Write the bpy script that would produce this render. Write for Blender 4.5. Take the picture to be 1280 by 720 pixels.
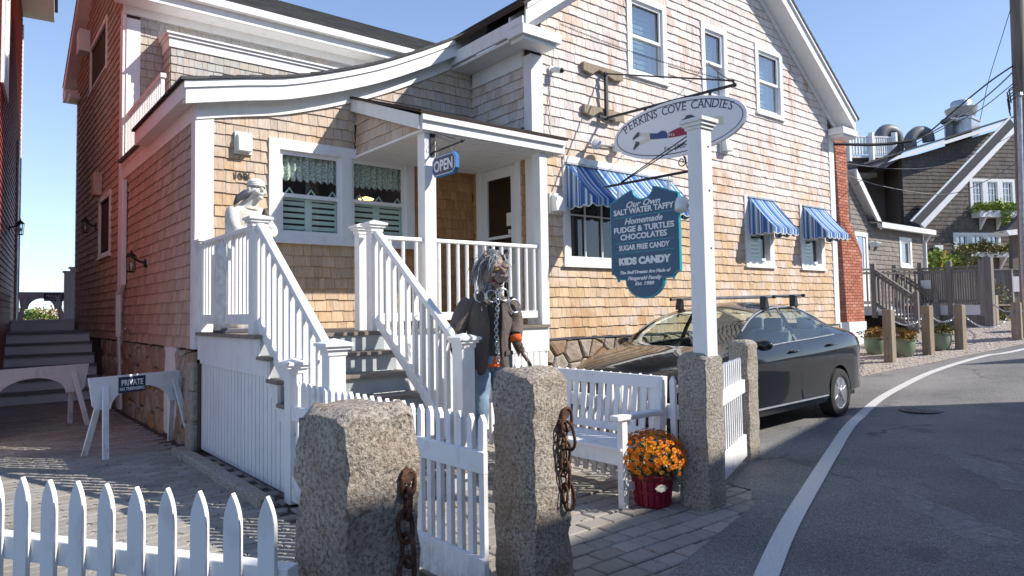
import bpy, bmesh, math, random
import numpy as np
from mathutils import Vector, Matrix
random.seed(7)
for o in list(bpy.data.objects): bpy.data.objects.remove(o)
S = bpy.context.scene
COL = S.collection
rad = math.radians
V = Vector

# ---------------------------------------------------------------- camera
EYE = V((0, 0, 1.46)); FPX = 861.3; PCX, PCY = 640.0, 346.66
CF = V((0.62703911, 0.77748674, 0.04833551)); CR = V((0.77878573, -0.62708168, -0.01616656)); CU = V((-0.01774103, -0.04778007, 0.99870032))
cd = bpy.data.cameras.new('camera'); cam = bpy.data.objects.new('camera', cd); COL.objects.link(cam)
cd.sensor_width = 36; cd.lens = 36 * FPX / 1280; cd.shift_y = (PCY - 360) / 1280; cd.clip_start = .05; cd.clip_end = 3000
cam.matrix_world = Matrix(((CR.x, CU.x, -CF.x, EYE.x), (CR.y, CU.y, -CF.y, EYE.y), (CR.z, CU.z, -CF.z, EYE.z), (0, 0, 0, 1)))
S.camera = cam

# ---------------------------------------------------------------- sky, sun, exposure
SUN = V((.65, -.76, 0)).normalized(); EL = rad(38)
W = bpy.data.worlds.new('World'); S.world = W; W.use_nodes = True
nt = W.node_tree; bg = nt.nodes['Background']
sky = nt.nodes.new('ShaderNodeTexSky'); sky.sky_type = 'NISHITA'; sky.sun_disc = False
sky.sun_elevation = EL; sky.sun_rotation = math.atan2(SUN.x, SUN.y); sky.air_density = 1.0; sky.dust_density = 0.0; sky.ozone_density = 3.5; sky.altitude = 1800
hs_ = nt.nodes.new('ShaderNodeHueSaturation'); hs_.inputs['Saturation'].default_value = .62; nt.links.new(sky.outputs[0], hs_.inputs['Color']); 
tc_ = nt.nodes.new('ShaderNodeTexCoord'); sx_ = nt.nodes.new('ShaderNodeSeparateXYZ'); nt.links.new(tc_.outputs['Generated'], sx_.inputs[0]); rp_ = nt.nodes.new('ShaderNodeValToRGB'); nt.links.new(sx_.outputs['Z'], rp_.inputs[0])
for el_, (p_, c_) in zip([rp_.color_ramp.elements[0], rp_.color_ramp.elements.new(.12), rp_.color_ramp.elements.new(.45), rp_.color_ramp.elements[-1]], ((0, (.36, .60, .92)), (.12, (.28, .52, .90)), (.45, (.11, .29, .70)), (1, (.06, .18, .52)))): el_.position = p_; el_.color = (*c_, 1)
sc_ = nt.nodes.new('ShaderNodeVectorMath'); sc_.operation = 'SCALE'; sc_.inputs['Scale'].default_value = 4.0; nt.links.new(rp_.outputs[0], sc_.inputs[0])
mx_ = nt.nodes.new('ShaderNodeMix'); mx_.data_type = 'RGBA'; mx_.inputs[0].default_value = .55; nt.links.new(hs_.outputs[0], mx_.inputs[6]); nt.links.new(sc_.outputs[0], mx_.inputs[7]); nt.links.new(mx_.outputs[2], bg.inputs[0]); bg.inputs[1].default_value = .148
sl = bpy.data.lights.new('sun', 'SUN'); sl.energy = 3.5; sl.angle = rad(.5); sl.color = (1, .945, .86)
so = bpy.data.objects.new('sun', sl); COL.objects.link(so)
sd = V((SUN.x * math.cos(EL), SUN.y * math.cos(EL), math.sin(EL)))
so.rotation_euler = sd.to_track_quat('Z', 'Y').to_euler(); so.location = (0, 0, 30)
S.view_settings.view_transform = 'Standard'; S.view_settings.look = 'None'; S.view_settings.gamma = 1
S.view_settings.exposure = 0.86
S.render.engine = 'CYCLES'

# ---------------------------------------------------------------- pixel to point helpers (used only to read positions off the photograph)
def ray(px, py): return CF + (px - PCX) / FPX * CR - (py - PCY) / FPX * CU
def at_z(px, py, z=0.): d = ray(px, py); return EYE + d * ((z - EYE.z) / d.z)
def at_x(px, py, x): d = ray(px, py); return EYE + d * (x / d.x)
def at_y(px, py, y): d = ray(px, py); return EYE + d * (y / d.y)
def at_p(px, py, p, n): d = ray(px, py); p = V(p); n = V(n); return EYE + d * ((p - EYE).dot(n) / d.dot(n))

def zg(x):
    "height of the ground: level by the shop, rising up the lane"
    t = min(max(x - 9.2, 0), 12.5)
    return .08 * (t - (1 - math.exp(-t * 1.2)) * .3) if t > 0 else 0.

# ---------------------------------------------------------------- mesh building
class MB:
    def __init__(s): s.v = []; s.f = []; s.r = []
    def add(s, vs, fs, r=None):
        n = len(s.v); s.v += [tuple(a) for a in vs]
        s.f += [tuple(i + n for i in f) for f in fs]
        if r is None: r = random.random()
        s.r += [r] * len(fs)
        return s
    def box(s, x0, x1, y0, y1, z0, z1, r=None):
        vs = [(x, y, z) for z in (z0, z1) for y in (y0, y1) for x in (x0, x1)]
        return s.add(vs, [(0, 2, 3, 1), (4, 5, 7, 6), (0, 1, 5, 4), (2, 6, 7, 3), (0, 4, 6, 2), (1, 3, 7, 5)], r)
    def obox(s, o, a, b, c, r=None):
        "box from corner o along vectors a, b, c"
        o, a, b, c = V(o), V(a), V(b), V(c)
        if a.cross(b).dot(c) < 0: a, b = b, a
        vs = [o, o + a, o + b, o + a + b, o + c, o + a + c, o + b + c, o + a + b + c]
        return s.add(vs, [(0, 2, 3, 1), (4, 5, 7, 6), (0, 1, 5, 4), (2, 6, 7, 3), (0, 4, 6, 2), (1, 3, 7, 5)], r)
    def beam(s, p, q, w, h, up=(0, 0, 1), r=None):
        "bar from p to q, w wide across, h thick along up"
        p, q = V(p), V(q); d = q - p; sd_ = d.cross(V(up)).normalized() * w; u = sd_.cross(d).normalized() * h
        return s.obox(p - sd_ / 2 - u / 2, d, sd_, u, r)
    def prism(s, pts, off, r=None):
        "closed polygon pts (3d, planar) swept by vector off"
        n = len(pts); off = V(off); P = [V(p) for p in pts]
        nn = V((0, 0, 0))
        for i in range(n): nn += P[i].cross(P[(i + 1) % n])
        if nn.dot(off) > 0: P = P[::-1]
        vs = P + [p + off for p in P]
        return s.add(vs, [tuple(range(n)), tuple(range(2 * n - 1, n - 1, -1))] + [(i, n + i, n + (i + 1) % n, (i + 1) % n) for i in range(n)], r)
    def tube(s, path, rr, n=8, cap=True, r=None):
        P = [V(p) for p in path]; R_ = rr if isinstance(rr, (list, tuple)) else [rr] * len(P)
        vs = []; fs = []; ref = None
        for i, p in enumerate(P):
            d = (P[min(i + 1, len(P) - 1)] - P[max(i - 1, 0)]).normalized()
            if ref is None: ref = d.orthogonal().normalized()
            ref = (ref - d * ref.dot(d)).normalized(); b = d.cross(ref)
            for k in range(n):
                a = 2 * math.pi * k / n; vs.append(p + (ref * math.cos(a) + b * math.sin(a)) * R_[i])
        for i in range(len(P) - 1):
            for k in range(n): fs.append((i * n + k, i * n + (k + 1) % n, (i + 1) * n + (k + 1) % n, (i + 1) * n + k))
        if cap: fs += [tuple(range(n - 1, -1, -1)), tuple(range((len(P) - 1) * n, len(P) * n))]
        return s.add(vs, fs, r)
    def lathe(s, prof, c=(0, 0, 0), n=16, axis=None, r=None):
        "profile [(radius, height)] turned about z (or about axis) through c"
        c = V(c); M = Matrix.Identity(3) if axis is None else V(axis).to_track_quat('Z', 'Y').to_matrix()
        vs = []; fs = []
        for (ra, h) in prof:
            for k in range(n):
                a = 2 * math.pi * k / n; vs.append(c + M @ V((ra * math.cos(a), ra * math.sin(a), h)))
        for i in range(len(prof) - 1):
            for k in range(n): fs.append((i * n + k, i * n + (k + 1) % n, (i + 1) * n + (k + 1) % n, (i + 1) * n + k))
        fs += [tuple(range(n - 1, -1, -1)), tuple(range((len(prof) - 1) * n, len(prof) * n))]
        return s.add(vs, fs, r)
    def ball(s, c, rx, ry=None, rz=None, n=10, m=7, r=None):
        ry = ry or rx; rz = rz or rx; c = V(c); prof = [(max(.001, math.sin(math.pi * i / m)), -math.cos(math.pi * i / m)) for i in range(m + 1)]
        vs = []; fs = []
        for (ra, h) in prof:
            for k in range(n):
                a = 2 * math.pi * k / n; vs.append((c.x + ra * math.cos(a) * rx, c.y + ra * math.sin(a) * ry, c.z + h * rz))
        for i in range(m):
            for k in range(n): fs.append((i * n + k, i * n + (k + 1) % n, (i + 1) * n + (k + 1) % n, (i + 1) * n + k))
        return s.add(vs, fs, r)
    def mesh(s, name, mat, smooth=False):
        me = bpy.data.meshes.new(name); me.from_pydata(s.v, [], s.f); 
        a = me.attributes.new('rnd', 'FLOAT', 'FACE'); a.data.foreach_set('value', s.r)
        me.materials.append(mat)
        if smooth: me.polygons.foreach_set('use_smooth', [True] * len(me.polygons))
        me.update(); return me

def link(name, data, parent=None, mw=None):
    o = bpy.data.objects.new(name, data); COL.objects.link(o)
    if parent is not None:
        o.parent = parent; o.matrix_parent_inverse = WM(parent).inverted()
    return o
_wm = {}
def WM(o): return _wm.get(o.name, Matrix.Identity(4))
def obj(name, mb, mat, parent=None, smooth=False, bevel=0, stuff=False, label=None, sharp=None):
    o = link(name, mb.mesh(name, mat, smooth), parent)
    if smooth and sharp:
        o.data.set_sharp_from_angle(angle=rad(sharp))
    if bevel:
        m = o.modifiers.new('bevel', 'BEVEL'); m.width = bevel; m.segments = 2; m.limit_method = 'ANGLE'; m.angle_limit = rad(40)
    if stuff: o['kind'] = 'stuff'
    if label: o['label'] = label
    return o
def tag(o, label, cat, group=None):
    o['label'] = label; o['category'] = cat
    if group: o['group'] = group
    return o
def thing(name, label, cat, loc=(0, 0, 0), group=None):
    o = bpy.data.objects.new(name, None); COL.objects.link(o); o.location = loc; o.empty_display_size = .2
    _wm[o.name] = Matrix.Translation(V(loc)); return tag(o, label, cat, group)
def struct(name, mb, mat, smooth=False):
    o = obj(name, mb, mat, None, smooth); o['kind'] = 'structure'; return o
def kids(o): return [c for c in COL.objects if c.parent == o]
def dup(o, M, label=None, group=None):
    "copy of a thing with its parts and sub-parts, moved by matrix M"
    r = o.copy(); COL.objects.link(r); r.matrix_world = M @ WM(o) if o.name in _wm else M
    if label: r['label'] = label
    if group: r['group'] = group
    if o.name in _wm: _wm[r.name] = M @ WM(o)
    for ch in kids(o):
        c = ch.copy(); COL.objects.link(c); c.parent = r
        for g in kids(ch):
            d = g.copy(); COL.objects.link(d); d.parent = c
    return r
def grp(parent, name, loc=None):
    "an Empty part that carries sub-parts"
    o = bpy.data.objects.new(name, None); COL.objects.link(o); o.empty_display_size = .1
    o.parent = parent; o.matrix_parent_inverse = WM(parent).inverted(); return o
def text_mb(txt, size, depth=.002, shear=0, bold=0, space=1.0, align='CENTER'):
    "lettering as flat raised glyphs in the xy plane, z up out of the face"
    c = bpy.data.curves.new('t', 'FONT'); c.body = txt; c.size = size; c.shear = shear; c.offset = bold; c.space_character = space
    c.align_x = align; c.extrude = depth / 2; c.resolution_u = 3
    o = bpy.data.objects.new('t', c); COL.objects.link(o)
    me = bpy.data.meshes.new_from_object(o.evaluated_get(bpy.context.evaluated_depsgraph_get()))
    mb = MB(); mb.add([tuple(v.co) for v in me.vertices], [tuple(p.vertices) for p in me.polygons])
    bpy.data.objects.remove(o); bpy.data.curves.remove(c); bpy.data.meshes.remove(me); return mb
def place(mb, o, u, v, n):
    "map local (x, y, z) to o + x u + y v + z n"
    o, u, v, n = V(o), V(u), V(v), V(n)
    mb.v = [tuple(o + u * a + v * b + n * c) for (a, b, c) in mb.v]; return mb
def merge(*ms):
    out = MB()
    for m in ms: out.v, out.f, out.r = out.v + m.v, out.f + [tuple(i + len(out.v) for i in f) for f in m.f], out.r + m.r
    return out

# ---------------------------------------------------------------- materials
def mat(name, col=(.8, .8, .8), rough=.6, metal=0, spec=None, coat=0):
    m = bpy.data.materials.new(name); m.use_nodes = True; b = m.node_tree.nodes['Principled BSDF']
    b.inputs['Base Color'].default_value = (*col, 1); b.inputs['Roughness'].default_value = rough; b.inputs['Metallic'].default_value = metal
    if spec is not None: b.inputs['Specular IOR Level'].default_value = spec
    if coat: b.inputs['Coat Weight'].default_value = coat; b.inputs['Coat Roughness'].default_value = .03
    return m
class N:
    "small node-tree helper"
    def __init__(s, m): s.m = m; s.t = m.node_tree; s.b = s.t.nodes['Principled BSDF']
    def n(s, ty, **k):
        x = s.t.nodes.new('ShaderNode' + ty)
        for a, b in k.items(): setattr(x, a, b)
        return x
    def l(s, a, b): s.t.links.new(a, b)
    def pos(s, sc=(1, 1, 1), local=False):
        g = s.n('TexCoord').outputs['Object'] if local else s.n('NewGeometry').outputs['Position']
        m = s.n('Mapping'); m.inputs['Scale'].default_value = sc; s.l(g, m.inputs['Vector']); return m.outputs[0]
    def noise(s, scale, det=4, sc=(1, 1, 1), local=False, rough=.55):
        x = s.n('TexNoise'); x.inputs['Scale'].default_value = scale; x.inputs['Detail'].default_value = det; x.inputs['Roughness'].default_value = rough
        s.l(s.pos(sc, local), x.inputs['Vector']); return x.outputs['Fac']
    def ramp(s, fac, *st):
        x = s.n('ValToRGB'); e = x.color_ramp.elements
        while len(e) < len(st): e.new(.5)
        for el, (p, c) in zip(e, st): el.position = p; el.color = (*c, 1) if len(c) == 3 else c
        s.l(fac, x.inputs[0]); return x.outputs[0]
    def mix(s, fac, a, b, ty='MIX'):
        x = s.n('Mix', data_type='RGBA', blend_type=ty)
        for i, v in ((0, fac), (6, a), (7, b)):
            if hasattr(v, 'links'): s.l(v, x.inputs[i])
            elif isinstance(v, tuple): x.inputs[i].default_value = (*v, 1)
            else: x.inputs[i].default_value = v
        return x.outputs[2]
    def math(s, op, a, b=0., c=0.):
        x = s.n('Math', operation=op)
        for i, v in enumerate((a, b, c)):
            if hasattr(v, 'links'): s.l(v, x.inputs[i])
            else: x.inputs[i].default_value = v
        return x.outputs[0]
    def rnd(s):
        a = s.n('Attribute', attribute_name='rnd').outputs['Fac']; b = s.n('ObjectInfo').outputs['Random']
        return s.math('FRACT', s.math('ADD', a, b))
    def bump(s, h, st=.3, dist=.01):
        x = s.n('Bump'); x.inputs['Strength'].default_value = st; x.inputs['Distance'].default_value = dist
        s.l(h, x.inputs['Height']); s.l(x.outputs[0], s.b.inputs['Normal'])
    def col(s, c): s.l(c, s.b.inputs['Base Color'])
    def rough(s, c): s.l(c, s.b.inputs['Roughness'])
    def val(s, p, c=.5): return s.math('MAP_RANGE', p) 

def m_shingle(name, c1, c2, c3, grey, gfac, stain=(.42, .19, .07), sfac=.35, zlo=2., zhi=5.):
    "cedar shingles: tone per piece, vertical grain, greyer where weather reaches, orange tannin runs"
    m = mat(name, rough=.85, spec=.2); k = N(m)
    r = k.rnd()
    base = k.ramp(r, (0, c1), (.35, c2), (.7, c3), (1, c1))
    # weathering
    sep = k.n('SeparateXYZ'); k.l(k.n('NewGeometry').outputs['Position'], sep.inputs[0])
    hz = k.n('MapRange'); k.l(sep.outputs['Z'], hz.inputs[0]); hz.inputs[1].default_value = zlo; hz.inputs[2].default_value = zhi
    w = k.math('ADD', k.math('MULTIPLY', hz.outputs[0], .75), k.math('MULTIPLY', k.math('SUBTRACT', k.noise(1.6, 3), .45), 1.6))
    w = k.math('ADD', w, k.math('MULTIPLY', k.math('SUBTRACT', r, .5), .5))
    w = k.math('MULTIPLY', w, gfac); wc = k.n('Clamp'); k.l(w, wc.inputs[0])
    g = k.ramp(k.math('FRACT', k.math('MULTIPLY', r, 7.3)), (0, grey), (.5, tuple(a * 1.12 for a in grey)), (1, tuple(a * .82 for a in grey)))
    c = k.mix(wc.outputs[0], base, g)
    # tannin stains
    st = k.ramp(k.noise(2.2, 5, (1, 1, .35)), (.5, (0, 0, 0)), (.68, (1, 1, 1)))
    st2 = k.ramp(k.noise(11, 3, (1, 1, .25)), (.42, (0, 0, 0)), (.6, (1, 1, 1)))
    c = k.mix(k.math('MULTIPLY', k.math('MULTIPLY', st, st2), sfac), c, stain)
    gr = k.noise(70, 3, (1, 1, .07)); c = k.mix(.5, c, k.ramp(gr, (.3, (.62, .6, .58)), (.65, (1.12, 1.12, 1.12))), 'MULTIPLY')
    bl = k.ramp(k.noise(5, 4, (1.3, 1.3, .5)), (.6, (1, 1, 1)), (.78, (.55, .53, .52))); c = k.mix(.55, c, bl, 'MULTIPLY')
    k.col(c); k.bump(gr, .5, .01); return m
M = {}
M['sh_main'] = m_shingle('shingle_sunny', (.58, .40, .24), (.68, .51, .35), (.50, .34, .20), (.69, .63, .60), 1.35, sfac=.75, zlo=1.9, zhi=4.8)
M['sh_wing'] = m_shingle('shingle_wing', (.57, .40, .25), (.66, .49, .33), (.50, .34, .20), (.56, .51, .47), .85, sfac=.5, zlo=2.4, zhi=4.4)
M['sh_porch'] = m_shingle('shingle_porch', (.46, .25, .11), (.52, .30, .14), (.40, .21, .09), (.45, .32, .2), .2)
M['sh_side'] = m_shingle('shingle_side', (.50, .38, .30), (.58, .46, .37), (.43, .32, .25), (.42, .38, .35), .9, sfac=.3, zlo=2, zhi=9)
M['sh_tall'] = m_shingle('shingle_tall', (.50, .42, .32), (.58, .50, .42), (.44, .38, .30), (.45, .45, .44), 1.2, sfac=.2, zlo=3, zhi=7)
M['sh_dark'] = m_shingle('shingle_dark', (.12, .095, .08), (.17, .14, .12), (.085, .068, .06), (.20, .19, .18), .5, sfac=.1)
M['sh_grey'] = m_shingle('shingle_grey', (.22, .18, .15), (.28, .24, .21), (.17, .14, .12), (.27, .26, .25), .9, sfac=.3)
M['underlay'] = mat('wall_underlay', (.06, .04, .03), .9)
m = mat('white_paint', (.80, .80, .80), .45); k = N(m); c = k.mix(k.ramp(k.noise(7, 6, (1, 1, .4), rough=.7), (.50, (0, 0, 0)), (.78, (.7, .7, .7))), (.81, .81, .80), (.62, .60, .56))
k.col(c); k.bump(k.noise(40, 3, (1, 1, .3)), .06, .003); M['white'] = m
m = mat('worn_white', (.75, .74, .72), .6); k = N(m)
dirt = k.ramp(k.noise(9, 6, (1, 1, .6)), (.52, (0, 0, 0)), (.7, (1, 1, 1)))
sz = k.n('SeparateXYZ'); k.l(k.n('NewGeometry').outputs['Position'], sz.inputs[0]); lowz = k.ramp(sz.outputs['Z'], (.02, (1, 1, 1)), (.30, (0, 0, 0))); cc = k.mix(k.math('MULTIPLY', dirt, .45), (.80, .79, .79), (.50, .46, .42)); spk = k.ramp(k.noise(26, 6, (1, 1, .35), rough=.8), (.42, (0, 0, 0)), (.62, (1, 1, 1))); cc = k.mix(k.math('MULTIPLY', k.math('MULTIPLY', lowz, spk), .75), cc, (.34, .31, .25)); k.col(cc); k.bump(k.noise(50, 3, (1, 1, .15)), .12, .003); M['fence'] = m
m = mat('vinyl_white', (.83, .83, .83), .35); M['vinyl'] = m
M['offwhite'] = mat('offwhite_plastic', (.74, .76, .74), .4)
M['black'] = mat('black_iron', (.02, .02, .022), .45, .3)
M['iron'] = mat('dark_iron', (.05, .05, .055), .5, .6)
m = mat('rusty_iron', (.12, .06, .04), .8, .3); k = N(m)
k.col(k.ramp(k.noise(45, 5), (.3, (.035, .022, .018)), (.55, (.11, .05, .03)), (.75, (.22, .10, .05)))); k.bump(k.noise(90, 4), .5, .003); M['rust'] = m
m = mat('galvanised', (.5, .5, .52), .4, .8); k = N(m); k.col(k.ramp(k.noise(12, 4), (.3, (.38, .39, .41)), (.7, (.60, .61, .63)))); M['galv'] = m
def m_granite(name, lo, mid, hi, tint):
    m = mat(name, rough=.9, spec=.25); k = N(m)
    a = k.ramp(k.noise(58, 5, rough=.75), (.36, lo), (.46, mid), (.54, hi), (.68, tuple(x * 1.2 for x in hi)))
    sp = k.ramp(k.noise(85, 3), (.60, (0, 0, 0)), (.68, (1, 1, 1))); a = k.mix(k.math('MULTIPLY', sp, .6), a, (.07, .06, .055))
    t = k.ramp(k.noise(4, 5), (.45, (0, 0, 0)), (.7, (1, 1, 1))); a = k.mix(k.math('MULTIPLY', t, .55), a, tint)
    li = k.ramp(k.noise(13, 5, rough=.7), (.60, (0, 0, 0)), (.68, (1, 1, 1))); a = k.mix(k.math('MULTIPLY', li, .35), a, (.42, .45, .36))
    k.col(a); h = k.math('ADD', k.noise(30, 6, rough=.7), k.math('MULTIPLY', k.noise(80, 4, rough=.7), .7)); k.bump(h, 1., .022); return m
M['granite'] = m_granite('granite', (.16, .14, .12), (.38, .34, .29), (.52, .48, .42), (.36, .27, .19))
M['granite2'] = m_granite('granite_rosy', (.15, .115, .095), (.37, .31, .26), (.53, .47, .40), (.32, .22, .15))
m = mat('field_stone', rough=.9, spec=.2); k = N(m)
k.col(k.mix(k.ramp(k.noise(14, 6), (.35, (.0, .0, .0)), (.7, (.7, .7, .7))), k.ramp(k.rnd(), (0, (.36, .30, .25)), (.3, (.44, .40, .36)), (.55, (.36, .22, .12)), (.75, (.30, .25, .21)), (1, (.48, .42, .34))), (.22, .16, .11)))
k.bump(k.noise(18, 6), .8, .02); M['stone'] = m
M['mortar'] = mat('mortar', (.10, .085, .07), .95)
m = mat('paver', rough=.92, spec=.2); k = N(m)
a = k.ramp(k.rnd(), (0, (.30, .27, .23)), (.4, (.39, .355, .31)), (.75, (.33, .31, .28)), (1, (.26, .235, .205)))
a = k.mix(.5, a, k.ramp(k.noise(75, 4, rough=.75), (.35, (.6, .6, .6)), (.65, (1.3, 1.3, 1.3))), 'MULTIPLY')
a = k.mix(k.math('MULTIPLY', k.ramp(k.noise(1.3, 5), (.42, (0, 0, 0)), (.7, (1, 1, 1))), .5), a, (.17, .145, .12))
k.col(a); k.bump(k.noise(150, 4), .5, .004); M['paver'] = m
m = mat('joint_sand', (.07, .06, .05), .95); k = N(m); k.col(k.ramp(k.noise(3, 5), (.4, (.065, .055, .045)), (.65, (.07, .075, .04)))); M['joint'] = m
m = mat('asphalt', rough=.9, spec=.3); k = N(m)
a = k.ramp(k.noise(95, 4, rough=.8), (.34, (.10, .098, .098)), (.5, (.20, .197, .195)), (.64, (.42, .41, .40)))
big = k.ramp(k.noise(.7, 6), (.35, (.78, .78, .79)), (.65, (1.15, 1.14, 1.12))); a = k.mix(1., a, big, 'MULTIPLY')
cr = k.n('TexVoronoi', feature='DISTANCE_TO_EDGE'); cr.inputs['Scale'].default_value = .55
nz = k.n('TexNoise'); nz.inputs['Scale'].default_value = 3; nz.inputs['Detail'].default_value = 5; k.l(k.n('NewGeometry').outputs['Position'], nz.inputs['Vector'])
mv = k.n('MixRGB'); mv.inputs[0].default_value = .25; k.l(k.n('NewGeometry').outputs['Position'], mv.inputs[1]); k.l(nz.outputs['Color'], mv.inputs[2]); k.l(mv.outputs[0], cr.inputs['Vector'])
ck = k.ramp(cr.outputs[0], (.0, (1, 1, 1)), (.006, (0, 0, 0))); gate = k.ramp(k.noise(.4, 2), (.46, (0, 0, 0)), (.54, (1, 1, 1)))
a = k.mix(k.math('MULTIPLY', k.math('MULTIPLY', ck, gate), .8), a, (.03, .03, .03)); oil = k.ramp(k.noise(1.9, 4), (.60, (0, 0, 0)), (.72, (1, 1, 1))); a = k.mix(k.math('MULTIPLY', oil, .4), a, (.07, .068, .065))
k.col(a); k.bump(k.noise(95, 5, rough=.8), .9, .012); M['asphalt'] = m
m = mat('road_paint', rough=.7); k = N(m)
wr = k.ramp(k.noise(60, 6, rough=.75), (.40, (0, 0, 0)), (.60, (1, 1, 1)))
k.col(k.mix(k.math('MULTIPLY', wr, .35), (.66, .66, .64), (.30, .30, .29))); M['line'] = m
m = mat('old_patch', rough=.9); k = N(m); k.l(k.ramp(k.noise(9, 6, rough=.8), (.36, (.1, .1, .1)), (.72, (.75, .75, .75))), k.b.inputs['Alpha'])
k.col(k.ramp(k.noise(260, 3, rough=.7), (.33, (.26, .255, .25)), (.6, (.50, .485, .475)))); k.bump(k.noise(260, 4), .6, .006); M['scuff'] = m
m = mat('gravel', rough=.95); k = N(m)
vo = k.n('TexVoronoi'); vo.inputs['Scale'].default_value = 26; k.l(k.pos(), vo.inputs['Vector'])
a = k.ramp(k.math('FRACT', k.math('MULTIPLY', vo.outputs['Color'], 1.0)), (0, (.30, .26, .22)), (.5, (.46, .41, .36)), (1, (.58, .53, .48)))
k.col(k.mix(.6, a, k.ramp(vo.outputs['Distance'], (.1, (1, 1, 1)), (.7, (.45, .4, .38))), 'MULTIPLY')); k.bump(vo.outputs['Distance'], -1., .03); M['gravel'] = m
M['pebble'] = mat('pebble', rough=.9); k = N(M['pebble']); k.col(k.ramp(k.rnd(), (0, (.34, .29, .25)), (.5, (.52, .46, .41)), (1, (.66, .61, .56))))
m = mat('soil', (.16, .14, .10), .95); k = N(m); k.col(k.ramp(k.noise(2, 6), (.35, (.10, .11, .05)), (.65, (.22, .19, .13)))); M['soil'] = m
m = mat('roof_shingle', rough=.9, spec=.2); k = N(m)
a = k.ramp(k.rnd(), (0, (.055, .055, .058)), (.5, (.10, .10, .103)), (1, (.075, .073, .072)))
k.col(k.mix(.6, a, k.ramp(k.noise(120, 3), (.3, (.6, .6, .6)), (.7, (1.4, 1.4, 1.4))), 'MULTIPLY')); k.bump(k.noise(120, 3), .5, .005); M['roof'] = m
m = mat('brick', rough=.9, spec=.2); k = N(m)
k.col(k.mix(.4, k.ramp(k.rnd(), (0, (.40, .14, .09)), (.4, (.50, .20, .13)), (.8, (.34, .12, .08)), (1, (.55, .27, .19))), k.ramp(k.noise(60, 4), (.3, (.7, .7, .7)), (.7, (1.3, 1.3, 1.3))), 'MULTIPLY')); M['brick'] = m
m = mat('weathered_wood', rough=.85, spec=.2); k = N(m)
a = k.ramp(k.rnd(), (0, (.30, .24, .18)), (1, (.38, .32, .25))); gr = k.noise(45, 5, (1, 1, .06))
k.col(k.mix(.7, a, k.ramp(gr, (.3, (.6, .6, .6)), (.7, (1.2, 1.2, 1.2))), 'MULTIPLY')); k.bump(gr, .4, .006); M['wood'] = m
m = mat('grey_board', rough=.85, spec=.2); k = N(m)
a = k.ramp(k.rnd(), (0, (.20, .18, .165)), (1, (.29, .265, .25))); gr = k.noise(35, 5, (1, 1, .05))
k.col(k.mix(.7, a, k.ramp(gr, (.3, (.6, .6, .6)), (.7, (1.2, 1.2, 1.2))), 'MULTIPLY')); M['board'] = m
m = mat('pole_wood', rough=.9); k = N(m); gr = k.noise(16, 5, (1, 1, .04)); k.col(k.ramp(gr, (.3, (.10, .08, .065)), (.7, (.27, .23, .19)))); k.bump(gr, .5, .01); M['pole'] = m
m = mat('tread_wood', rough=.8); k = N(m); gr = k.noise(22, 5, (.12, 1, 1)); k.col(k.ramp(gr, (.3, (.16, .13, .105)), (.7, (.30, .25, .21)))); k.bump(gr, .3, .004); M['tread'] = m
m = mat('grey_riser', rough=.7); k = N(m); k.col(k.ramp(k.noise(5, 5), (.35, (.36, .39, .40)), (.7, (.48, .51, .52)))); M['riser'] = m
m = mat('red_siding', rough=.55); k = N(m); k.col(k.ramp(k.rnd(), (0, (.33, .060, .042)), (1, (.38, .085, .06)))); M['red'] = m
# glass: a clear pane that mirrors more at grazing angles
def m_glass(name, tint, base=.08, rough=.01):
    m = bpy.data.materials.new(name); m.use_nodes = True; t = m.node_tree; t.nodes.remove(t.nodes['Principled BSDF'])
    out = t.nodes['Material Output']; tr = t.nodes.new('ShaderNodeBsdfTransparent'); tr.inputs[0].default_value = (*tint, 1)
    gl = t.nodes.new('ShaderNodeBsdfGlossy'); gl.inputs['Roughness'].default_value = rough; gl.inputs['Color'].default_value = (1, 1, 1, 1)
    lw = t.nodes.new('ShaderNodeLayerWeight'); lw.inputs['Blend'].default_value = .5; pw_ = t.nodes.new('ShaderNodeMath'); pw_.operation = 'POWER'; pw_.inputs[1].default_value = 4.0; t.links.new(lw.outputs['Facing'], pw_.inputs[0]); fr = t.nodes.new('ShaderNodeMath'); fr.operation = 'MULTIPLY_ADD'; fr.inputs[1].default_value = .9; fr.inputs[2].default_value = .05; t.links.new(pw_.outputs[0], fr.inputs[0])
    ad = t.nodes.new('ShaderNodeMath'); ad.operation = 'ADD'; ad.use_clamp = True; ad.inputs[1].default_value = base; t.links.new(fr.outputs[0], ad.inputs[0])
    mx = t.nodes.new('ShaderNodeMixShader'); t.links.new(ad.outputs[0], mx.inputs[0]); t.links.new(tr.outputs[0], mx.inputs[1]); t.links.new(gl.outputs[0], mx.inputs[2]); t.links.new(mx.outputs[0], out.inputs[0]); return m
M['glass'] = m_glass('window_glass', (.93, .97, .96), .03); M['carglass'] = m_glass('car_glass', (.86, .95, .90), .0)
M['upglass'] = m_glass('upper_window_glass', (.55, .65, .72), .30)
M['pane_reflection'] = mat('pane_reflection_blue', (.30, .34, .42), .9)  # backing colour imitates the pale bluish reflection in the dark house's upper panes
M['dark'] = mat('room_dark', (.035, .03, .03), .9)
M['room'] = mat('room_wall', (.16, .10, .07), .9)
M['lace'] = mat('lace', rough=.9); k = N(M['lace'])
v = k.n('TexVoronoi'); v.inputs['Scale'].default_value = 60; k.l(k.pos(), v.inputs['Vector']); k.col(k.ramp(v.outputs['Distance'], (.3, (.78, .86, .78)), (.6, (.30, .36, .31))))
M['shutter'] = mat('mint_shutter', (.60, .76, .69), .5)
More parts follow.
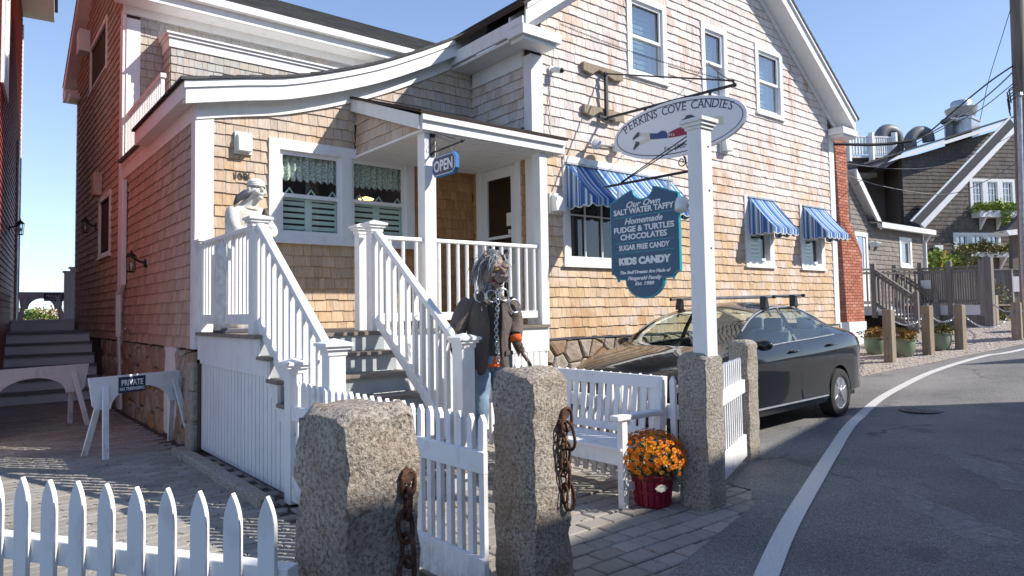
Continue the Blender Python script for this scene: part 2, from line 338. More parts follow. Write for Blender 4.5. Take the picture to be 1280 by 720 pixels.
# striped awning cloth, stripes run down the slope (world x across)
def m_stripe(name, comp):
    m = mat(name, rough=.8, spec=.2); k = N(m); sep = k.n('SeparateXYZ'); k.l(k.n('NewGeometry').outputs['Position'], sep.inputs[0])
    f = k.math('FRACT', k.math('MULTIPLY', sep.outputs[comp], 3.1))
    B, L, Wt, Y = (.045, .12, .34), (.15, .30, .54), (.60, .65, .70), (.55, .52, .30)
    st = [(0, B), (.14, L), (.20, B), (.27, Wt), (.33, B), (.40, L), (.50, Wt), (.545, Y), (.58, L), (.64, B), (.74, L), (.80, Wt), (.86, L), (.92, B)]
    x = k.ramp(f, *st); x.node.color_ramp.interpolation = 'CONSTANT'; k.col(x)
    k.b.inputs['Subsurface Weight'].default_value = 0
    return m
M['stripe_x'] = m_stripe('striped_canvas', 'X'); M['stripe_y'] = m_stripe('striped_canvas_side', 'Y')
M['signwhite'] = mat('sign_white', (.80, .81, .84), .4); M['navy'] = mat('sign_navy', (.02, .035, .09), .4); M['signblue'] = mat('sign_blue', (.012, .075, .155), .35)
M['teal'] = mat('sign_teal', (.02, .30, .38), .4); M['lettering'] = mat('letter_white', (.80, .80, .80), .5); M['signred'] = mat('sign_red', (.30, .02, .06), .5)
M['skin_paint'] = mat('sign_skin', (.62, .28, .12), .5); M['greyp'] = mat('sign_charcoal', (.08, .08, .10), .5); M['cream'] = mat('sign_cream', (.68, .66, .55), .5)
M['pantblue'] = mat('sign_breeches', (.03, .08, .22), .5)

# ================================================================ GROUND
def sheet(name, material, outline, dz, step=.5):
    "ground-hugging sheet: outline polygon (x, y), cut every `step` m along x so that it follows the slope"
    bm = bmesh.new(); vs = [bm.verts.new((x, y, 0)) for x, y in outline]; bm.faces.new(vs)
    xs = [p[0] for p in outline]; x = max(8, math.floor(min(xs)) + step)
    while x < min(max(xs), 30):
        bmesh.ops.bisect_plane(bm, geom=bm.verts[:] + bm.edges[:] + bm.faces[:], plane_co=(x, 0, 0), plane_no=(1, 0, 0)); x += step
    for v in bm.verts: v.co.z = zg(v.co.x) + dz
    bmesh.ops.recalc_face_normals(bm, faces=bm.faces[:])
    if sum(f.normal.z for f in bm.faces) < 0: bmesh.ops.reverse_faces(bm, faces=bm.faces[:])
    me = bpy.data.meshes.new(name); bm.to_mesh(me); bm.free(); me.materials.append(material)
    o = link(name, me); o['kind'] = 'structure'; return o
sheet('ground', M['soil'], [(-900, -900), (1500, -900), (1500, 1500), (-900, 1500)], -.06)
sheet('brick_court', M['joint'], [(-5, -2.5), (5.6, -2.5), (5.6, 9), (2.3, 9), (2.3, 16), (-5, 16)], -.018)
# lane: edge of the asphalt follows the picture
apoly = [(1.2, -.6), (2.55, 1.95), (3.0, 2.45), (3.5, 2.6), (4.0, 2.74), (4.6, 2.9), (4.95, 3.15), (4.98, 3.5), (4.75, 3.85), (4.6, 4.3), (4.62, 6.78), (14.0, 6.78), (14.0, 6.3)]
lane = apoly + [(12.2, 5.55), (13.6, 5.2), (15, 4.9), (17, 4.45), (20, 4.0), (26, 3.6), (40, 3.2), (40, -9), (-4, -9), (-4, -.6)]
sheet('road', M['asphalt'], lane, .007)
sheet('gravel_yard', M['gravel'], [(14.0, 6.3), (12.2, 5.55), (13.6, 5.2), (15, 4.9), (17, 4.45), (20, 4.0), (26, 3.6), (40, 3.2), (40, 14), (14.0, 14)], .012)
# white edge line
lp = [(1.9, .25), (2.6, 1.1), (3.43, 2.12), (4.4, 2.70 - .35), (5.57, 3.04), (6.9, 3.62), (8.2, 4.12), (9.57, 4.52), (11, 4.78), (12.6, 4.86), (13.9, 4.72), (15.3, 4.50), (16.7, 4.28), (19, 3.95), (24, 3.6), (34, 3.2)]
mids = [((943, 720), (975, 720)), ((972, 660), (999, 660)), ((1003, 610), (1026, 610)), ((1030, 568), (1050, 568)), ((1056, 530), (1075, 530)), ((1085, 504), (1103, 504)), ((1117, 484), (1137, 484)), ((1160, 464), (1180, 464)), ((1220, 446), (1240, 446)), ((1276, 436), (1300, 435))]
cl = []
for a, b in mids:
    z = 0
    for _ in range(12): P = at_z((a[0] + b[0]) / 2, (a[1] + b[1]) / 2, z); z = .5 * z + .5 * zg(P.x)
    cl.append((P.x, P.y))
dx_, dy_ = cl[1][0] - cl[0][0], cl[1][1] - cl[0][1]; cl = [(cl[0][0] - 2.0 * dx_, cl[0][1] - 2.3 * dy_), (cl[0][0] - dx_, cl[0][1] - 1.08 * dy_)] + cl + [(24, 2.9), (34, 2.2)]
def smooth_path(pts, n=6):
    out = []
    P = [V((*p, 0)) if len(p) == 2 else V(p) for p in pts]
    for i in range(len(P) - 1):
        p0, p1, p2, p3 = P[max(i - 1, 0)], P[i], P[i + 1], P[min(i + 2, len(P) - 1)]
        for k_ in range(n):
            t = k_ / n; out.append(.5 * ((2 * p1) + (p2 - p0) * t + (2 * p0 - 5 * p1 + 4 * p2 - p3) * t * t + (3 * p1 - p0 - 3 * p2 + p3) * t ** 3))
    return out + [P[-1]]
def ribbon(name, material, pts, w, dz, kind='structure'):
    P = smooth_path(pts); mb = MB(); vs = []
    for i, p in enumerate(P):
        d = (P[min(i + 1, len(P) - 1)] - P[max(i - 1, 0)]).normalized(); nrm = V((-d.y, d.x, 0))
        for s_ in (-1, 1): q = p + nrm * w / 2 * s_; vs.append((q.x, q.y, zg(q.x) + dz))
    mb.add(vs, [(2 * i, 2 * i + 2, 2 * i + 3, 2 * i + 1) for i in range(len(P) - 1)])
    me = mb.mesh(name, material)
    if me.polygons[0].normal.z < 0: me.flip_normals()
    o = link(name, me); o['kind'] = kind; return o
ribbon('road_edge_line', M['line'], cl, .125, .014)
def blob(name, material, corners, dz, n=40, amp=.05):
    P = [V((*c, 0)) for c in corners]; out = []
    for i in range(len(P)):
        a, b = P[i], P[(i + 1) % len(P)]
        for t in range(n // len(P)):
            q = a.lerp(b, t / (n // len(P))); out.append((q.x + random.uniform(-amp, amp), q.y + random.uniform(-amp, amp)))
    return sheet(name, material, out, dz)
def gq(*pp): return [(at_z(a, b, 0).x, at_z(a, b, 0).y) for a, b in pp]
blob('paint_scuff', M['scuff'], gq((1168, 567), (1195, 563), (1288, 596), (1288, 618), (1258, 615)), .012)
blob('paint_scuff', M['scuff'], gq((1112, 622), (1140, 618), (1275, 672), (1262, 684), (1225, 684)), .012)
g = MB()   # manhole lid half sunk in the lane
g.lathe([(.001, 0), (.26, 0), (.27, -.004)], (9.98, 3.78, zg(9.98) + .012), 24); o = obj('manhole_cover', g, M['iron']); tag(o, 'round iron manhole cover set in the shaded asphalt near the white line', 'manhole cover')

# pavers: interlocking zigzag blocks on the court by the side wall, squarer tumbled ones round the bench
def paver(mb, x, y, L, Wd, zig, top):
    e = .006; r = random.random()
    ring = [(0, 0), (L, 0), (L + zig, Wd / 2), (L, Wd), (0, Wd), (zig, Wd / 2)] if zig else [(0, 0), (L, 0), (L, Wd), (0, Wd)]
    cx = sum(p[0] for p in ring) / len(ring); cy = Wd / 2; a_ = []
    g0 = 0 if zig else .003
    for k_, (sx, zz) in enumerate(((.004 + g0, -.05), (.004 + g0, top - .007), (.011 + g0 * 1.6, top))):
        for (px, py) in ring:
            dx = px - cx; dy = py - cy; a_.append((x + px - sx * (1 if dx > 0 else -1), y + py - sx * (1 if dy > .001 else (-1 if dy < -.001 else 0)), zz))
    n = len(ring); fs = [tuple(range(2 * n, 3 * n))]
    for k_ in (0, 1):
        for i in range(n): fs.append((k_ * n + i, k_ * n + (i + 1) % n, (k_ + 1) * n + (i + 1) % n, (k_ + 1) * n + i))
    mb.add(a_, fs, r)
def px_of(p):
    v = V(p) - EYE; w = v.dot(CF)
    if w < .2: return None
    return (PCX + FPX * v.dot(CR) / w, PCY - FPX * v.dot(CU) / w, w)
def inside(poly, x, y):
    c = False; j = len(poly) - 1
    for i in range(len(poly)):
        if (poly[i][1] > y) != (poly[j][1] > y) and x < (poly[j][0] - poly[i][0]) * (y - poly[i][1]) / (poly[j][1] - poly[i][1]) + poly[i][0]: c = not c
        j = i
    return c
cand = []
def try_paver(x, y, L, Wd, zig):
    cx, cy = x + L / 2, y + Wd / 2
    if cx > 1.2 and inside(apoly[:11] + [(8, 6), (8, -3)], x - .03, cy) and inside(apoly[:11] + [(8, 6), (8, -3)], cx, y + Wd + .05): return
    q = px_of((cx, cy, 0))
    if q is None or not (-80 < q[0] < 1360 and q[1] < 800): return
    cand.append((q[2], x, y, L, Wd, zig))
j = 0; y = 1.2
while y < 14.2:
    x = -1.9 + (j % 2) * .11 + random.uniform(-.004, .004)
    while x < 1.78:
        try_paver(x, y, .22, .112, .028); x += .22
    y += .112; j += 1
j = 0; y = 1.0
while y < 7.6:
    x = 1.98 + (j % 2) * .1; wd = .155
    while x < 5.2:
        L = random.choice((.16, .2, .23)); try_paver(x, y, L, wd, 0); x += L
    y += wd; j += 1
cand.sort()
court = grp(bpy.data.objects['brick_court'], 'paving'); court.name = 'paving'
rest = MB()
for i, (w, x, y, L, Wd, zig) in enumerate(cand):
    top = random.uniform(-.003, .003) if zig else random.uniform(-.006, .003)
    if i < 300:
        b = MB(); paver(b, 0, 0, L, Wd, zig, top); o = link('paver', b.mesh('paver', M['paver']), court); o.location = (x, y, 0)
    else: paver(rest, x, y, L, Wd, zig, top)
obj('pavers', rest, M['paver'], court, stuff=True)
# granite kerb beside the steps
kb = thing('granite_kerb', 'low rounded granite kerb stones along the foot of the white lattice skirt', 'kerb', (1.9, 6.5, 0))
yy = 8.05
while yy > 5.45:
    l = random.uniform(.42, .75); b = MB(); b.obox((1.80 + random.uniform(-.01, .01), yy - l + .012, -.03), (.13, 0, 0), (0, l - .012, 0), (0, 0, .10)); obj('kerb_stone', b, M['granite'], kb, bevel=.02); yy -= l
# loose leaves and pebbles on the gravel
g = MB()
for _ in range(2600):
    x = random.uniform(11.9, 21); y = random.uniform(4.0, 8.2)
    if x < 14 and y > 6.2: continue
    lo = np.interp(x, [12, 13.6, 15, 17, 20, 26], [5.6, 5.2, 4.95, 4.5, 4.05, 3.7])
    if y < lo + .02: continue
    s_ = random.uniform(.015, .035); g.ball((x, y, zg(x) + .012), s_, s_ * random.uniform(.6, 1), s_ * .6, 5, 3)
obj('gravel_pebbles', g, M['pebble'], None, stuff=True)

# ================================================================ SHINGLED WALLS
CRS = .136
def shingle_wall(part, material, o, u, n, W_, z0, z1, holes=(), top=None, left=None, right=None, ind=None, names='shingle', flare=0):
    """courses of tapered shingles on the wall whose lower left corner is o, running along u, facing n.
    holes: (u0, u1, z0, z1); top(u): the height the wall is cut off at; ind(u, z): build this one as an object"""
    o, u, n = V(o), V(u), V(n); rest = MB(); z = z0; count = 0
    while z < z1 - .02:
        a = random.uniform(-.1, 0); zt = z + CRS
        while a < W_:
            w = random.choice((.085, .105, .125, .15, .17)); b = min(a + w, W_); aa = max(a, 0)
            if b - aa > .02:
                segs = [(aa, b)]
                for h in holes:
                    if h[2] < zt - .01 and h[3] > z + .01:
                        ns = []
                        for sg_ in segs:
                            if len(sg_) == 4: ns.append(sg_); continue
                            p, q = sg_
                            if q <= h[0] or p >= h[1]: ns.append((p, q)); continue
                            # keep the strip above or below the opening
                            if p < h[0] - .01: ns.append((p, h[0]))
                            if q > h[1] + .01: ns.append((h[1], q))
                            m0, m1 = max(p, h[0]), min(q, h[1])
                            if z < h[2] - .015: ns.append((m0, m1, z, h[2]))
                            if zt > h[3] + .015: ns.append((m0, m1, h[3], zt))
                        segs = ns
                for sg in segs:
                    p, q = sg[0], sg[1]; zb, ze = (z, zt) if len(sg) == 2 else (sg[2], sg[3])
                    if q - p < .012: continue
                    if top is not None:
                        tt = min(top(p), top(q)); 
                        if max(top(p), top(q)) < zb + .02: continue
                        tl, tr = min(ze, max(zb + .004, top(p))), min(ze, max(zb + .004, top(q)))
                    else: tl = tr = ze
                    jb = random.uniform(-.006, .006) if zb == z else 0
                    tb = .021 + random.uniform(-.003, .003); gp = .0015 + random.random() * .0015
                    pts = []
                    for (uu, zz, th) in ((p + gp, zb + jb, tb), (q - gp, zb + jb, tb), (q - gp, tr + .002, .004), (p + gp, tl + .002, .004)):
                        pts.append(o + u * uu + V((0, 0, zz - o.z)) + n * th)
                    for (uu, zz) in ((p + gp, zb + jb), (q - gp, zb + jb), (q - gp, tr), (p + gp, tl)): pts.append(o + u * uu + V((0, 0, zz - o.z)))
                    fs = [(0, 1, 2, 3), (4, 7, 6, 5), (0, 4, 5, 1), (1, 5, 6, 2), (2, 6, 7, 3), (3, 7, 4, 0)]
                    if u.cross(V((0, 0, 1))).dot(n) < 0: fs = [f[::-1] for f in fs]
                    rr = random.random()
                    if ind and SH_LEFT[0] > 0 and ind(p, zb) and q - p > .05 and zt - zb > .08:
                        b_ = MB(); b_.add(pts, fs, rr); obj(names, b_, material, part); SH_LEFT[0] -= 1
                    else: rest.add(pts, fs, rr)
            a = b
            if b >= W_: break
        z = zt
    if rest.v: obj(names + 's', rest, material, part, stuff=True)
SH_LEFT = [300]

def voronoi_stones(part, o, u, n, W_, H_, size=.26, depth=.05, seed=1, holes=(), ind=True):
    rs = random.Random(seed); o, u, n = V(o), V(u), V(n); nx = max(1, round(W_ / size)); nz = max(1, round(H_ / size)); pts = []
    for i in range(-1, nx + 1):
        for j_ in range(-1, nz + 1): pts.append(((i + .5 + rs.uniform(-.38, .38)) * W_ / nx, (j_ + .5 + rs.uniform(-.38, .38)) * H_ / nz))
    joined = MB()
    for i, c in enumerate(pts):
        poly = [(0, 0), (W_, 0), (W_, H_), (0, H_)]
        for j_, d in enumerate(pts):
            if i == j_ or abs(c[0] - d[0]) + abs(c[1] - d[1]) > size * 5: continue
            mx, mz = (c[0] + d[0]) / 2, (c[1] + d[1]) / 2; ax, az = d[0] - c[0], d[1] - c[1]; out = []
            for k_ in range(len(poly)):
                p, q = poly[k_], poly[(k_ + 1) % len(poly)]
                dp = (p[0] - mx) * ax + (p[1] - mz) * az; dq = (q[0] - mx) * ax + (q[1] - mz) * az
                if dp <= 0: out.append(p)
                if dp * dq < 0: t = dp / (dp - dq); out.append((p[0] + (q[0] - p[0]) * t, p[1] + (q[1] - p[1]) * t))
            poly = out
            if len(poly) < 3: break
        if len(poly) < 3: continue
        cx = sum(p[0] for p in poly) / len(poly); cz = sum(p[1] for p in poly) / len(poly)
        if any(h[0] < cx < h[1] and h[2] < cz < h[3] for h in holes): continue
        vs = []; dp = depth * rs.uniform(.6, 1.2); m_ = len(poly)
        for (f_, dd) in ((.93, -.02), (.93, dp * .45), (.80, dp * .95), (.45, dp * 1.1)):
            for p in poly: vs.append(o + u * (cx + (p[0] - cx) * f_) + V((0, 0, cz + (p[1] - cz) * f_)) + n * (dd + rs.uniform(-.006, .006)))
        fs = []
        for l in range(3):
            for k_ in range(m_): fs.append((l * m_ + k_, l * m_ + (k_ + 1) % m_, (l + 1) * m_ + (k_ + 1) % m_, (l + 1) * m_ + k_))
        fs.append(tuple(range(3 * m_, 4 * m_)))
        if u.cross(V((0, 0, 1))).dot(n) > 0: fs = [f[::-1] for f in fs]
        fs = [f[::-1] for f in fs]
        if ind: b_ = MB(); b_.add(vs, fs, rs.random()); obj('stone', b_, M['stone'], part)
        else: joined.add(vs, fs, rs.random())
    if joined.v: obj('stones', joined, M['stone'], part, stuff=True)

def window(house, o, u, n, w, h, fr=.1, kind='sash', muntin=None, glass='glass', sill=True, inner=None, deep=.35, name='window', sash=.045, back='dark'):
    """a framed window with its outer lower left corner at o; the opening itself is cut in the wall; sub-parts: frame, sash, pane, sill, muntin"""
    o, u, n = V(o), V(u), V(n); g = grp(house, name); Z = V((0, 0, 1))
    f = MB(); t = .035; d = .07
    f.obox(o - n * .04, u * fr, n * (t + .04), Z * h); f.obox(o + u * (w - fr) - n * .04, u * fr, n * (t + .04), Z * h)
    f.obox(o + u * fr + Z * (h - fr) - n * .04, u * (w - 2 * fr), n * (t + .043), Z * fr); f.obox(o + u * fr - n * .04, u * (w - 2 * fr), n * (t + .037), Z * fr * .7)
    obj('frame', f, M['white'], g, bevel=.003)
    if sill: s_ = MB(); s_.obox(o - u * .02 - Z * .03, u * (w + .04), n * .06, Z * .034); obj('sill', s_, M['white'], g)
    x0, x1, y0, y1 = fr, w - fr, fr * .7, h - fr
    s_ = MB(); q = o - n * .03; sw = sash; mid = (y0 + y1) / 2
    def rect(a, b, c, e, off, th=.03):
        P = q - n * off
        s_.obox(P + u * a + Z * c, u * sw, n * th, Z * (e - c)); s_.obox(P + u * (b - sw) + Z * c, u * sw, n * th, Z * (e - c))
        s_.obox(P + u * (a + sw) + Z * c, u * (b - a - 2 * sw), n * th, Z * sw); s_.obox(P + u * (a + sw) + Z * (e - sw), u * (b - a - 2 * sw), n * th, Z * sw)
    if kind == 'sash': rect(x0, x1, mid - .02, y1, 0); rect(x0, x1, y0, mid + .02, -.018 + .045, .03)
    else: rect(x0, x1, y0, y1, 0)
    if muntin:
        a, b = muntin
        for i in range(1, a): s_.obox(q + u * (x0 + (x1 - x0) * i / a - .009) + Z * (y0 + sw), u * .018, n * .022, Z * (y1 - y0 - 2 * sw))
        for i in range(1, b): s_.obox(q + u * (x0 + sw) + Z * (y0 + (y1 - y0) * i / b - .009), u * (x1 - x0 - 2 * sw), n * .019, Z * .018)
    obj('sash', s_, M['vinyl'], g)
    p = MB()
    P = q - n * .012 + u * (x0 + .01); p.add([P + Z * (y0 + .01), P + u * (x1 - x0 - .02) + Z * (y0 + .01), P + u * (x1 - x0 - .02) + Z * (y1 - .01), P + Z * (y1 - .01)], [(0, 1, 2, 3)])
    obj('pane', p, M[glass], g)
    if deep:   # the room behind the opening
        r_ = MB(); A = o + u * (x0 - .02) + Z * (y0 - .02); w_, h_ = x1 - x0 + .04, y1 - y0 + .04; B = A - n * deep
        r_.add([A - n * .06, A + u * w_ - n * .06, A + u * w_ + Z * h_ - n * .06, A + Z * h_ - n * .06, B, B + u * w_, B + u * w_ + Z * h_, B + Z * h_], [(4, 5, 6, 7), (0, 1, 5, 4), (1, 2, 6, 5), (2, 3, 7, 6), (3, 0, 4, 7)])
        obj('reveal', r_, M[back], g)
    return g, (x0, x1, y0, y1)
def louvre(g, o, u, n, w, h, count, tilt=-.5, off=.08):
    "a louvred shutter panel behind the glass"
    o, u, n = V(o), V(u), V(n); Z = V((0, 0, 1)); q = o - n * off; s_ = MB(); f_ = .045
    s_.obox(q, u * f_, n * .02, Z * h); s_.obox(q + u * (w - f_), u * f_, n * .02, Z * h); s_.obox(q + u * f_, u * (w - 2 * f_), n * .02, Z * f_); s_.obox(q + u * f_ + Z * (h - f_), u * (w - 2 * f_), n * .02, Z * f_)
    hh = (h - 2 * f_) / count
    for i in range(count): s_.obox(q + u * f_ + Z * (f_ + hh * (i + .18)) - n * .012, u * (w - 2 * f_), n * .010, Z * hh * .62 + n * .012)
    obj('shutter', s_, M['shutter'], g)

YM, YW, XM, XW = 6.8, 8.15, 5.87, 2.07
FL = 1.28; BASE = 1.09
X = V((1, 0, 0)); Y = V((0, 1, 0)); Z = V((0, 0, 1))
house = thing('shingled_house', 'candy shop clad in sunlit cedar shingles with swooping white eave and street gable', 'house', (8, 8, 0))

# ---- street gable of the main block
XR = 14.02; AX = 9.94
def rake(x): # underside line of the rake boards on the wall plane
    return 4.98 + .735 * (x - 5.55) if x < AX else 4.98 + .735 * (14.33 - x)
main = grp(house, 'gable_wall')
b = MB()
# backing with the openings left out: built of strips round them
def backing(part, o, u, n, W_, z0, z1, holes, top=None, th=.12):
    o, u, n = V(o), V(u), V(n); us = sorted({0, W_} | {h[i] for h in holes for i in (0, 1)}); zs = sorted({z0, z1} | {h[i] for h in holes for i in (2, 3)}); mb = MB()
    for i in range(len(us) - 1):
        for j_ in range(len(zs) - 1):
            a, c = us[i], us[i + 1]; e, f = zs[j_], zs[j_ + 1]; mu, mz = (a + c) / 2, (e + f) / 2
            if any(h[0] < mu < h[1] and h[2] < mz < h[3] for h in holes): continue
            if top is None: mb.obox(o + u * a + Z * (e - o.z) - n * th, u * (c - a), n * th, Z * (f - e))
            else:
                k_ = [a]; 
                pts = [(a, e), (c, e)]
                st = 8; up = []
                for s_ in range(st + 1):
                    uu = c + (a - c) * s_ / st; up.append((uu, max(e, min(f, top(uu)))))
                if max(p[1] for p in up) <= e + .001: continue
                pts += up; P = [o + u * p[0] + Z * (p[1] - o.z) - n * th for p in pts]; mb.prism(P, n * th)
    obj('sheathing', mb, M['underlay'], part)
W1 = (7.76, 8.69, 4.98, 6.25); W2 = (9.60, 10.34, 4.98, 6.25); W3 = (11.22, 12.14, 4.98, 6.25)
WF = (6.38, 8.62, 2.07, 3.50); S1 = (10.72, 11.64, 2.18, 3.42); S2 = (12.60, 13.52, 2.18, 3.42)
x0 = XM + .17
def fr_in(w, f=.03): return (w[0] - x0 + f, w[1] - x0 - f, w[2] + f, w[3] - f)
holes = [fr_in(w) for w in (W1, W2, W3, WF, S1, S2)]
backing(main, (x0 - .16, YM, BASE), X, -Y, XR - x0 + .16, BASE, 7.9, [(h[0] + .16, h[1] + .16, h[2], h[3]) for h in holes], lambda uu: rake(uu + x0 - .16) - .02)
shingle_wall(main, M['sh_main'], (x0, YM, BASE), X, -Y, XR - .17 - x0, BASE, 7.9, holes, lambda uu: rake(uu + x0) - .0, ind=lambda uu, z: z < 2.6 and uu < 5.2)
b = MB(); b.box(XM - .005, XM + .17, YM - .03, YM, BASE - .02, 4.85); b.box(XM - .03, XM - .005, YM - .03, YM + .13, BASE - .02, 4.85); obj('corner_board', b, M['white'], main, bevel=.003)
b = MB(); b.box(XR - .17, XR, YM - .03, YM, .2, 5.0); b.box(XR, XR + .025, YM - .03, YM + .2, .2, 5.0); obj('corner_board', b, M['white'], main, bevel=.003)
# side walls and the back of the main block
b = MB(); b.box(XR - .1, XR - .002, YM + .001, 15, .1, 5.0); obj('side_wall', b, M['sh_grey'], house)
# rake boards: frieze on the wall, soffit, fascia, crown
OV = .32
def rake_run(xa, xb):
    za, zb = rake(xa), rake(xb); s_ = (zb - za) / (xb - xa); out = []
    f = MB(); f.prism([(xa, YM - .035, za - .02), (xb, YM - .035, zb - .02), (xb, YM - .035, zb + .3), (xa, YM - .035, za + .3)], (0, .04, 0)); obj('rake_frieze', f, M['white'], main)
    f = MB(); f.prism([(xa, YM - OV, za + .12), (xb, YM - OV, zb + .12), (xb, YM - OV, zb + .16), (xa, YM - OV, za + .16)], (0, OV - .04, 0)); obj('rake_soffit', f, M['white'], main)
    f = MB(); f.prism([(xa, YM - OV - .025, za + .10), (xb, YM - OV - .025, zb + .10), (xb, YM - OV - .025, zb + .37), (xa, YM - OV - .025, za + .37)], (0, .027, 0))
    f.prism([(xa, YM - OV - .06, za + .30), (xb, YM - OV - .06, zb + .30), (xb, YM - OV - .06, zb + .385), (xa, YM - OV - .06, za + .385)], (0, .036, 0)); obj('rake_fascia', f, M['white'], main)
rake_run(5.50, AX); rake_run(AX, 14.38)
# cornice returns at both feet of the gable
for (xa, xb) in ((5.44, 6.10), (13.82, 14.44)):
    f = MB(); f.box(xa + .06, xb - .05, YM - OV + .02, YM - .031, 4.88, 4.93); f.box(xa, xb, YM - OV - .03, YM - .0312, 4.93, 5.05); f.box(xa + .02, xb - .02, YM - OV - .01, YM - .032, 5.05, 5.07)
    obj('cornice_return', f, M['white'], main, bevel=.004)
# left eave of the main block with frieze (seen end on above the wing)
f = MB(); f.box(5.46, 5.50, YM - OV, 12.4, 4.98, 5.16); f.box(5.50, XM - .032, YM - OV + .3, 12.4, 4.93, 4.97); f.box(XM - .03, XM, YM + .14, 8.1, 4.72, 4.95); obj('eave', f, M['white'], house)
f = MB(); f.box(14.38, 14.42, YM - OV, 14, 4.98, 5.16); f.box(14.05, 14.38, YM - OV + .3, 14, 4.93, 4.97); obj('eave', f, M['white'], house)
# roofs: slabs of overlapping asphalt shingle courses
def roof_slab(part, A, B, C, D, course=.15, thick=.03, name='roof', material='roof', tab=.3):
    "A-B the eave, D-C the ridge; lays staggered tabs in courses"
    A, B, C, D = map(V, (A, B, C, D)); g = grp(part, name); nrm = (B - A).cross(D - A).normalized(); nrm = nrm if nrm.z > 0 else -nrm
    d = MB(); d.prism([A, B, C, D], -nrm * thick); obj('deck', d, M['underlay'], g)
    L = ((D - A).length + (C - B).length) / 2; m_ = max(1, int(L / course)); s_ = MB()
    for i in range(m_):
        t0, t1 = i / m_, (i + 1) / m_; a0, b0, a1, b1 = A.lerp(D, t0), B.lerp(C, t0), A.lerp(D, t1), B.lerp(C, t1)
        w = (b0 - a0).length; k_ = max(1, int(w / tab)); cuts = [0] + [min(.999, max(.001, (q + (i % 2) * .5 + .001) / k_)) for q in range(0 if i % 2 else 1, k_)] + [1]
        for p, q in zip(cuts[:-1], cuts[1:]):
            if q - p < 1e-4: continue
            P = [a0.lerp(b0, p) + nrm * .012, a0.lerp(b0, q) + nrm * .012, a1.lerp(b1, q) + nrm * .003, a1.lerp(b1, p) + nrm * .003, a0.lerp(b0, p), a0.lerp(b0, q)]
            s_.add(P, [(0, 1, 2, 3), (4, 5, 1, 0)])
    o = obj('roof_shingles', s_, M[material], g, stuff=True); return g
ZR = rake(AX) + .39; 
roof_slab(house, (5.42, YM - OV - .07, 5.10 + .30 - .10), (5.42, 13.5, 5.30), (AX, 13.5, ZR), (AX, YM - OV - .07, ZR), thick=.04)
roof_slab(house, (14.46, YM - OV - .07, 5.30), (14.46, 13.5, 5.30), (AX, 13.5, ZR), (AX, YM - OV - .07, ZR), thick=.04)
# foundation of the main block
fd = grp(house, 'foundation')
b = MB(); b.box(XM, XR, YM + .0, YM + .2, -.1, BASE - .02); obj('mortar', b, M['mortar'], fd)
voronoi_stones(fd, (XM, YM, -.05), X, -Y, 3.2, BASE + .02, .25, .05, 3)
voronoi_stones(fd, (XM + 3.2, YM, -.05), X, -Y, XR - XM - 3.2, BASE + .02, .27, .05, 4, ind=False)
b = MB(); b.box(XM - .02, XR, YM - .045, YM - .0, BASE - .025, BASE - .003); obj('drip_cap', b, M['greyp'], fd)

# windows of the gable
for wdw in (W1, W2, W3):
    g, (a, c, e, f) = window(house, (wdw[0], YM, wdw[2]), X, -Y, wdw[1] - wdw[0], wdw[3] - wdw[2], .1, glass='upglass', deep=.3)
    louvre(g, V((wdw[0] + a + .04, YM, wdw[2] + e + .03)), X, -Y, c - a - .08, f - e - .06, 12, off=.2)
g, q = window(house, (WF[0], YM, WF[2]), X, -Y, WF[1] - WF[0], WF[3] - WF[2], .11, kind='plain', muntin=(6, 2), deep=.6)
b = MB(); b.box(7.42, 7.6, YM - -.06, YM + .065, 2.5, 3.02); obj('paper_notice', b, M['cream'], g)
for wdw in (S1, S2):
    g, (a, c, e, f) = window(house, (wdw[0], YM, wdw[2]), X, -Y, wdw[1] - wdw[0], wdw[3] - wdw[2], .15, deep=.3)
    louvre(g, V((wdw[0] + a + .05, YM, wdw[2] + e + .03)), X, -Y, c - a - .1, (f - e) * .6, 7, off=.14)
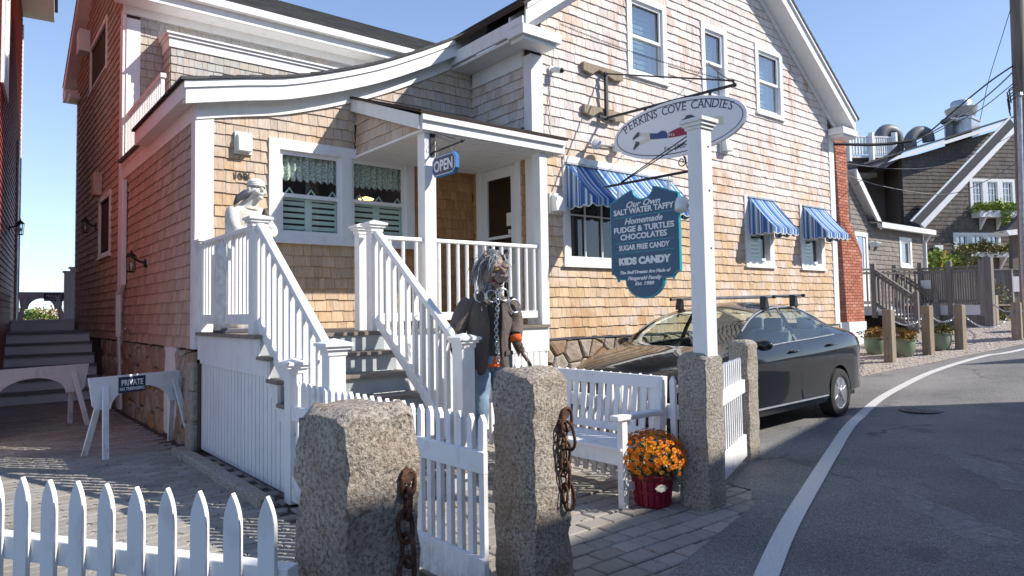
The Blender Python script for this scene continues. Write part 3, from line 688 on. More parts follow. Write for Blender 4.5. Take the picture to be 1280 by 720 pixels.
# awnings
def awning(xa, xb, zt, zb, out, label):
    g = grp(house, 'awning'); g['label'] = label; ya = YM - .04; yb = YM - out; s_ = MB(); nn = 10
    vs = []; 
    for j_ in range(5):
        t = j_ / 4
        for i in range(nn + 1): vs.append((xa + (xb - xa) * i / nn, ya + (yb - ya) * t, zt + (zb - zt) * t - .025 * math.sin(math.pi * t) * (1 + .3 * math.sin(i * 1.7))))
    s_.add(vs, [(j_ * (nn + 1) + i, (j_ + 1) * (nn + 1) + i, (j_ + 1) * (nn + 1) + i + 1, j_ * (nn + 1) + i + 1) for j_ in range(4) for i in range(nn)])
    o = obj('canopy', s_, M['stripe_x'], g, smooth=True); md = o.modifiers.new('s', 'SOLIDIFY'); md.thickness = .006
    for xx in (xa, xb): s_ = MB(); s_.add([(xx, ya, zt), (xx, ya, zb - .0), (xx, yb, zb)], [(0, 1, 2)]); o = obj('side_panel', s_, M['stripe_y'], g); md = o.modifiers.new('s', 'SOLIDIFY'); md.thickness = .006; md.offset = 0
    def scallop(P, Q, n_, mt):
        P, Q = V(P), V(Q); s2 = MB(); k_ = n_ * 8; vs = []
        for i in range(k_ + 1):
            t = i / k_; c_ = P.lerp(Q, t); dz = .085 + .035 * abs(math.sin(math.pi * t * n_)); vs += [tuple(c_), (c_.x, c_.y, c_.z - dz + .012), (c_.x, c_.y, c_.z - dz)]
        s2.add(vs, [(3 * i, 3 * i + 1, 3 * i + 4, 3 * i + 3) for i in range(k_)]); o_ = obj('valance', s2, M[mt], g); md_ = o_.modifiers.new('s', 'SOLIDIFY'); md_.thickness = .006; md_.offset = 0
        s3 = MB(); s3.add([(a_[0], a_[1], a_[2]) for a_ in vs], [(3 * i + 1, 3 * i + 2, 3 * i + 5, 3 * i + 4) for i in range(k_)]); o_ = obj('trim', s3, M['cream'], g); md_ = o_.modifiers.new('s', 'SOLIDIFY'); md_.thickness = .007; md_.offset = 0
    scallop((xa, yb, zb), (xb, yb, zb), max(3, round((xb - xa) / .19)), 'stripe_x'); scallop((xa, ya, zb), (xa, yb, zb), 3, 'stripe_y'); scallop((xb, ya, zb), (xb, yb, zb), 3, 'stripe_y')
    b = MB(); b.beam((xa - .02, YM - .045, zt + .02), (xb + .02, YM - .045, zt + .02), .03, .03); obj('awning_bar', b, M['galv'], g)
    for xx in (xa + .02, xb - .02): b = MB(); b.tube([(xx, ya, zb + .02), (xx, yb + .02, zb + .01)], .008, 6); obj('awning_arm', b, M['galv'], g)
awning(6.44, 8.70, 3.44, 2.93, .52, 'long blue striped awning behind the hanging signs')
awning(10.84, 11.66, 3.38, 2.82, .50, 'small blue striped awning nearer the white sign post'); awning(12.70, 13.56, 3.38, 2.84, .50, 'small blue striped awning nearest the brick chimney')
b = MB(); b.box(6.40, 8.66, YM - .045, YM, 3.46, 3.56); obj('head_casing', b, M['white'], house)

# ---- left wall of the main block (door in it) and wing front wall
inner = grp(house, 'porch_wall')
DOOR = (7.03, 8.03, FL, 3.62)
backing(inner, (XM, 8.2, BASE), -Y, -X, 8.2 - YM, BASE, 4.95, [(8.2 - DOOR[1], 8.2 - DOOR[0], FL, DOOR[3])])
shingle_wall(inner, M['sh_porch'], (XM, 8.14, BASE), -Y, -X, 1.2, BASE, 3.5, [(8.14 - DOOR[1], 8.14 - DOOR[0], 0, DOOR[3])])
shingle_wall(inner, M['sh_main'], (XM, 8.14, 3.5), -Y, -X, 1.2, 3.9, 4.75)
swp = [(1.9, 4.04), (2.47, 4.17), (3.1, 4.31), (4.08, 4.66), (4.8, 5.0), (5.7, 5.49), (6.3, 5.84)]
sx = [p[0] for p in swp]; sz = [p[1] for p in swp]
def swoop(x):
    i = max(0, min(len(swp) - 2, int(np.searchsorted(sx, x)) - 1)); P = [V((a, c, 0)) for a, c in swp]; p0, p1, p2, p3 = P[max(i - 1, 0)], P[i], P[i + 1], P[min(i + 2, len(P) - 1)]
    t = (x - p1.x) / (p2.x - p1.x); m1 = (p2.y - p0.y) / (p2.x - p0.x); m2 = (p3.y - p1.y) / (p3.x - p1.x); h = p2.x - p1.x
    return (2 * t ** 3 - 3 * t * t + 1) * p1.y + (t ** 3 - 2 * t * t + t) * h * m1 + (-2 * t ** 3 + 3 * t * t) * p2.y + (t ** 3 - t * t) * h * m2
wing = grp(house, 'wing_wall')
DW = (2.90, 4.86, 2.36, 3.62)   # double window
dwx0 = at_y(335, 300, YW).x; dwx1 = at_y(517, 300, YW).x; dz0 = at_y(335, 299, YW).z; dz1 = at_y(337, 172, YW).z
DW = (dwx0, dwx1, dz0, dz1)
wx0 = XW + .17
mid = (DW[0] + DW[1]) / 2
hw = (DW[0] - wx0 + .03, DW[1] - wx0 - .03, DW[2] + .03, DW[3] - .03)
backing(wing, (XW, YW, BASE), X, -Y, XM - XW, BASE, 5.5, [(hw[0] + .17, hw[1] + .17, hw[2], hw[3])], lambda uu: swoop(uu + XW) - .12)
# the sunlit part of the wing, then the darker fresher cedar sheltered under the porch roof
shingle_wall(wing, M['sh_wing'], (wx0, YW, BASE), X, -Y, 3.98 - wx0, BASE, 5.5, [hw], lambda uu: swoop(uu + wx0) - .3, ind=lambda uu, z: True)
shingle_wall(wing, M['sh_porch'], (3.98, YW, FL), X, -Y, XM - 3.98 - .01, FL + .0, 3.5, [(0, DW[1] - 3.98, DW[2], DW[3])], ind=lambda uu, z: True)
shingle_wall(wing, M['sh_wing'], (3.98, YW, 3.9), X, -Y, XM - 3.98 - .01, 3.9, 5.5, [], lambda uu: swoop(uu + 3.98) - .3)
b = MB(); b.box(XW - .005, XW + .17, YW - .03, YW, BASE + .0, 3.86); b.box(XW - .03, XW - .005, YW - .03, YW + .14, BASE, 3.86); obj('corner_board', b, M['white'], wing, bevel=.003)
b = MB(); b.box(XW + .17, 4.0, YW - .04, YW, BASE - .02, BASE + .0); obj('drip_cap', b, M['greyp'], wing)
# swooping rake board, frieze and soffit of the wing
def swoop_band(name, y0, y1, d0, d1, xa, xb, material='white', n_=40):
    mb = MB(); vs = []
    for i in range(n_ + 1):
        x = xa + (xb - xa) * i / n_; z = swoop(x); vs += [(x, y0, z - d0), (x, y0, z - d1), (x, y1, z - d1), (x, y1, z - d0)]
    fs = []
    for i in range(n_):
        a = 4 * i
        fs += [(a, a + 4, a + 5, a + 1)[::-1], (a + 1, a + 5, a + 6, a + 2)[::-1], (a + 2, a + 6, a + 7, a + 3)[::-1], (a + 3, a + 7, a + 4, a)[::-1]]
    fs += [(0, 1, 2, 3)[::-1], (4 * n_, 4 * n_ + 1, 4 * n_ + 2, 4 * n_ + 3)]
    mb.add(vs, fs); return obj(name, mb, M[material], house)
swoop_band('rake_fascia', 7.95, 7.98, .02, .27, 1.9, 6.0); swoop_band('rake_crown', 7.925, 7.951, .02, .10, 1.88, 6.0)
swoop_band('rake_soffit', 7.981, 8.12, .20, .24, 1.9, XM); swoop_band('rake_frieze', 8.105, 8.149, .235, .42, 2.05, XM)
# roof of the wing: a curved sheet with shingle courses
rf = grp(house, 'roof'); mb = MB(); N_ = 30
for i in range(N_):
    xa = 1.84 + (6.2 - 1.84) * i / N_; xb = 1.84 + (6.2 - 1.84) * (i + 1) / N_; za, zb = swoop(max(xa, 1.9)) + (0 if xa > 1.9 else -.01), swoop(xb); y = 7.90; k_ = 0
    y1 = 10.62 if xa < 5.4 else 11.9
    while y < y1:
        ye = min(y + .3, y1); mb.add([(xa, y, za + .018), (xb, y, zb + .008), (xb, ye, zb + .008), (xa, ye, za + .018), (xa, y, za - .02), (xb, y, zb - .02), (xa, ye, za - .0)], [(0, 1, 2, 3), (4, 5, 1, 0), (6, 4, 0, 3)]); y = ye
obj('roof_shingles', mb, M['roof'], rf, stuff=True)
swoop_band('deck', 7.91, 10.6, -.0, .018, 1.86, 6.1, 'underlay').parent = rf
# left side of the wing: eave, fascia, frieze, shingles, foundation
side = grp(house, 'side_wall')
b = MB(); b.box(1.88, 1.905, 7.98, 10.62, 3.83, 4.03); obj('fascia', b, M['white'], side)
b = MB(); b.box(1.905, XW - .001, 7.98, 10.62, 3.84, 3.87); obj('soffit', b, M['white'], side)
b = MB(); b.box(XW - .03, XW - .0, YW + .14, 12.42, 3.66, 3.86); b.box(XW - .05, XW - .001, 10.62, 12.42, 3.86, 3.92); obj('frieze', b, M['white'], side)
b = MB(); b.box(XW - .10, XW + 3.2, 10.6, 12.44, 3.92, 3.96); obj('deck_edge', b, M['iron'], side)
b = MB(); b.box(XW, XW + .1, YW + .005, 12.4, BASE, 3.9); obj('sheathing', b, M['underlay'], side)
shingle_wall(side, M['sh_side'], (XW, 12.42, BASE), -Y, -X, 12.42 - YW - .14, BASE, 3.66, [])
b = MB(); b.box(XW + .02, XW + .3, YW - .0, 18.2, -.1, BASE - .01); b.box(XW + .02, 2.4, YW + .03, YW + .3, -.1, BASE - .01); obj('mortar', b, M['mortar'], fd)
voronoi_stones(fd, (XW + .02, 14.3, -.05), -Y, -X, 14.3 - YW, BASE + .03, .3, .05, 8, holes=((4.65, 5.35, 0, 2),))
b = MB(); b.box(XW + .0, XW + .02, 9.0, 9.62, 0.0, BASE)
for i in range(9): b.box(XW - .008, XW + .001, 9.0 + i * .07, 9.0 + i * .07 + .058, .02, BASE - .02)
obj('crawl_panel', b, M['white'], fd)
# squared corner stones at the near corner
for i, (hh) in enumerate((.30, .33, .32)):
    b = MB(); b.box(XW - .06, XW + .25, YW - .05 - .02 * (i % 2), YW + .24 + .05 * (i % 2), .0 + .33 * i - .03, .0 + .33 * i + hh - .03); obj('stone', b, M['stone'], fd, bevel=.03)

# double window of the wing
for (xa, xb) in ((DW[0], mid + .045), (mid + .045, DW[1])):
    pass
g = grp(house, 'window'); g['label'] = 'wide double window with lace valance over mint half shutters'
fb = MB(); fr = .13; t = .04
fb.box(DW[0], DW[0] + fr, YW - t, YW + .04, DW[2], DW[3]); fb.box(DW[1] - fr, DW[1], YW - t, YW + .04, DW[2], DW[3]); fb.box(DW[0] + fr, DW[1] - fr, YW - t - .003, YW + .04, DW[3] - fr, DW[3]); fb.box(DW[0] + fr, DW[1] - fr, YW - t + .003, YW + .04, DW[2], DW[2] + .07); fb.box(mid - .07, mid + .07, YW - t + .001, YW + .04, DW[2] + .07, DW[3] - fr)
obj('frame', fb, M['white'], g, bevel=.003)
b = MB(); b.box(DW[0] - .03, DW[1] + .03, YW - .07, YW, DW[2] - .04, DW[2] - .002); obj('sill', b, M['white'], g)
for (xa, xb) in ((DW[0] + fr, mid - .07), (mid + .07, DW[1] - fr)):
    za, zb = DW[2] + .07, DW[3] - fr; zm = za + (zb - za) * .47; sw = .045; s_ = MB()
    for (p, q, yo) in ((zm - .02, zb, .0), (za, zm + .02, -.02)):
        yy = YW + .005 + yo; s_.box(xa, xa + sw, yy, yy + .03, p, q); s_.box(xb - sw, xb, yy, yy + .03, p, q); s_.box(xa + sw, xb - sw, yy, yy + .03, p, p + sw); s_.box(xa + sw, xb - sw, yy, yy + .03, q - sw, q)
    obj('sash', s_, M['vinyl'], g)
    p = MB(); p.add([(xa + .02, YW + .03, za + .02), (xb - .02, YW + .03, za + .02), (xb - .02, YW + .03, zb - .02), (xa + .02, YW + .03, zb - .02)], [(0, 1, 2, 3)]); obj('pane', p, M['glass'], g)
    hw_ = (xb - xa) / 2
    louvre(g, (xa, YW, za + .02), X, -Y, hw_, zm - za - .02, 5, off=.09); louvre(g, (xa + hw_, YW, za + .02), X, -Y, hw_, zm - za - .02, 5, off=.09)
    l = MB(); nn = 110; vs = []
    for i in range(nn + 1):
        t = i / nn; xx = xa + (xb - xa) * t; dr = .30 + .05 * abs(math.sin(t * math.pi * 9)) + .008 * math.sin(i * 2.3); yy = YW + .10 + .02 * math.sin(t * 60)
        vs += [(xx, yy, zb), (xx, yy, zb - dr)]
    l.add(vs, [(2 * i, 2 * i + 1, 2 * i + 3, 2 * i + 2) for i in range(nn)]); obj('lace_valance', l, M['lace'], g)
    r_ = MB(); A = YW + .9
    r_.add([(xa - .1, A, za), (xb + .1, A, za), (xb + .1, A, zb + .1), (xa - .1, A, zb + .1), (xa - .1, YW + .12, za), (xb + .1, YW + .12, za), (xb + .1, YW + .12, zb + .1), (xa - .1, YW + .12, zb + .1)], [(0, 1, 2, 3), (0, 1, 5, 4), (1, 2, 6, 5), (2, 3, 7, 6), (3, 0, 4, 7)]); obj('room', r_, M['dark'], g)
    # small trinkets on the meeting rail
    tr = MB(); 
    for q in range(3): xx = xa + .1 + q * .28; tr.tube([(xx, YW + .06, zm + .03), (xx + .05, YW + .06, zm + .10), (xx + .1, YW + .06, zm + .03)], .012, 5)
    obj('trinket', tr, M['shutter'], g)
lamp_ = MB(); lamp_.lathe([(.02, .03), (.11, 0), (.1, -.015)], (4.45, YW + .6, 3.06), 12); em = mat('lamp_glow', (1, .7, .35)); em.node_tree.nodes['Principled BSDF'].inputs['Emission Color'].default_value = (1, .55, .2, 1); em.node_tree.nodes['Principled BSDF'].inputs['Emission Strength'].default_value = 2.2
obj('pendant_lamp', lamp_, em, g)

# ---- porch roof, ceiling, posts
pr = grp(house, 'porch_roof'); PX0, PX1, PY0 = 3.95, 6.06, 6.42
RT = 4.27; RE = 3.66   # roof at wall / eave
b = MB(); b.box(PX0, PX1, PY0, PY0 + .03, RE - .19, RE - .03); b.box(PX0 - .015, PX1 + .015, PY0 - .035, PY0 - .001, RE - .09, RE - .02); b.box(PX1 - .001, PX1 + .03, PY0 + .0, YM - .03, RE - .19, RE - .03)
obj('fascia', b, M['white'], pr, bevel=.003)
b = MB(); b.prism([(PX0 - .0, PY0 + .03, RE - .19), (PX0, PY0 + .03, RE - .03), (PX0, YW - .02, RT - .03), (PX0, YW - .02, RT - .2)], (-.03, 0, 0)); obj('rake_board', b, M['white'], pr)
b = MB(); b.box(PX0 + .02, XM - .03, PY0 + .03, YW - .03, 3.46, 3.485)
obj('ceiling', b, M['white'], pr)
b = MB()
yy = PY0 + .06
while yy < YW - .05: b.box(PX0 + .03, XM - .04, yy, yy + .008, 3.455, 3.461); yy += .08
obj('ceiling_bead', b, M['white'], pr, stuff=True)
def ptop(uu): return RT - .16 - (RT - RE) * (uu) / (YW - PY0)
b = MB(); b.prism([(PX0 + .05, YW - .02, 3.48), (PX0 + .05, YW - .02, RT - .12), (PX0 + .05, PY0 + .05, RE - .12), (PX0 + .05, PY0 + .05, 3.48)], (.03, 0, 0)); obj('cheek_sheathing', b, M['underlay'], pr)
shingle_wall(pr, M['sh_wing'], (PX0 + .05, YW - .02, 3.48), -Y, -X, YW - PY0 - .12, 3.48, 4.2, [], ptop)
roof_slab(house, (PX0 - .05, PY0 - .05, RE), (PX1 + .05, PY0 - .05, RE), (PX1 - .15, YW + .02, RT), (PX0 - .05, YW + .02, RT), thick=.025, course=.13, name='roof')
b = MB(); b.box(4.02, 4.17, 6.50, 6.65, FL - .0, 3.47); obj('porch_post', b, M['white'], house, bevel=.005)
b = MB(); b.box(XM - .16, XM - .031, YM - .31, YM - .16, FL, 3.47); 
obj('porch_post', b, M['white'], house, bevel=.005)
# door
dg = grp(house, 'door'); xd = XM
b = MB(); y0, y1, z0, z1 = DOOR
b.box(xd - .04, xd + .05, y0, y0 + .11, z0, z1); b.box(xd - .04, xd + .05, y1 - .11, y1, z0, z1); b.box(xd - .043, xd + .05, y0 + .11, y1 - .11, z1 - .17, z1); obj('door_frame', b, M['white'], dg, bevel=.003)
a0, a1, b0, b1 = y0 + .115, y1 - .115, z0 + .02, z1 - .175
b = MB(); st = .115; b.box(xd - .015, xd + .02, a0, a0 + st, b0, b1); b.box(xd - .015, xd + .02, a1 - st, a1, b0, b1); b.box(xd - .015, xd + .02, a0 + st, a1 - st, b1 - .14, b1); b.box(xd - .015, xd + .02, a0 + st, a1 - st, b0, b0 + .35); b.box(xd - .012, xd + .018, a0 + st, a1 - st, b0 + 1.16, b0 + 1.20); obj('door_leaf', b, M['offwhite'], dg, bevel=.003)
b = MB(); b.add([(xd, a0 + st, b0 + .35), (xd, a1 - st, b0 + .35), (xd, a1 - st, b1 - .14), (xd, a0 + st, b1 - .14)], [(0, 1, 2, 3)]); obj('pane', b, M['glass'], dg)
b = MB(); b.add([(xd + .9, y0 - .05, z0), (xd + .9, y1 + .1, z0), (xd + .9, y1 + .1, z1), (xd + .9, y0 - .05, z1), (xd + .05, y0, z0), (xd + .05, y1, z0), (xd + .05, y1, z1), (xd + .05, y0, z1)], [(0, 1, 2, 3), (0, 1, 5, 4), (1, 2, 6, 5), (2, 3, 7, 6), (3, 0, 4, 7)]); obj('room', b, M['room'], dg)
b = MB(); b.tube([(xd - .02, a0 + .06, b0 + .80), (xd - .06, a0 + .06, b0 + .82), (xd - .06, a0 + .06, b0 + .98), (xd - .02, a0 + .06, b0 + 1.0)], .01, 6); obj('handle', b, M['galv'], dg)
b = MB(); b.box(xd - .006, xd - .002, 7.31, 7.55, b0 + .55, b0 + 1.08); obj('poster', b, M['lettering'], dg)
b = MB(); b.box(xd - .009, xd - .0062, 7.33, 7.53, b0 + .88, b0 + 1.0); b.box(xd - .009, xd - .0062, 7.40, 7.52, b0 + .62, b0 + .84); obj('poster_print', b, M['greyp'], dg)
b = MB(); b.box(xd - .006, xd - .002, 7.255, 7.37, b0 + 1.32, b0 + 1.50); b.box(xd - .006, xd - .002, 7.26, 7.34, b0 + 1.21, b0 + 1.27); obj('notice', b, M['cream'], dg)

# porch deck (floor boards) and the white skirt below it
pd = grp(house, 'porch_deck')
yy = 6.47
while yy < YW - .1:
    b = MB(); b.box(3.36, XM - .04, yy, yy + .134, FL - .035, FL); obj('floor_board', b, M['tread'], pd); yy += .14
b = MB(); b.box(3.36, XM - .04, 6.50, 6.53, .95, FL - .036); obj('skirt_board', b, M['white'], pd)
b = MB(); b.box(3.36, XM - .04, 6.50, 6.53, 0, .12); b.box(3.36, XM - .04, 6.535, 6.54, .1, .95)
xx = 3.38
while xx < XM - .1: b.box(xx, xx + .085, 6.505, 6.528, .12, .95); xx += .1
obj('skirt_slats', b, M['white'], pd, stuff=True)
# porch railing between the posts
def railing(parent, P, Q, zl, zh, n_, rail=(.06, .045), low=True, name='railing', r=.022, square=False):
    P, Q = V(P), V(Q); d = (Q - P); g = grp(parent, name) if parent.parent is None else parent
    b = MB(); b.beam(P + Z * zh, Q + Z * zh, rail[0], rail[1]); obj('top_rail', b, M['white'], g, bevel=.01)
    b = MB(); b.beam(P + Z * zl, Q + Z * zl, .05, .09); obj('bottom_rail', b, M['white'], g, bevel=.006)
    for i in range(n_):
        c = P.lerp(Q, (i + .5) / n_); b = MB()
        if square: b.box(c.x - r, c.x + r, c.y - r, c.y + r, c.z + zl + .04, c.z + zh - .02)
        else: b.tube([c + Z * (zl + .04), c + Z * (zh - .02)], r, 8)
        obj('baluster', b, M['white'], g)
    return g
railing(house, (3.36, 6.56, FL), (4.02, 6.56, FL), .13, .98, 4)
railing(house, (4.17, 6.56, FL), (XM - .16, 6.56, FL), .13, .98, 12)

# vents, camera, floodlight, house number
def vent(p, n, w=.2, h=.26, d=.11):
    p, n = V(p), V(n); u = Z.cross(n).normalized(); b = MB(); b.obox(p - u * w / 2 - Z * h / 2, u * w, n * .03, Z * h)
    b.prism([p - u * w * .38 + Z * h * .42 + n * .03, p - u * w * .38 - Z * h * .4 + n * .03, p - u * w * .38 - Z * h * .4 + n * d, p - u * w * .38 + Z * h * .25 + n * d * .8], u * w * .76)
    return obj('vent_hood', b, M['offwhite'], house, bevel=.006)
q = at_y(303, 180, YW); vent((q.x, YW - .018, q.z), -Y)
q = at_y(692, 255, YM); vent((q.x, YM - .018, q.z), -Y, .22, .28, .14)
q = at_y(903, 182, YM); vent((q.x, YM - .018, q.z), -Y, .24, .28, .14)
q = at_y(851, 240, YM)
num = text_mb('108', .13, .012); q = at_y(301, 221, YW); place(num, (q.x, YW - .03, q.z - .03), X, Z, -Y); obj('house_number', num, M['iron'], house)
q = at_y(687, 88, YM); cm = thing('security_camera', 'white dome security camera under the cornice of the gable', 'camera', q)
b = MB(); b.lathe([(.05, 0), (.05, .03)], (q.x, YM - .018, q.z), 12, axis=-Y); b.tube([(q.x, YM - .03, q.z), (q.x + .03, YM - .10, q.z - .01), (q.x + .06, YM - .16, q.z - .03)], [.03, .045, .045], 10); obj('camera_body', b, M['offwhite'], cm, smooth=True, sharp=50)
b = MB(); b.ball((q.x + .065, YM - .17, q.z - .035), .035); obj('lens', b, M['black'], cm, smooth=True)
b = MB(); b.tube([(q.x - .01, YM - .02, q.z - .03), (q.x - .02, YM - .028, q.z - .4), (q.x - .03, YM - .028, 3.62)], .006, 5); obj('cable', b, M['offwhite'], cm)
q = at_y(735, 181, YM); fl = thing('flood_light', 'twin white flood lamp on a conduit above the long striped awning', 'light', q)
q2 = at_y(765, 184, YM)
b = MB(); b.tube([(q.x - .02, YM - .05, q.z), (q2.x, YM - .05, q2.z)], .014, 6); obj('conduit', b, M['galv'], fl)
b = MB(); b.box(q2.x - .02, q2.x + .1, YM - .09, YM - .018, q2.z - .07, q2.z + .05); obj('junction_box', b, M['offwhite'], fl, bevel=.006)
for (xx, zz) in ((q.x, q.z), (q2.x + .1, q2.z + .02)): b = MB(); b.lathe([(.02, -.0), (.035, .04), (.07, .10), (.075, .13), (.06, .135)], (xx, YM - .09, zz), 14, axis=(-.3, -.9, -.3)); obj('lamp_head', b, M['offwhite'], fl, smooth=True, sharp=45)

# downspout and spigot on the side wall
ds = grp(house, 'downspout'); b = MB(); b.box(XW - .10, XW - .03, 12.05, 12.14, 1.95, 3.6); obj('pipe', b, M['white'], ds, bevel=.01)
b = MB(); b.beam((XW - .065, 12.10, 1.97), (XW - .1, 12.3, 1.80), .07, .07, up=(1, 0, 0)); b.box(XW - .13, XW - .06, 12.24, 12.33, 1.15, 1.82); obj('lower_pipe', b, M['white'], ds, bevel=.01)
b = MB(); b.tube([(XW - .09, 12.25, 1.18), (XW - .08, 12.2, .7), (XW - .07, 12.1, .05)], .018, 6); obj('hose', b, M['offwhite'], ds)
b = MB(); b.box(XW - .05, XW - .0, 12.44, 12.62, .0, 6.45); obj('corner_board', b, M['white'], side)
q = at_x(165, 413, XW); b = MB(); b.tube([(XW, q.y, q.z), (XW - .12, q.y, q.z), (XW - .13, q.y - .02, q.z - .05)], .014, 6); b.lathe([(.035, 0), (.035, .01)], (XW - .09, q.y, q.z + .03), 8); obj('spigot', b, M['galv'], house)

# ================================================================ TALL BLOCK BEHIND
tall = thing('tall_shingled_house', 'taller shingled block with dark roof rising behind the swooping eave', 'house', (5, 15, 0))
tw = grp(tall, 'side_wall'); YT0, YT1 = 12.62, 18.2; EZ = 6.42
def tt(uu): yy = YT1 - uu; return EZ + .30 + .66 * (3.0 - abs(yy - 15.35))
TWs = []
def onx(px, py): q = at_x(px, py, XW); return q
u0 = onx(116, 80).y; u1 = onx(137, 60).y
HA = (YT1 - 16.2, YT1 - 14.15, 6.0, 6.98); HB = (YT1 - 14.82, YT1 - 13.58, 2.55, 3.68)
b = MB(); b.prism([(XW, YT0 - .1, 0), (XW, YT1, 0), (XW, YT1, EZ + .3), (XW, 15.35, 8.55), (XW, YT0 - .1, EZ + .2)], (.1, 0, 0)); obj('sheathing', b, M['underlay'], tw)
shingle_wall(tw, M['sh_side'], (XW, YT1, BASE), -Y, -X, YT1 - YT0, BASE, 8.7, [HA, HB], tt)
b = MB(); b.box(XW - .02, XW, YT1 - .12, YT1, BASE, 6.6); obj('corner_board', b, M['white'], tw)
window(tall, (XW, YT1 - HA[0], HA[2]), -Y, -X, (HA[1] - HA[0]), HA[3] - HA[2], .1, muntin=(2, 1), kind='plain', glass='upglass', deep=0)
window(tall, (XW, YT1 - HB[0], HB[2]), -Y, -X, HB[1] - HB[0], HB[3] - HB[2], .1, kind='plain', glass='glass', deep=0)
b = MB(); b.box(XW - .03, XW - .0, YT0 + .02, YT0 + .19, BASE - 1.1, 6.3); obj('corner_board', b, M['white'], tw)
for yy0, zz in ((16.45, 7.05), (14.6, 4.05)):
    pass
q = onx(113, 48); b = MB(); b.box(XW - .22, XW - .02, q.y - .2, q.y + .2, q.z - .35, q.z + .1); obj('vent_hood', b, M['offwhite'], tall, bevel=.01)
q = onx(128, 231); b = MB(); b.box(XW - .16, XW - .02, q.y - .16, q.y + .16, q.z - .22, q.z + .2); obj('vent_hood', b, M['sh_side'], tall, bevel=.01)
# front wall of the tall block
tf = grp(tall, 'front_wall')
b = MB(); b.box(XW, 10, YT0 - .17, YT0 - .05, 3.9, EZ); obj('sheathing', b, M['underlay'], tf)
shingle_wall(tf, M['sh_tall'], (XW + .2, YT0 - .17, 3.9), X, -Y, 7.6, 3.9, EZ - .05, [(.38, 7.6, 3.9, 6.02)])
b = MB(); b.box(XW - .0, XW + .2, YT0 - .2, YT0 - .171, 3.9, EZ - .1); obj('corner_board', b, M['white'], tf)
q0 = at_y(520, 63, 12.0)
b = MB(); b.box(XW - .05, 10, 12.41, 12.449, EZ - .04, EZ + .12); obj('frieze', b, M['white'], tf)
b = MB(); b.box(XW - .18, 10, 12.05, 12.41, EZ + .10, EZ + .14); obj('soffit', b, M['white'], tf)
b = MB(); b.box(XW - .18, 10, 12.03, 12.05, EZ + .10, EZ + .36); b.box(XW - .18, 10, 11.92, 12.03, EZ + .25, EZ + .38); obj('gutter', b, M['white'], tf, bevel=.02)
roof_slab(tall, (XW - .25, 11.94, EZ + .38), (11, 11.94, EZ + .38), (11, 15.35, 8.66), (XW - .25, 15.35, 8.66), course=.16)
roof_slab(tall, (XW - .25, 18.75, EZ + .38), (11, 18.75, EZ + .38), (11, 15.35, 8.66), (XW - .25, 15.35, 8.66), course=.16)
for (ya, yb) in ((11.94, 15.35), (18.75, 15.35)):
    b = MB(); za, zb = EZ + .34, 8.62; b.prism([(XW - .24, ya, za), (XW - .24, yb, zb), (XW - .24, yb, zb - .24), (XW - .24, ya, za - .24)], (.03, 0, 0))
    b.prism([(XW - .21, ya, za - .20), (XW - .21, yb, zb - .20), (XW - .21, yb, zb - .23), (XW - .21, ya, za - .23)], (.21, 0, 0)); obj('rake_board', b, M['white'], tall)
b = MB(); b.box(XW - .24, XW, 18.2, 18.75, EZ + .02, EZ + .2); b.box(XW - .2, XW + .0, 17.75, 18.3, EZ - .1, EZ + .02); obj('cornice_return', b, M['white'], tall)
# bump-out box with its white cap
bo = grp(tall, 'bump_out'); BX = 2.62; BY = 11.92
b = MB(); b.box(BX, 9.5, BY, 12.45, 3.9, 5.95); obj('sheathing', b, M['underlay'], bo)
shingle_wall(bo, M['sh_tall'], (BX, BY, 3.9), X, -Y, 5.0, 3.9, 5.9, []); shingle_wall(bo, M['sh_tall'], (BX, 12.44, 3.9), -Y, -X, .52, 3.9, 5.9, [])
b = MB(); b.box(BX - .03, 9.5, BY - .03, 12.4, 5.80, 5.95); b.box(BX - .05, 9.5, BY - .06, 12.4, 5.95, 6.0); b.prism([(BX - .08, BY - .09, 6.0), (BX - .08, 12.44, 6.0), (BX - .08, 12.44, 6.12), (BX - .08, BY - .09, 6.03)], (7, 0, 0)); obj('cap', b, M['white'], bo)
# roof-deck railing
rg = grp(tall, 'roof_railing')
b = MB(); b.box(XW + .0, XW + .07, 9.98, 12.4, 4.66, 4.72); obj('top_rail', b, M['white'], rg)
b = MB(); b.box(XW + .01, XW + .05, 9.98, 12.4, 4.0, 4.05); obj('bottom_rail', b, M['white'], rg)
yy = 10.0
while yy < 12.35: b = MB(); b.box(XW + .01, XW + .055, yy, yy + .035, 4.05, 4.66); obj('baluster', b, M['white'], rg); yy += .115
for sh in (): pass

# ================================================================ PORCH STEPS
st = thing('porch_steps', 'white porch steps with grey treads, lattice skirt and two sloping balustrades', 'steps', (2.7, 6, 0))
SX0, SX1 = 2.10, 3.32; NR = 7; RI = FL / NR; GO = .245; YF = 6.14
b = MB(); yy = YF
while yy < YW - .1: b.box(SX0 - .06, SX1 + .04, yy, min(yy + .133, YW - .05), FL - .035, FL); yy += .138
obj('landing_boards', b, M['tread'], st)
prof = []
for i in range(1, NR):
    z = FL - RI * i; ya = YF - GO * i
    b = MB(); b.box(SX0 - .05, SX1 + .03, ya - .02, ya + GO + .0, z - .032, z); obj('tread', b, M['tread'], st, bevel=.004)
for i in range(NR):
    z = FL - RI * i; ya = YF - GO * i + .02
    b = MB(); b.box(SX0 + .0, SX1, ya, ya + .02, z - RI + .002, z - .036); obj('riser', b, M['riser'], st)
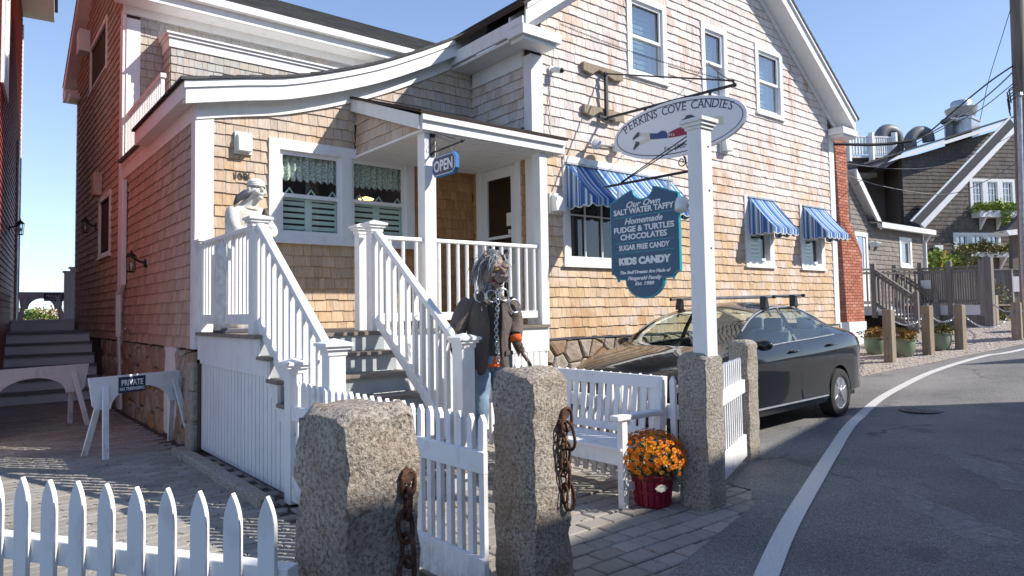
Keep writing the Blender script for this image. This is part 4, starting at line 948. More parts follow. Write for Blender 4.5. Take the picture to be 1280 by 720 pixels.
# stepped side boards (left in view) and the boarded skirt below
for xs_, nm in ((SX0 - .03, 'stringer'), (SX1, 'stringer')):
    pts = [(xs_, YW - .06, FL - .036), (xs_, YF + .02, FL - .036)]
    for i in range(1, NR):
        z = FL - RI * i - .033; y = YF - GO * i + .02; pts += [(xs_, y + GO - .0, z), (xs_, y, z)]
    pts += [(xs_, YF - GO * (NR - 1) + .02, 0.0), (xs_, YF - GO * (NR - 1) + .26, 0), (xs_, YF - .15, FL - .036 - .32), (xs_, YW - .06, FL - .036 - .30)]
    b = MB(); b.prism(pts, (.028, 0, 0)); obj(nm, b, M['white'], st)
yy = 5.36
while yy < YW - .1:
    zt_ = min(FL - .33, FL - .33 - (YF - .15 - yy) * RI / GO) if yy < YF - .15 else FL - .33
    b = MB(); b.prism([(SX0 - .012, yy, .02), (SX0 - .012, yy + .085, .02), (SX0 - .012, yy + .085, max(.1, zt_ + (.085 * .74 if yy < YF - .2 else 0))), (SX0 - .012, yy, max(.1, zt_))], (.02, 0, 0)); obj('skirt_board', b, M['white'], st); yy += .1
b = MB(); b.box(SX0 + .03, SX0 + .04, 5.3, YW - .1, .0, .85); b.box(SX0 - .03, SX0 + .1, YW - .16, YW - .06, 0, FL - .3); obj('skirt_backing', b, M['underlay'], st)
def newel(parent, x, y, z0, h, w=.11, label=None, double=False):
    b = MB(); b.box(x - w / 2, x + w / 2, y - w / 2, y + w / 2, z0, z0 + h - .06); g = obj('newel', b, M['white'], parent, bevel=.006)
    b = MB(); c = w / 2 + .015
    for (k_, za, zb) in ((0, -.10, -.06), (.018, -.06, -.035), (.035, -.035, -.012)): b.box(x - w / 2 - .008 - k_, x + w / 2 + .008 + k_, y - w / 2 - .008 - k_, y + w / 2 + .008 + k_, z0 + h + za, z0 + h + zb)
    e = w / 2 + .04; b.add([(x - e, y - e, z0 + h - .012), (x + e, y - e, z0 + h - .012), (x + e, y + e, z0 + h - .012), (x - e, y + e, z0 + h - .012), (x, y, z0 + h + .022)], [(0, 1, 4), (1, 2, 4), (2, 3, 4), (3, 0, 4), (3, 2, 1, 0)])
    o = obj('newel_cap', b, M['white'], parent); return g
TY, LYn = YF + .10, YF - GO * (NR - 1) + .05
LX, RX = SX0 + .035, SX1 - .04
newel(st, LX, YF + .20, FL, 1.08, .13); newel(st, RX, YF + .14, FL, 1.10, .12); newel(st, RX, YF + .42, FL, 1.10, .11)
newel(st, LX + .0, LYn, .1, 1.16, .13); newel(st, RX + .0, LYn, .1, 1.16, .13)
newel(st, LX - .01, YW - .11, FL, 1.03, .09)
slope_top = (2.24, 1.22)
for xx, yt in ((LX, YF + .14), (RX, YF + .08)):
    P, Q = V((xx, yt, 2.27)), V((xx, LYn + .06, 1.17)); b = MB(); b.beam(P, Q, .075, .06); obj('handrail', b, M['white'], st, bevel=.015)
    P2, Q2 = V((xx, yt, 1.40)), V((xx, LYn + .06, .30)); b = MB(); b.beam(P2, Q2, .05, .10); obj('bottom_rail', b, M['white'], st, bevel=.006)
    nb = 11
    for i in range(nb):
        a = P.lerp(Q, (i + .55) / nb); c = P2.lerp(Q2, (i + .55) / nb); b = MB(); b.box(a.x - .02, a.x + .02, a.y - .02, a.y + .02, c.z + .03, a.z - .02); obj('baluster', b, M['white'], st)
# landing balustrade on the left
P, Q = V((LX - .01, YW - .16, FL)), V((LX - .01, YF + .26, FL))
b = MB(); b.beam(P + Z * .98, Q + Z * .98, .06, .05); obj('handrail', b, M['white'], st, bevel=.012)
b = MB(); b.beam(P + Z * .14, Q + Z * .14, .05, .10); obj('bottom_rail', b, M['white'], st, bevel=.006)
for i in range(14):
    a = P.lerp(Q, (i + .5) / 14); b = MB(); b.box(a.x - .018, a.x + .018, a.y - .018, a.y + .018, FL + .18, FL + .96); obj('baluster', b, M['white'], st)

# ================================================================ PICKET FENCES
def picket(mb, x, y, z0, z1, d, w, t, kind='point'):
    "one pale; d: direction along the fence"
    d = V((d[0], d[1], 0)).normalized(); n = V((-d.y, d.x, 0)); c = V((x, y, 0))
    if kind == 'point': pr_ = [(-w / 2, z0), (w / 2, z0), (w / 2, z1 - w * .75), (0, z1), (-w / 2, z1 - w * .75)]
    elif kind == 'gothic':
        pr_ = [(-w / 2, z0), (w / 2, z0)] + [(w / 2 * (1 - t_ ** 2.1), z1 - .105 + .105 * t_) for t_ in (0, .2, .4, .6, .78, .9, .97)] + [(0, z1)] + [(-w / 2 * (1 - t_ ** 2.1), z1 - .105 + .105 * t_) for t_ in (.97, .9, .78, .6, .4, .2, 0)]
    else: pr_ = [(-w / 2, z0), (w / 2, z0), (w / 2, z1), (-w / 2, z1)]
    mb.prism([c + d * p[0] + Z * p[1] - n * t / 2 for p in pr_], n * t)
def picket_fence(name, label, A, B, ztop, n, w, t, rails, cat='fence', mt='fence', kind='point', z0=.06, off=.03, dip=0, posts=()):
    A, B = V((*A, 0)), V((*B, 0)); d = (B - A).normalized(); nn = V((-d.y, d.x, 0)); f = thing(name, label, cat, A)
    for i in range(n):
        p = A.lerp(B, (i + .5) / n); b = MB(); picket(b, p.x, p.y, z0, ztop - dip * 4 * ((i + .5) / n) * (1 - (i + .5) / n) + random.uniform(-.004, .004), d, w, t, kind); obj('picket', b, M[mt], f, bevel=.001 if kind == 'point' else .002)
    for (zr, hh, th) in rails:
        b = MB(); b.obox(A + nn * off - nn * (th / 2) + Z * (zr - hh / 2), d * (B - A).length, nn * th, Z * hh); obj('rail', b, M[mt], f, bevel=.004)
    for (x, y, w_, h_) in posts: newel(f, x, y, 0, h_, w_)
    return f
# court gate fence running toward the lens from the post at the steps
picket_fence('picket_fence', 'white picket gate fence running from the steps toward the granite posts', (2.05, 5.22), (2.09, 2.80), .935, 25, .042, .026, [(.70, .11, .03), (.13, .19, .03)], cat='fence', off=-.02, posts=((2.07, 5.30, .12, 1.10),), z0=.05)
# fence behind the bench
picket_fence('picket_fence', 'white picket fence behind the garden bench in front of the car', (4.42, 6.35), (4.30, 3.22), .935, 28, .05, .024, [(.66, .11, .03), (.16, .10, .03)], off=.028)
# side gate between the two granite posts
picket_fence('picket_gate', 'small white slatted gate between the two granite posts by the lane', (4.72, 3.30), (5.76, 3.74), .99, 12, .034, .022, [(.72, .12, .03), (.17, .20, .03)], cat='gate', off=-.024, posts=())
# front fence, rounded gothic pales
FA = V((.816, 2.164, 0)); dd = V((-.546, .838, 0)).normalized()
nF = 22; A2 = FA; B2 = A2 + dd * (.1328 * nF)
picket_fence('picket_fence', 'weathered white front fence with rounded gothic pickets at lower left', (A2.x, A2.y), (B2.x, B2.y), .885, nF, .064, .018, [(.618, .085, .06), (.16, .085, .06)], kind='gothic', off=-.040, mt='fence')

# ================================================================ GRANITE POSTS with chains
def granite_post(label, x, y, w, h, ang, seed, mt='granite', group='rough granite posts along the fence', rough=.014, d=None):
    rs = random.Random(seed); bm = bmesh.new(); d = d or w; nx, nz = 7, 26
    t = thing('granite_post', label, 'stone post', (x, y, 0), group)
    pts = []
    bmesh.ops.create_cube(bm, size=1)
    bmesh.ops.subdivide_edges(bm, edges=[e for e in bm.edges], cuts=5, use_grid_fill=True)
    # more rings up the shaft
    for c_ in np.linspace(-.45, .45, 22): bmesh.ops.bisect_plane(bm, geom=bm.verts[:] + bm.edges[:] + bm.faces[:], plane_co=(0, 0, float(c_)), plane_no=(0, 0, 1))
    from mathutils import noise as NZ
    for v in bm.verts:
        p = v.co.copy(); q = V((p.x * w, p.y * d, (p.z + .5) * (h + .05) - .05))
        ex = abs(p.x) > .49; ey = abs(p.y) > .49; ez = p.z > .49
        if ex and ey: q.x *= .95; q.y *= .95
        if ez: q.z -= .012 + (.03 if (ex or ey) else 0) + (.03 if (ex and ey) else 0)
        s_ = V((seed * 3.1, seed * 1.7, 0))
        nv = V((NZ.noise(q * 7 + s_), NZ.noise(q * 7 + s_ + V((9, 0, 0))), NZ.noise(q * 7 + s_ + V((0, 9, 0))))) * rough * 1.5 + V((NZ.noise(q * 24 + s_), NZ.noise(q * 24 + V((5, 5, 5))), NZ.noise(q * 24 + V((0, 4, 9))))) * rough * .9
        q += nv; q.x *= 1 - .05 * (q.z / h); v.co = Matrix.Rotation(ang, 3, 'Z') @ q + V((x, y, 0))
    me = bpy.data.meshes.new('shaft'); bm.to_mesh(me); bm.free(); me.materials.append(M[mt]); me.polygons.foreach_set('use_smooth', [True] * len(me.polygons)); me.set_sharp_from_angle(angle=rad(50))
    o = link('shaft', me, t)
    sb = o.modifiers.new('s', 'SUBSURF'); sb.levels = 1; sb.render_levels = 1; sb.subdivision_type = 'SIMPLE'
    return t
p1 = at_z(440, 505, 1.12); 
granite_post('broad squat granite post nearest the camera with rusty chain, lichen on its lit top', 1.13, 2.30, .325, 1.145, rad(10), 3, 'granite2', rough=.014)
granite_post('tall granite post in the middle beside the gate with a looped rusty chain', 2.40, 2.83, .30, 1.165, rad(8), 5, 'granite2', rough=.012)
granite_post('granite post carrying the white sign post beside the flower pot', 4.34, 3.16, .25, 1.14, rad(4), 9, rough=.005)
granite_post('slim granite post against the dark car behind the small side gate', 5.93, 3.82, .21, 1.15, rad(6), 12, rough=.008)
def chain(label, top, links, s=.052, r=.0085, sway=0, side=(1, 0, 0)):
    t = thing('rusty_chain', label, 'chain', top); me = None; z = top[2]; side = V(side).normalized(); fwd = Z.cross(side)
    b = MB(); b.lathe([(.03, 0), (.028, .02)], V(top) + V((0, 0, .03)) , 8, axis=side); obj('eye_plate', b, M['rust'], t)
    for i in range(links):
        # a stadium-shaped ring
        path = []; L = s * (1.25 if i else 1.0); wd = s * .45
        for k_ in range(17):
            a = 2 * math.pi * k_ / 16; path.append(V((wd * math.cos(a), 0, L * .5 * math.sin(a) + (L * .22 if math.sin(a) > .1 else (-L * .22 if math.sin(a) < -.1 else 0)))))
        b = MB(); b.tube(path, r, 6, cap=False)
        ang = (i % 2) * rad(80) + random.uniform(-.35, .35); tilt = random.uniform(-.22, .22)
        Mx = Matrix.Rotation(math.atan2(side.y, side.x) + math.pi / 2 + ang, 3, 'Z') @ Matrix.Rotation(tilt, 3, 'Y')
        c = V((top[0], top[1], z)) + side * (.018 + random.uniform(-.006, .008)) + fwd * random.uniform(-.012, .012)
        b.v = [tuple(Mx @ V(v) + c) for v in b.v]; obj('chain_link', b, M['rust'], t, smooth=True); z -= L * 1.02
        if (L * 1.2) > 9: break
    return t
# the chain hangs on the lane-side faces
def facept(cx, cy, w, ang, side, u): 
    n = Matrix.Rotation(ang, 3, 'Z') @ V(side); tt_ = Z.cross(n); return V((cx, cy, 0)) + n * (w / 2 + .012) + tt_ * u, n
c, n = facept(1.13, 2.30, .31, rad(10), (0, -1, 0), .075); chain('long rusty chain hanging down the face of the nearest granite post', (c.x, c.y, .86), 8, .062, .009, side=n)
c, n = facept(2.40, 2.83, .29, rad(8), (0, -1, 0), .075); chain('looped rusty chain on the tall middle granite post', (c.x, c.y, .885), 5, .082, .0095, side=n)
c, n = facept(2.40, 2.83, .29, rad(8), (0, -1, 0), .05); chain('thinner rusty chain strand hanging behind the loop on the middle granite post', (c.x, c.y, .84), 6, .055, .0055, side=n)

# ================================================================ WHITE SIGN POST with hanging signs
sp = thing('sign_post', 'white square sign post standing on the granite post, flared cap on top', 'sign post', (4.34, 3.13, 1.12))
q = at_x(870, 152, 4.28); SPX, SPY, SW_ = 4.33, 3.10, .128
b = MB(); b.box(SPX - SW_ / 2, SPX + SW_ / 2, SPY - SW_ / 2, SPY + SW_ / 2, 1.10, 2.83); obj('post', b, M['white'], sp, bevel=.004)
b = MB(); 
for (k_, a_, c_) in ((.012, 2.79, 2.815), (.026, 2.815, 2.84), (.04, 2.84, 2.87)): b.box(SPX - SW_ / 2 - k_, SPX + SW_ / 2 + k_, SPY - SW_ / 2 - k_, SPY + SW_ / 2 + k_, a_, c_)
obj('cap', b, M['white'], sp, bevel=.003)
for zz in (2.66, 2.33, 1.9): b = MB(); b.ball((SPX + .02, SPY - SW_ / 2, zz), .008); obj('screw', b, M['greyp'], sp)
# bracket: rod with scroll and two stays, pointing to the house
br = thing('sign_bracket', 'black iron scroll bracket on the white post holding the blue menu sign', 'bracket', (SPX, SPY, 2.5))
ya, zb_ = SPY + SW_ / 2, 2.50
b = MB(); b.tube([(SPX, ya, zb_), (SPX, ya + .86, zb_ + .01), (SPX, ya + .93, zb_ + .01)], [.011, .011, .003], 8); obj('rod', b, M['black'], br)
for dx_ in (-.03, .03): b = MB(); b.tube([(SPX + dx_, ya, zb_ + .27), (SPX + dx_ * .2, ya + .72, zb_ + .02)], .005, 5); obj('stay', b, M['black'], br)
b = MB(); pth = []
for i in range(26): a = i / 25 * 2.6 * math.pi; rr_ = .012 + .034 * (1 - i / 25); pth.append((SPX, ya + .10 + rr_ * math.cos(a + 2.0) * 1.0, zb_ + .085 + rr_ * math.sin(a + 2.0)))
b.tube([(SPX, ya, zb_ + .0), (SPX, ya + .05, zb_ + .03)] + pth, .0045, 5); b.tube([(SPX, ya, zb_ + .18), (SPX, ya + .07, zb_ + .22), (SPX, ya + .16, zb_ + .19)], .004, 5); obj('scroll', b, M['black'], br)
# menu sign: shaped board in the plane x = SPX, read from the left side; u runs toward the lens (-y), v up
def board_outline(w, h):
    "shouldered board: concave scoop on top, concave corners and round drop below; origin at centre"
    P = []; hw_ = w / 2; t = h / 2
    P += [(-hw_, t * .80)]; P += [(-.17, t * .965)]; P += [(-.115, t * 1.0)]
    for i in range(13): a = math.pi + math.pi * i / 12; P.append((.105 * math.cos(a) * 1.0, t * .99 + .11 * math.sin(a) * .75))
    P += [(.115, t * 1.0), (.17, t * .965), (hw_, t * .80), (hw_, -t * .60)]
    for i in range(1, 6): a = math.pi / 2 + math.pi / 2 * i / 6; P.append((hw_ + .0 + .075 * math.cos(a) - .0, -t * .60 - .085 + .085 * math.sin(a)))
    P += [(hw_ - .075, -t * .71)]
    for i in range(13): a = 0 - math.pi * i / 12; P.append((.20 * math.cos(a), -t * .72 + .155 * math.sin(a)))
    P += [(-hw_ + .075, -t * .71)]
    for i in range(5, 0, -1): a = math.pi / 2 - math.pi / 2 * i / 6; P.append((-hw_ + .075 * math.cos(a) - .0, -t * .60 - .085 + .085 * math.sin(a)))
    P += [(-hw_, -t * .60)]
    return P
from mathutils.geometry import tessellate_polygon
def flat_poly(mb, pts2, z, thick, hole=None):
    "extruded concave outline in the local xy plane"
    tri = tessellate_polygon([[V((a, b_, 0)) for a, b_ in pts2]]); n_ = len(pts2); vs = [(a, b_, z) for a, b_ in pts2] + [(a, b_, z + thick) for a, b_ in pts2]; fs = []
    ar = sum(pts2[i][0] * pts2[(i + 1) % n_][1] - pts2[(i + 1) % n_][0] * pts2[i][1] for i in range(n_)); 
    for t3 in tri:
        t3 = tuple(t3); a, b_, c_ = [pts2[i] for i in t3]; s_ = (b_[0] - a[0]) * (c_[1] - a[1]) - (c_[0] - a[0]) * (b_[1] - a[1])
        if s_ < 0: t3 = t3[::-1]
        fs.append(tuple(i + n_ for i in t3)); fs.append(t3[::-1])
    for i in range(n_):
        j_ = (i + 1) % n_; f = (i, j_, j_ + n_, i + n_); fs.append(f if ar > 0 else f[::-1])
    mb.add(vs, fs); return mb
U2, V2, N2 = V((0, -1, 0)), Z, V((-1, 0, 0))
pTL = at_x(764, 252, SPX); pBR = at_x(848, 330, SPX); pBot = at_x(806, 368, SPX); pTR = at_x(849, 236, SPX)
wS = pTL.y - pTR.y; ztop = pTR.z + .06; zbot = pBot.z; hS = ztop - zbot; cS = V((SPX, (pTL.y + pTR.y) / 2, (ztop + zbot) / 2))
ms = thing('menu_sign', 'dark blue shaped board listing salt water taffy, fudge and candy, hanging by the post', 'sign', cS)
ol = board_outline(wS, hS)
OS = cS + V((.02, 0, 0))
o = obj('board', place(flat_poly(MB(), ol, .010, .026), OS, U2, V2, N2), M['teal'], ms)
inner_ol = []
cxp, cyp = 0, 0
def inset(pts, d):
    n_ = len(pts); out = []
    ar = sum(pts[i][0] * pts[(i + 1) % n_][1] - pts[(i + 1) % n_][0] * pts[i][1] for i in range(n_)); sg = 1 if ar > 0 else -1
    for i in range(n_):
        a, b_, c_ = V((*pts[i - 1], 0)), V((*pts[i], 0)), V((*pts[(i + 1) % n_], 0)); e1 = (b_ - a).normalized(); e2 = (c_ - b_).normalized()
        n1 = V((-e1.y, e1.x, 0)) * sg; n2 = V((-e2.y, e2.x, 0)) * sg; m_ = (n1 + n2); m_ = m_.normalized() * min(1.6, 1 / max(.4, m_.length / 2)); q_ = b_ + m_ * d; out.append((q_.x, q_.y))
    return out
obj('face', place(flat_poly(MB(), inset(ol, .011), .036, .0025), OS, U2, V2, N2), M['signblue'], ms)
rows = [('Our Own', .068, .665, .35, .0014), ('SALT WATER TAFFY', .064, .545, 0, .002), ('Homemade', .070, .35, .35, .0014), ('FUDGE & TURTLES', .064, .20, 0, .002), ('CHOCOLATES', .064, .055, 0, .002), ('SUGAR FREE CANDY', .060, -.145, 0, .002), ('KIDS CANDY', .076, -.42, 0, .005), ('The Stuff Dreams Are Made of', .036, -.60, .3, .0015), ('Fitzgerald Family', .040, -.72, .3, .0015), ('Est. 1980', .038, -.82, .3, .0015)]
for (tx, sz_, vz, sh_, bd) in rows:
    tmb = text_mb(tx, sz_, .003, sh_, bd); xs_ = [v[0] for v in tmb.v]; wd_ = max(xs_) - min(xs_); mx_ = wS * (.88 if sz_ > .06 else .74)
    if tx in ('Our Own',): mx_ = wS * .50
    if tx == 'Homemade': mx_ = wS * .56
    if tx == 'CHOCOLATES': mx_ = wS * .68
    if tx == 'KIDS CANDY': mx_ = wS * .76
    if tx == 'Fitzgerald Family': mx_ = wS * .5
    if tx == 'Est. 1980': mx_ = wS * .28
    k_ = mx_ / wd_; tmb.v = [(a * k_, b_, c_) for a, b_, c_ in tmb.v]
    obj('lettering', place(tmb, OS + Z * (vz * hS / 2) + N2 * .0400, U2, V2, N2), M['lettering'], ms)
for vz in (.485, -.01, -.20): b = MB(); b.box(-wS * .43, wS * .43, vz * hS / 2, vz * hS / 2 + .005, .0385, .0405); obj('rule', place(b, OS, U2, V2, N2), M['teal'], ms)
for yy in (pTL.y - .09, pTR.y + .10):
    b = MB(); b.tube([(SPX, yy, zb_), (SPX, yy, ztop - .02)], .004, 5); b.box(SPX - .012, SPX + .012, yy - .012, yy + .012, ztop - .07, ztop + .01); obj('hanger', b, M['galv'], ms)
# spot lamp on the post
pl = thing('spot_lamp', 'small white hooded spot lamp fixed on the side of the sign post', 'light', (SPX - .07, SPY + .05, 2.27))
b = MB(); b.lathe([(.035, 0), (.038, .02)], (SPX - .0, SPY + .064, 2.22), 12, axis=(0, 1, 0)); b.tube([(SPX, SPY + .08, 2.22), (SPX, SPY + .11, 2.24), (SPX - .01, SPY + .13, 2.25)], .012, 6); obj('arm', b, M['galv'], pl)
b = MB(); b.lathe([(.016, .062), (.042, .05), (.052, .017), (.052, -.045), (.045, -.05)], (SPX - .02, SPY + .16, 2.25), 16, axis=(.25, .1, 1)); obj('lamp_hood', b, M['offwhite'], pl, smooth=True, sharp=40)

# ================================================================ OVAL SIGN on the wall bracket
BXX = 7.18
wbk = thing('wall_bracket', 'black iron wall bracket with a long arm and stay chain high on the shingled gable', 'bracket', (BXX, YM, 4.3))
zA = at_y(757, 148, YM - .08).z; zT = at_y(757, 93, YM - .08).z; BXX = at_y(757, 148, YM - .08).x
for zz in (zA + .02, zT - .02):
    q = at_y(732, 148 if zz < 4.5 else 90, YM)
    b = MB(); b.prism([(BXX - .42, YM - .02, zz + .0), (BXX - .42, YM - .02, zz + .12), (BXX + .40, YM - .02, zz + .12), (BXX + .40, YM - .02, zz + .0), (BXX + .22, YM - .02, zz - .03), (BXX - .1, YM - .02, zz + .06), (BXX - .25, YM - .02, zz - .03)], (0, -.06, 0)); obj('back_plate', b, M['wood'], wbk, bevel=.006)
b = MB(); b.box(BXX - .022, BXX + .022, YM - .12, YM - .08, zA - .03, zT + .02); obj('upright', b, M['iron'], wbk)
SD_ = V((math.sin(rad(7)), -math.cos(rad(7)), 0)); SN_ = V((SD_.y, -SD_.x, 0)); BO_ = V((BXX, YM - .1, 0)); osx = lambda a_, c_: at_p(a_, c_, BO_, SN_)
tip = osx(918, 106); arm0 = V((BXX, YM - .1, zA)); 
b = MB(); b.tube([arm0, tip], .02, 8); b.ball(tip, .03); obj('arm', b, M['iron'], wbk)
b = MB(); b.tube([V((BXX, YM - .1, zT)), tip + Z * .05], .011, 6); b.beam(arm0 + V((.16, 0, 0)), arm0 + V((-.16, 0, 0)), .05, .03); obj('stay', b, M['iron'], wbk)
# stay chains from the wall to the arm tip
def chain_run(parent, P, Q, sag, n_, r_=.011, thick=.003, name='stay_chain', mt='iron'):
    P, Q = V(P), V(Q); b = MB()
    for i in range(n_):
        t0, t1 = i / n_, (i + 1) / n_; a = P.lerp(Q, t0) - Z * sag * 4 * t0 * (1 - t0); c_ = P.lerp(Q, t1) - Z * sag * 4 * t1 * (1 - t1); d = (c_ - a); m_ = (a + c_) / 2
        s_ = d.orthogonal().normalized() if i % 2 else d.cross(d.orthogonal()).normalized()
        pth = [m_ + d * .62 * math.cos(x_) + s_ * r_ * math.sin(x_) for x_ in [2 * math.pi * k_ / 8 for k_ in range(9)]]; b.tube(pth, thick, 4, cap=False)
    return obj(name, b, M[mt], parent)
chain_run(wbk, at_y(700, 30, YM - .05), tip + Z * .03, .05, 90); q = at_y(805, 92, YM); chain_run(wbk, (q.x + 1.6, YM - .05, q.z + .5), tip + Z * .03, .03, 60)
q = at_x(852, 159, BXX); p1_, p2_ = at_x(769, 172, BXX), at_x(935, 150, BXX)
eL, eR = osx(769, 180), osx(935, 145); hv = (osx(852, 123.5).z - osx(852, 195).z) / 2; wv = (eR - eL).dot(SD_) / 2
cO = (eL + eR) / 2; cO.z = (osx(852, 123.5).z + osx(852, 195).z) / 2; 
os_ = thing('oval_sign', 'large white oval shop sign with a painted reclining figure under the wall bracket', 'sign', cO)
def ell(a, c_, n_=56): return [(a * math.cos(2 * math.pi * i / n_), c_ * math.sin(2 * math.pi * i / n_)) for i in range(n_)]
SNo = SN_ if SN_.x < 0 else -SN_; OO = cO - SNo * .02
def onsign(mb): return place(mb, OO, SD_, V2, SNo)
obj('board', onsign(flat_poly(MB(), ell(wv, hv), 0, .045)), M['signwhite'], os_, bevel=.006)
b = MB(); e1, e2 = ell(wv - .045, hv - .04), ell(wv - .057, hv - .052); n_ = len(e1)
b.add([(p[0], p[1], .0465) for p in e1] + [(p[0], p[1], .0465) for p in e2], [(i, (i + 1) % n_, n_ + (i + 1) % n_, n_ + i) for i in range(n_)]); obj('rim_line', onsign(b), M['navy'], os_)
# lettering along the upper arc, with little slab serifs
stems = {'P': [.14], 'E': [.12], 'R': [.14, .85], 'K': [.13, .85], 'I': [.5], 'N': [.12, .88], 'C': [], 'O': [], 'V': [], 'A': [.1, .9], 'D': [.14], 'S': []}
txt = 'PERKINS COVE CANDIES'; adv = []
for ch in txt: adv.append(.62 if ch == ' ' else {'I': .42, 'E': .82, 'S': .78, 'P': .84, 'N': 1.05, 'O': 1.08, 'C': .98, 'V': .98, 'D': 1.05, 'A': 1.0}.get(ch, .95))
tot = sum(adv); a0_, a1_ = rad(163), rad(17); acc = 0; RA, RB = wv - .16, hv - .165
# even spacing along the arc length
ts = np.linspace(a0_, a1_, 400); ex = RA * np.cos(ts); ey = RB * np.sin(ts); Ls = np.concatenate([[0], np.cumsum(np.hypot(np.diff(ex), np.diff(ey)))])
for ch, ad in zip(txt, adv):
    mid_ = (acc + ad / 2) / tot * Ls[-1]; acc += ad
    if ch == ' ': continue
    x_, y_ = float(np.interp(mid_, Ls, ex)), float(np.interp(mid_, Ls, ey)); a = float(np.interp(mid_, Ls, ts)); tx_, ty_ = RA * math.sin(a), -RB * math.cos(a); L_ = math.hypot(tx_, ty_); tx_, ty_ = tx_ / L_, ty_ / L_
    gl = text_mb(ch, .158, .002, 0, 0); xs_ = [v[0] for v in gl.v]; ys_ = [v[1] for v in gl.v]; w_, h_ = max(xs_) - min(xs_), max(ys_); x_min = min(xs_)
    for f_ in stems[ch]:
        sx_ = x_min + w_ * f_
        for yb_ in (0, h_ - .006):
            if (ch in 'A' and yb_ > 0) or (ch == 'R' and f_ > .5 and yb_ > 0): continue
            gl.box(sx_ - .022, sx_ + .022, yb_, yb_ + .006, -.001, .001)
    if ch == 'V': gl.box(x_min - .01, x_min + .035, h_ - .006, h_, -.001, .001); gl.box(x_min + w_ - .035, x_min + w_ + .01, h_ - .006, h_, -.001, .001)
    gl.v = [(x_ + tx_ * a_ * .92 - ty_ * b_, y_ + ty_ * a_ * .92 + tx_ * b_, .047 + c_) for a_, b_, c_ in gl.v]
    obj('letter', onsign(gl), M['navy'], os_)
es = text_mb('Est. 1980', .085, .002); es.v = [(a_ - .02, b_ - hv * .74, .047 + c_) for a_, b_, c_ in es.v]; obj('lettering', onsign(es), M['navy'], os_)
# the reclining figure, flat painted shapes; traced in sign coordinates from the picture
def sgn(*pp):
    out = []
    for a_, b_ in pp: w__ = osx(a_, b_); out.append(((w__ - cO).dot(SD_), w__.z - cO.z))
    return out
def paint(name, pts, mt, z=.0475): obj(name, onsign(flat_poly(MB(), pts, z, .0012)), M[mt], os_)
def cz(*pp): return sgn(*[(750 + a_ / 4.8, 100 + b_ / 4.8) for a_, b_ in pp])
paint('painted_stocking', cz((245, 318), (310, 318), (312, 345), (305, 362), (250, 392), (240, 372), (285, 350), (240, 338)), 'cream')
paint('painted_shoe', cz((232, 316), (250, 318), (248, 335), (205, 364), (203, 352)), 'greyp'); paint('painted_shoe', cz((222, 370), (248, 374), (242, 392), (210, 424), (206, 416)), 'greyp')
paint('painted_breeches', cz((305, 322), (350, 322), (375, 306), (400, 308), (412, 322), (412, 350), (350, 356), (308, 358)), 'pantblue')
paint('painted_coat', cz((418, 318), (470, 292), (505, 280), (545, 285), (572, 312), (584, 358), (560, 352), (520, 330), (470, 342), (416, 350)), 'signred')
for i in range(3): paint('painted_lace', cz((418 + i * 14, 322 + 0), (422 + i * 14, 322), (430 + i * 12, 338), (425 + i * 12, 338)), 'cream', .0487)
paint('painted_face', cz((505, 250), (545, 245), (548, 262), (535, 282), (505, 278)), 'skin_paint', .0482)
paint('painted_hat', cz((495, 242), (515, 232), (525, 215), (550, 210), (572, 218), (582, 232), (598, 236), (590, 244), (540, 240), (500, 248)), 'greyp', .0490)
paint('painted_sleeve', cz((545, 262), (580, 250), (612, 262), (610, 275), (560, 275)), 'cream', .0482)
paint('painted_horn', cz((610, 245), (700, 222), (745, 218), (748, 272), (700, 270), (640, 262)), 'cream', .0478)
for ss_ in (-.48, .50):
    h0 = cO + SD_ * wv * ss_; t_ = (arm0.y - h0.y) / (arm0.y - tip.y); p = arm0.lerp(tip, t_); zz = cO.z + hv * math.sqrt(1 - ss_ ** 2) - .01
    b = MB(); b.tube([(h0.x, h0.y, p.z), (h0.x + .01, h0.y, (p.z + zz) / 2), (h0.x, h0.y, zz)], .006, 5); b.box(h0.x - .014, h0.x + .014, h0.y - .014, h0.y + .014, zz - .01, zz + .07); obj('hanger', b, M['black'], os_)

# ================================================================ OPEN SIGN on the porch post
q = V((4.095, 6.50, 0))
ob = thing('sign_bracket', 'small black iron bracket on the porch post holding the open sign', 'bracket', (q.x, q.y, 3.3)); ox = 4.12
za = at_x(533, 196, ox).z + .02; tp = at_x(581, 175, ox)
b = MB(); b.box(ox - .03, ox + .03, 6.482, 6.50, at_x(536, 197, ox).z, at_x(536, 166, ox).z); obj('plate', b, M['black'], ob)
b = MB(); b.tube([(ox, 6.49, za + .0), (ox, tp.y, tp.z)], [.012, .008], 8); b.ball((ox, tp.y + .05, tp.z), .018); obj('rod', b, M['black'], ob)
b = MB(); b.tube([(ox, 6.485, za + .24), (ox, tp.y + .16, tp.z + .04)], .004, 5); b.tube([(ox, 6.485, za + .2), (ox, tp.y + .22, tp.z + .02)], .003, 5)
pth = [(ox, 6.44 + .035 * math.cos(a) * (1 - a / 12), za + .09 + .045 * math.sin(a) * (1 - a / 12)) for a in [x_ * .5 for x_ in range(16)]]; b.tube(pth, .004, 5); obj('scroll', b, M['black'], ob)
c0, c1, c2, c3 = at_x(542, 196, ox), at_x(571, 190, ox), at_x(542, 222, ox), at_x(571, 216, ox)
yL, yR = c0.y, c1.y - .0; zt_, zb2 = (c0.z + c1.z) / 2, (c2.z + c3.z) / 2; wO, hO = yL - yR, zt_ - zb2
og = thing('open_sign', 'small blue open sign with clipped corners hanging from the porch post bracket', 'sign', (ox, (yL + yR) / 2, (zt_ + zb2) / 2)); OC = V((ox + .02, (yL + yR) / 2, (zt_ + zb2) / 2))
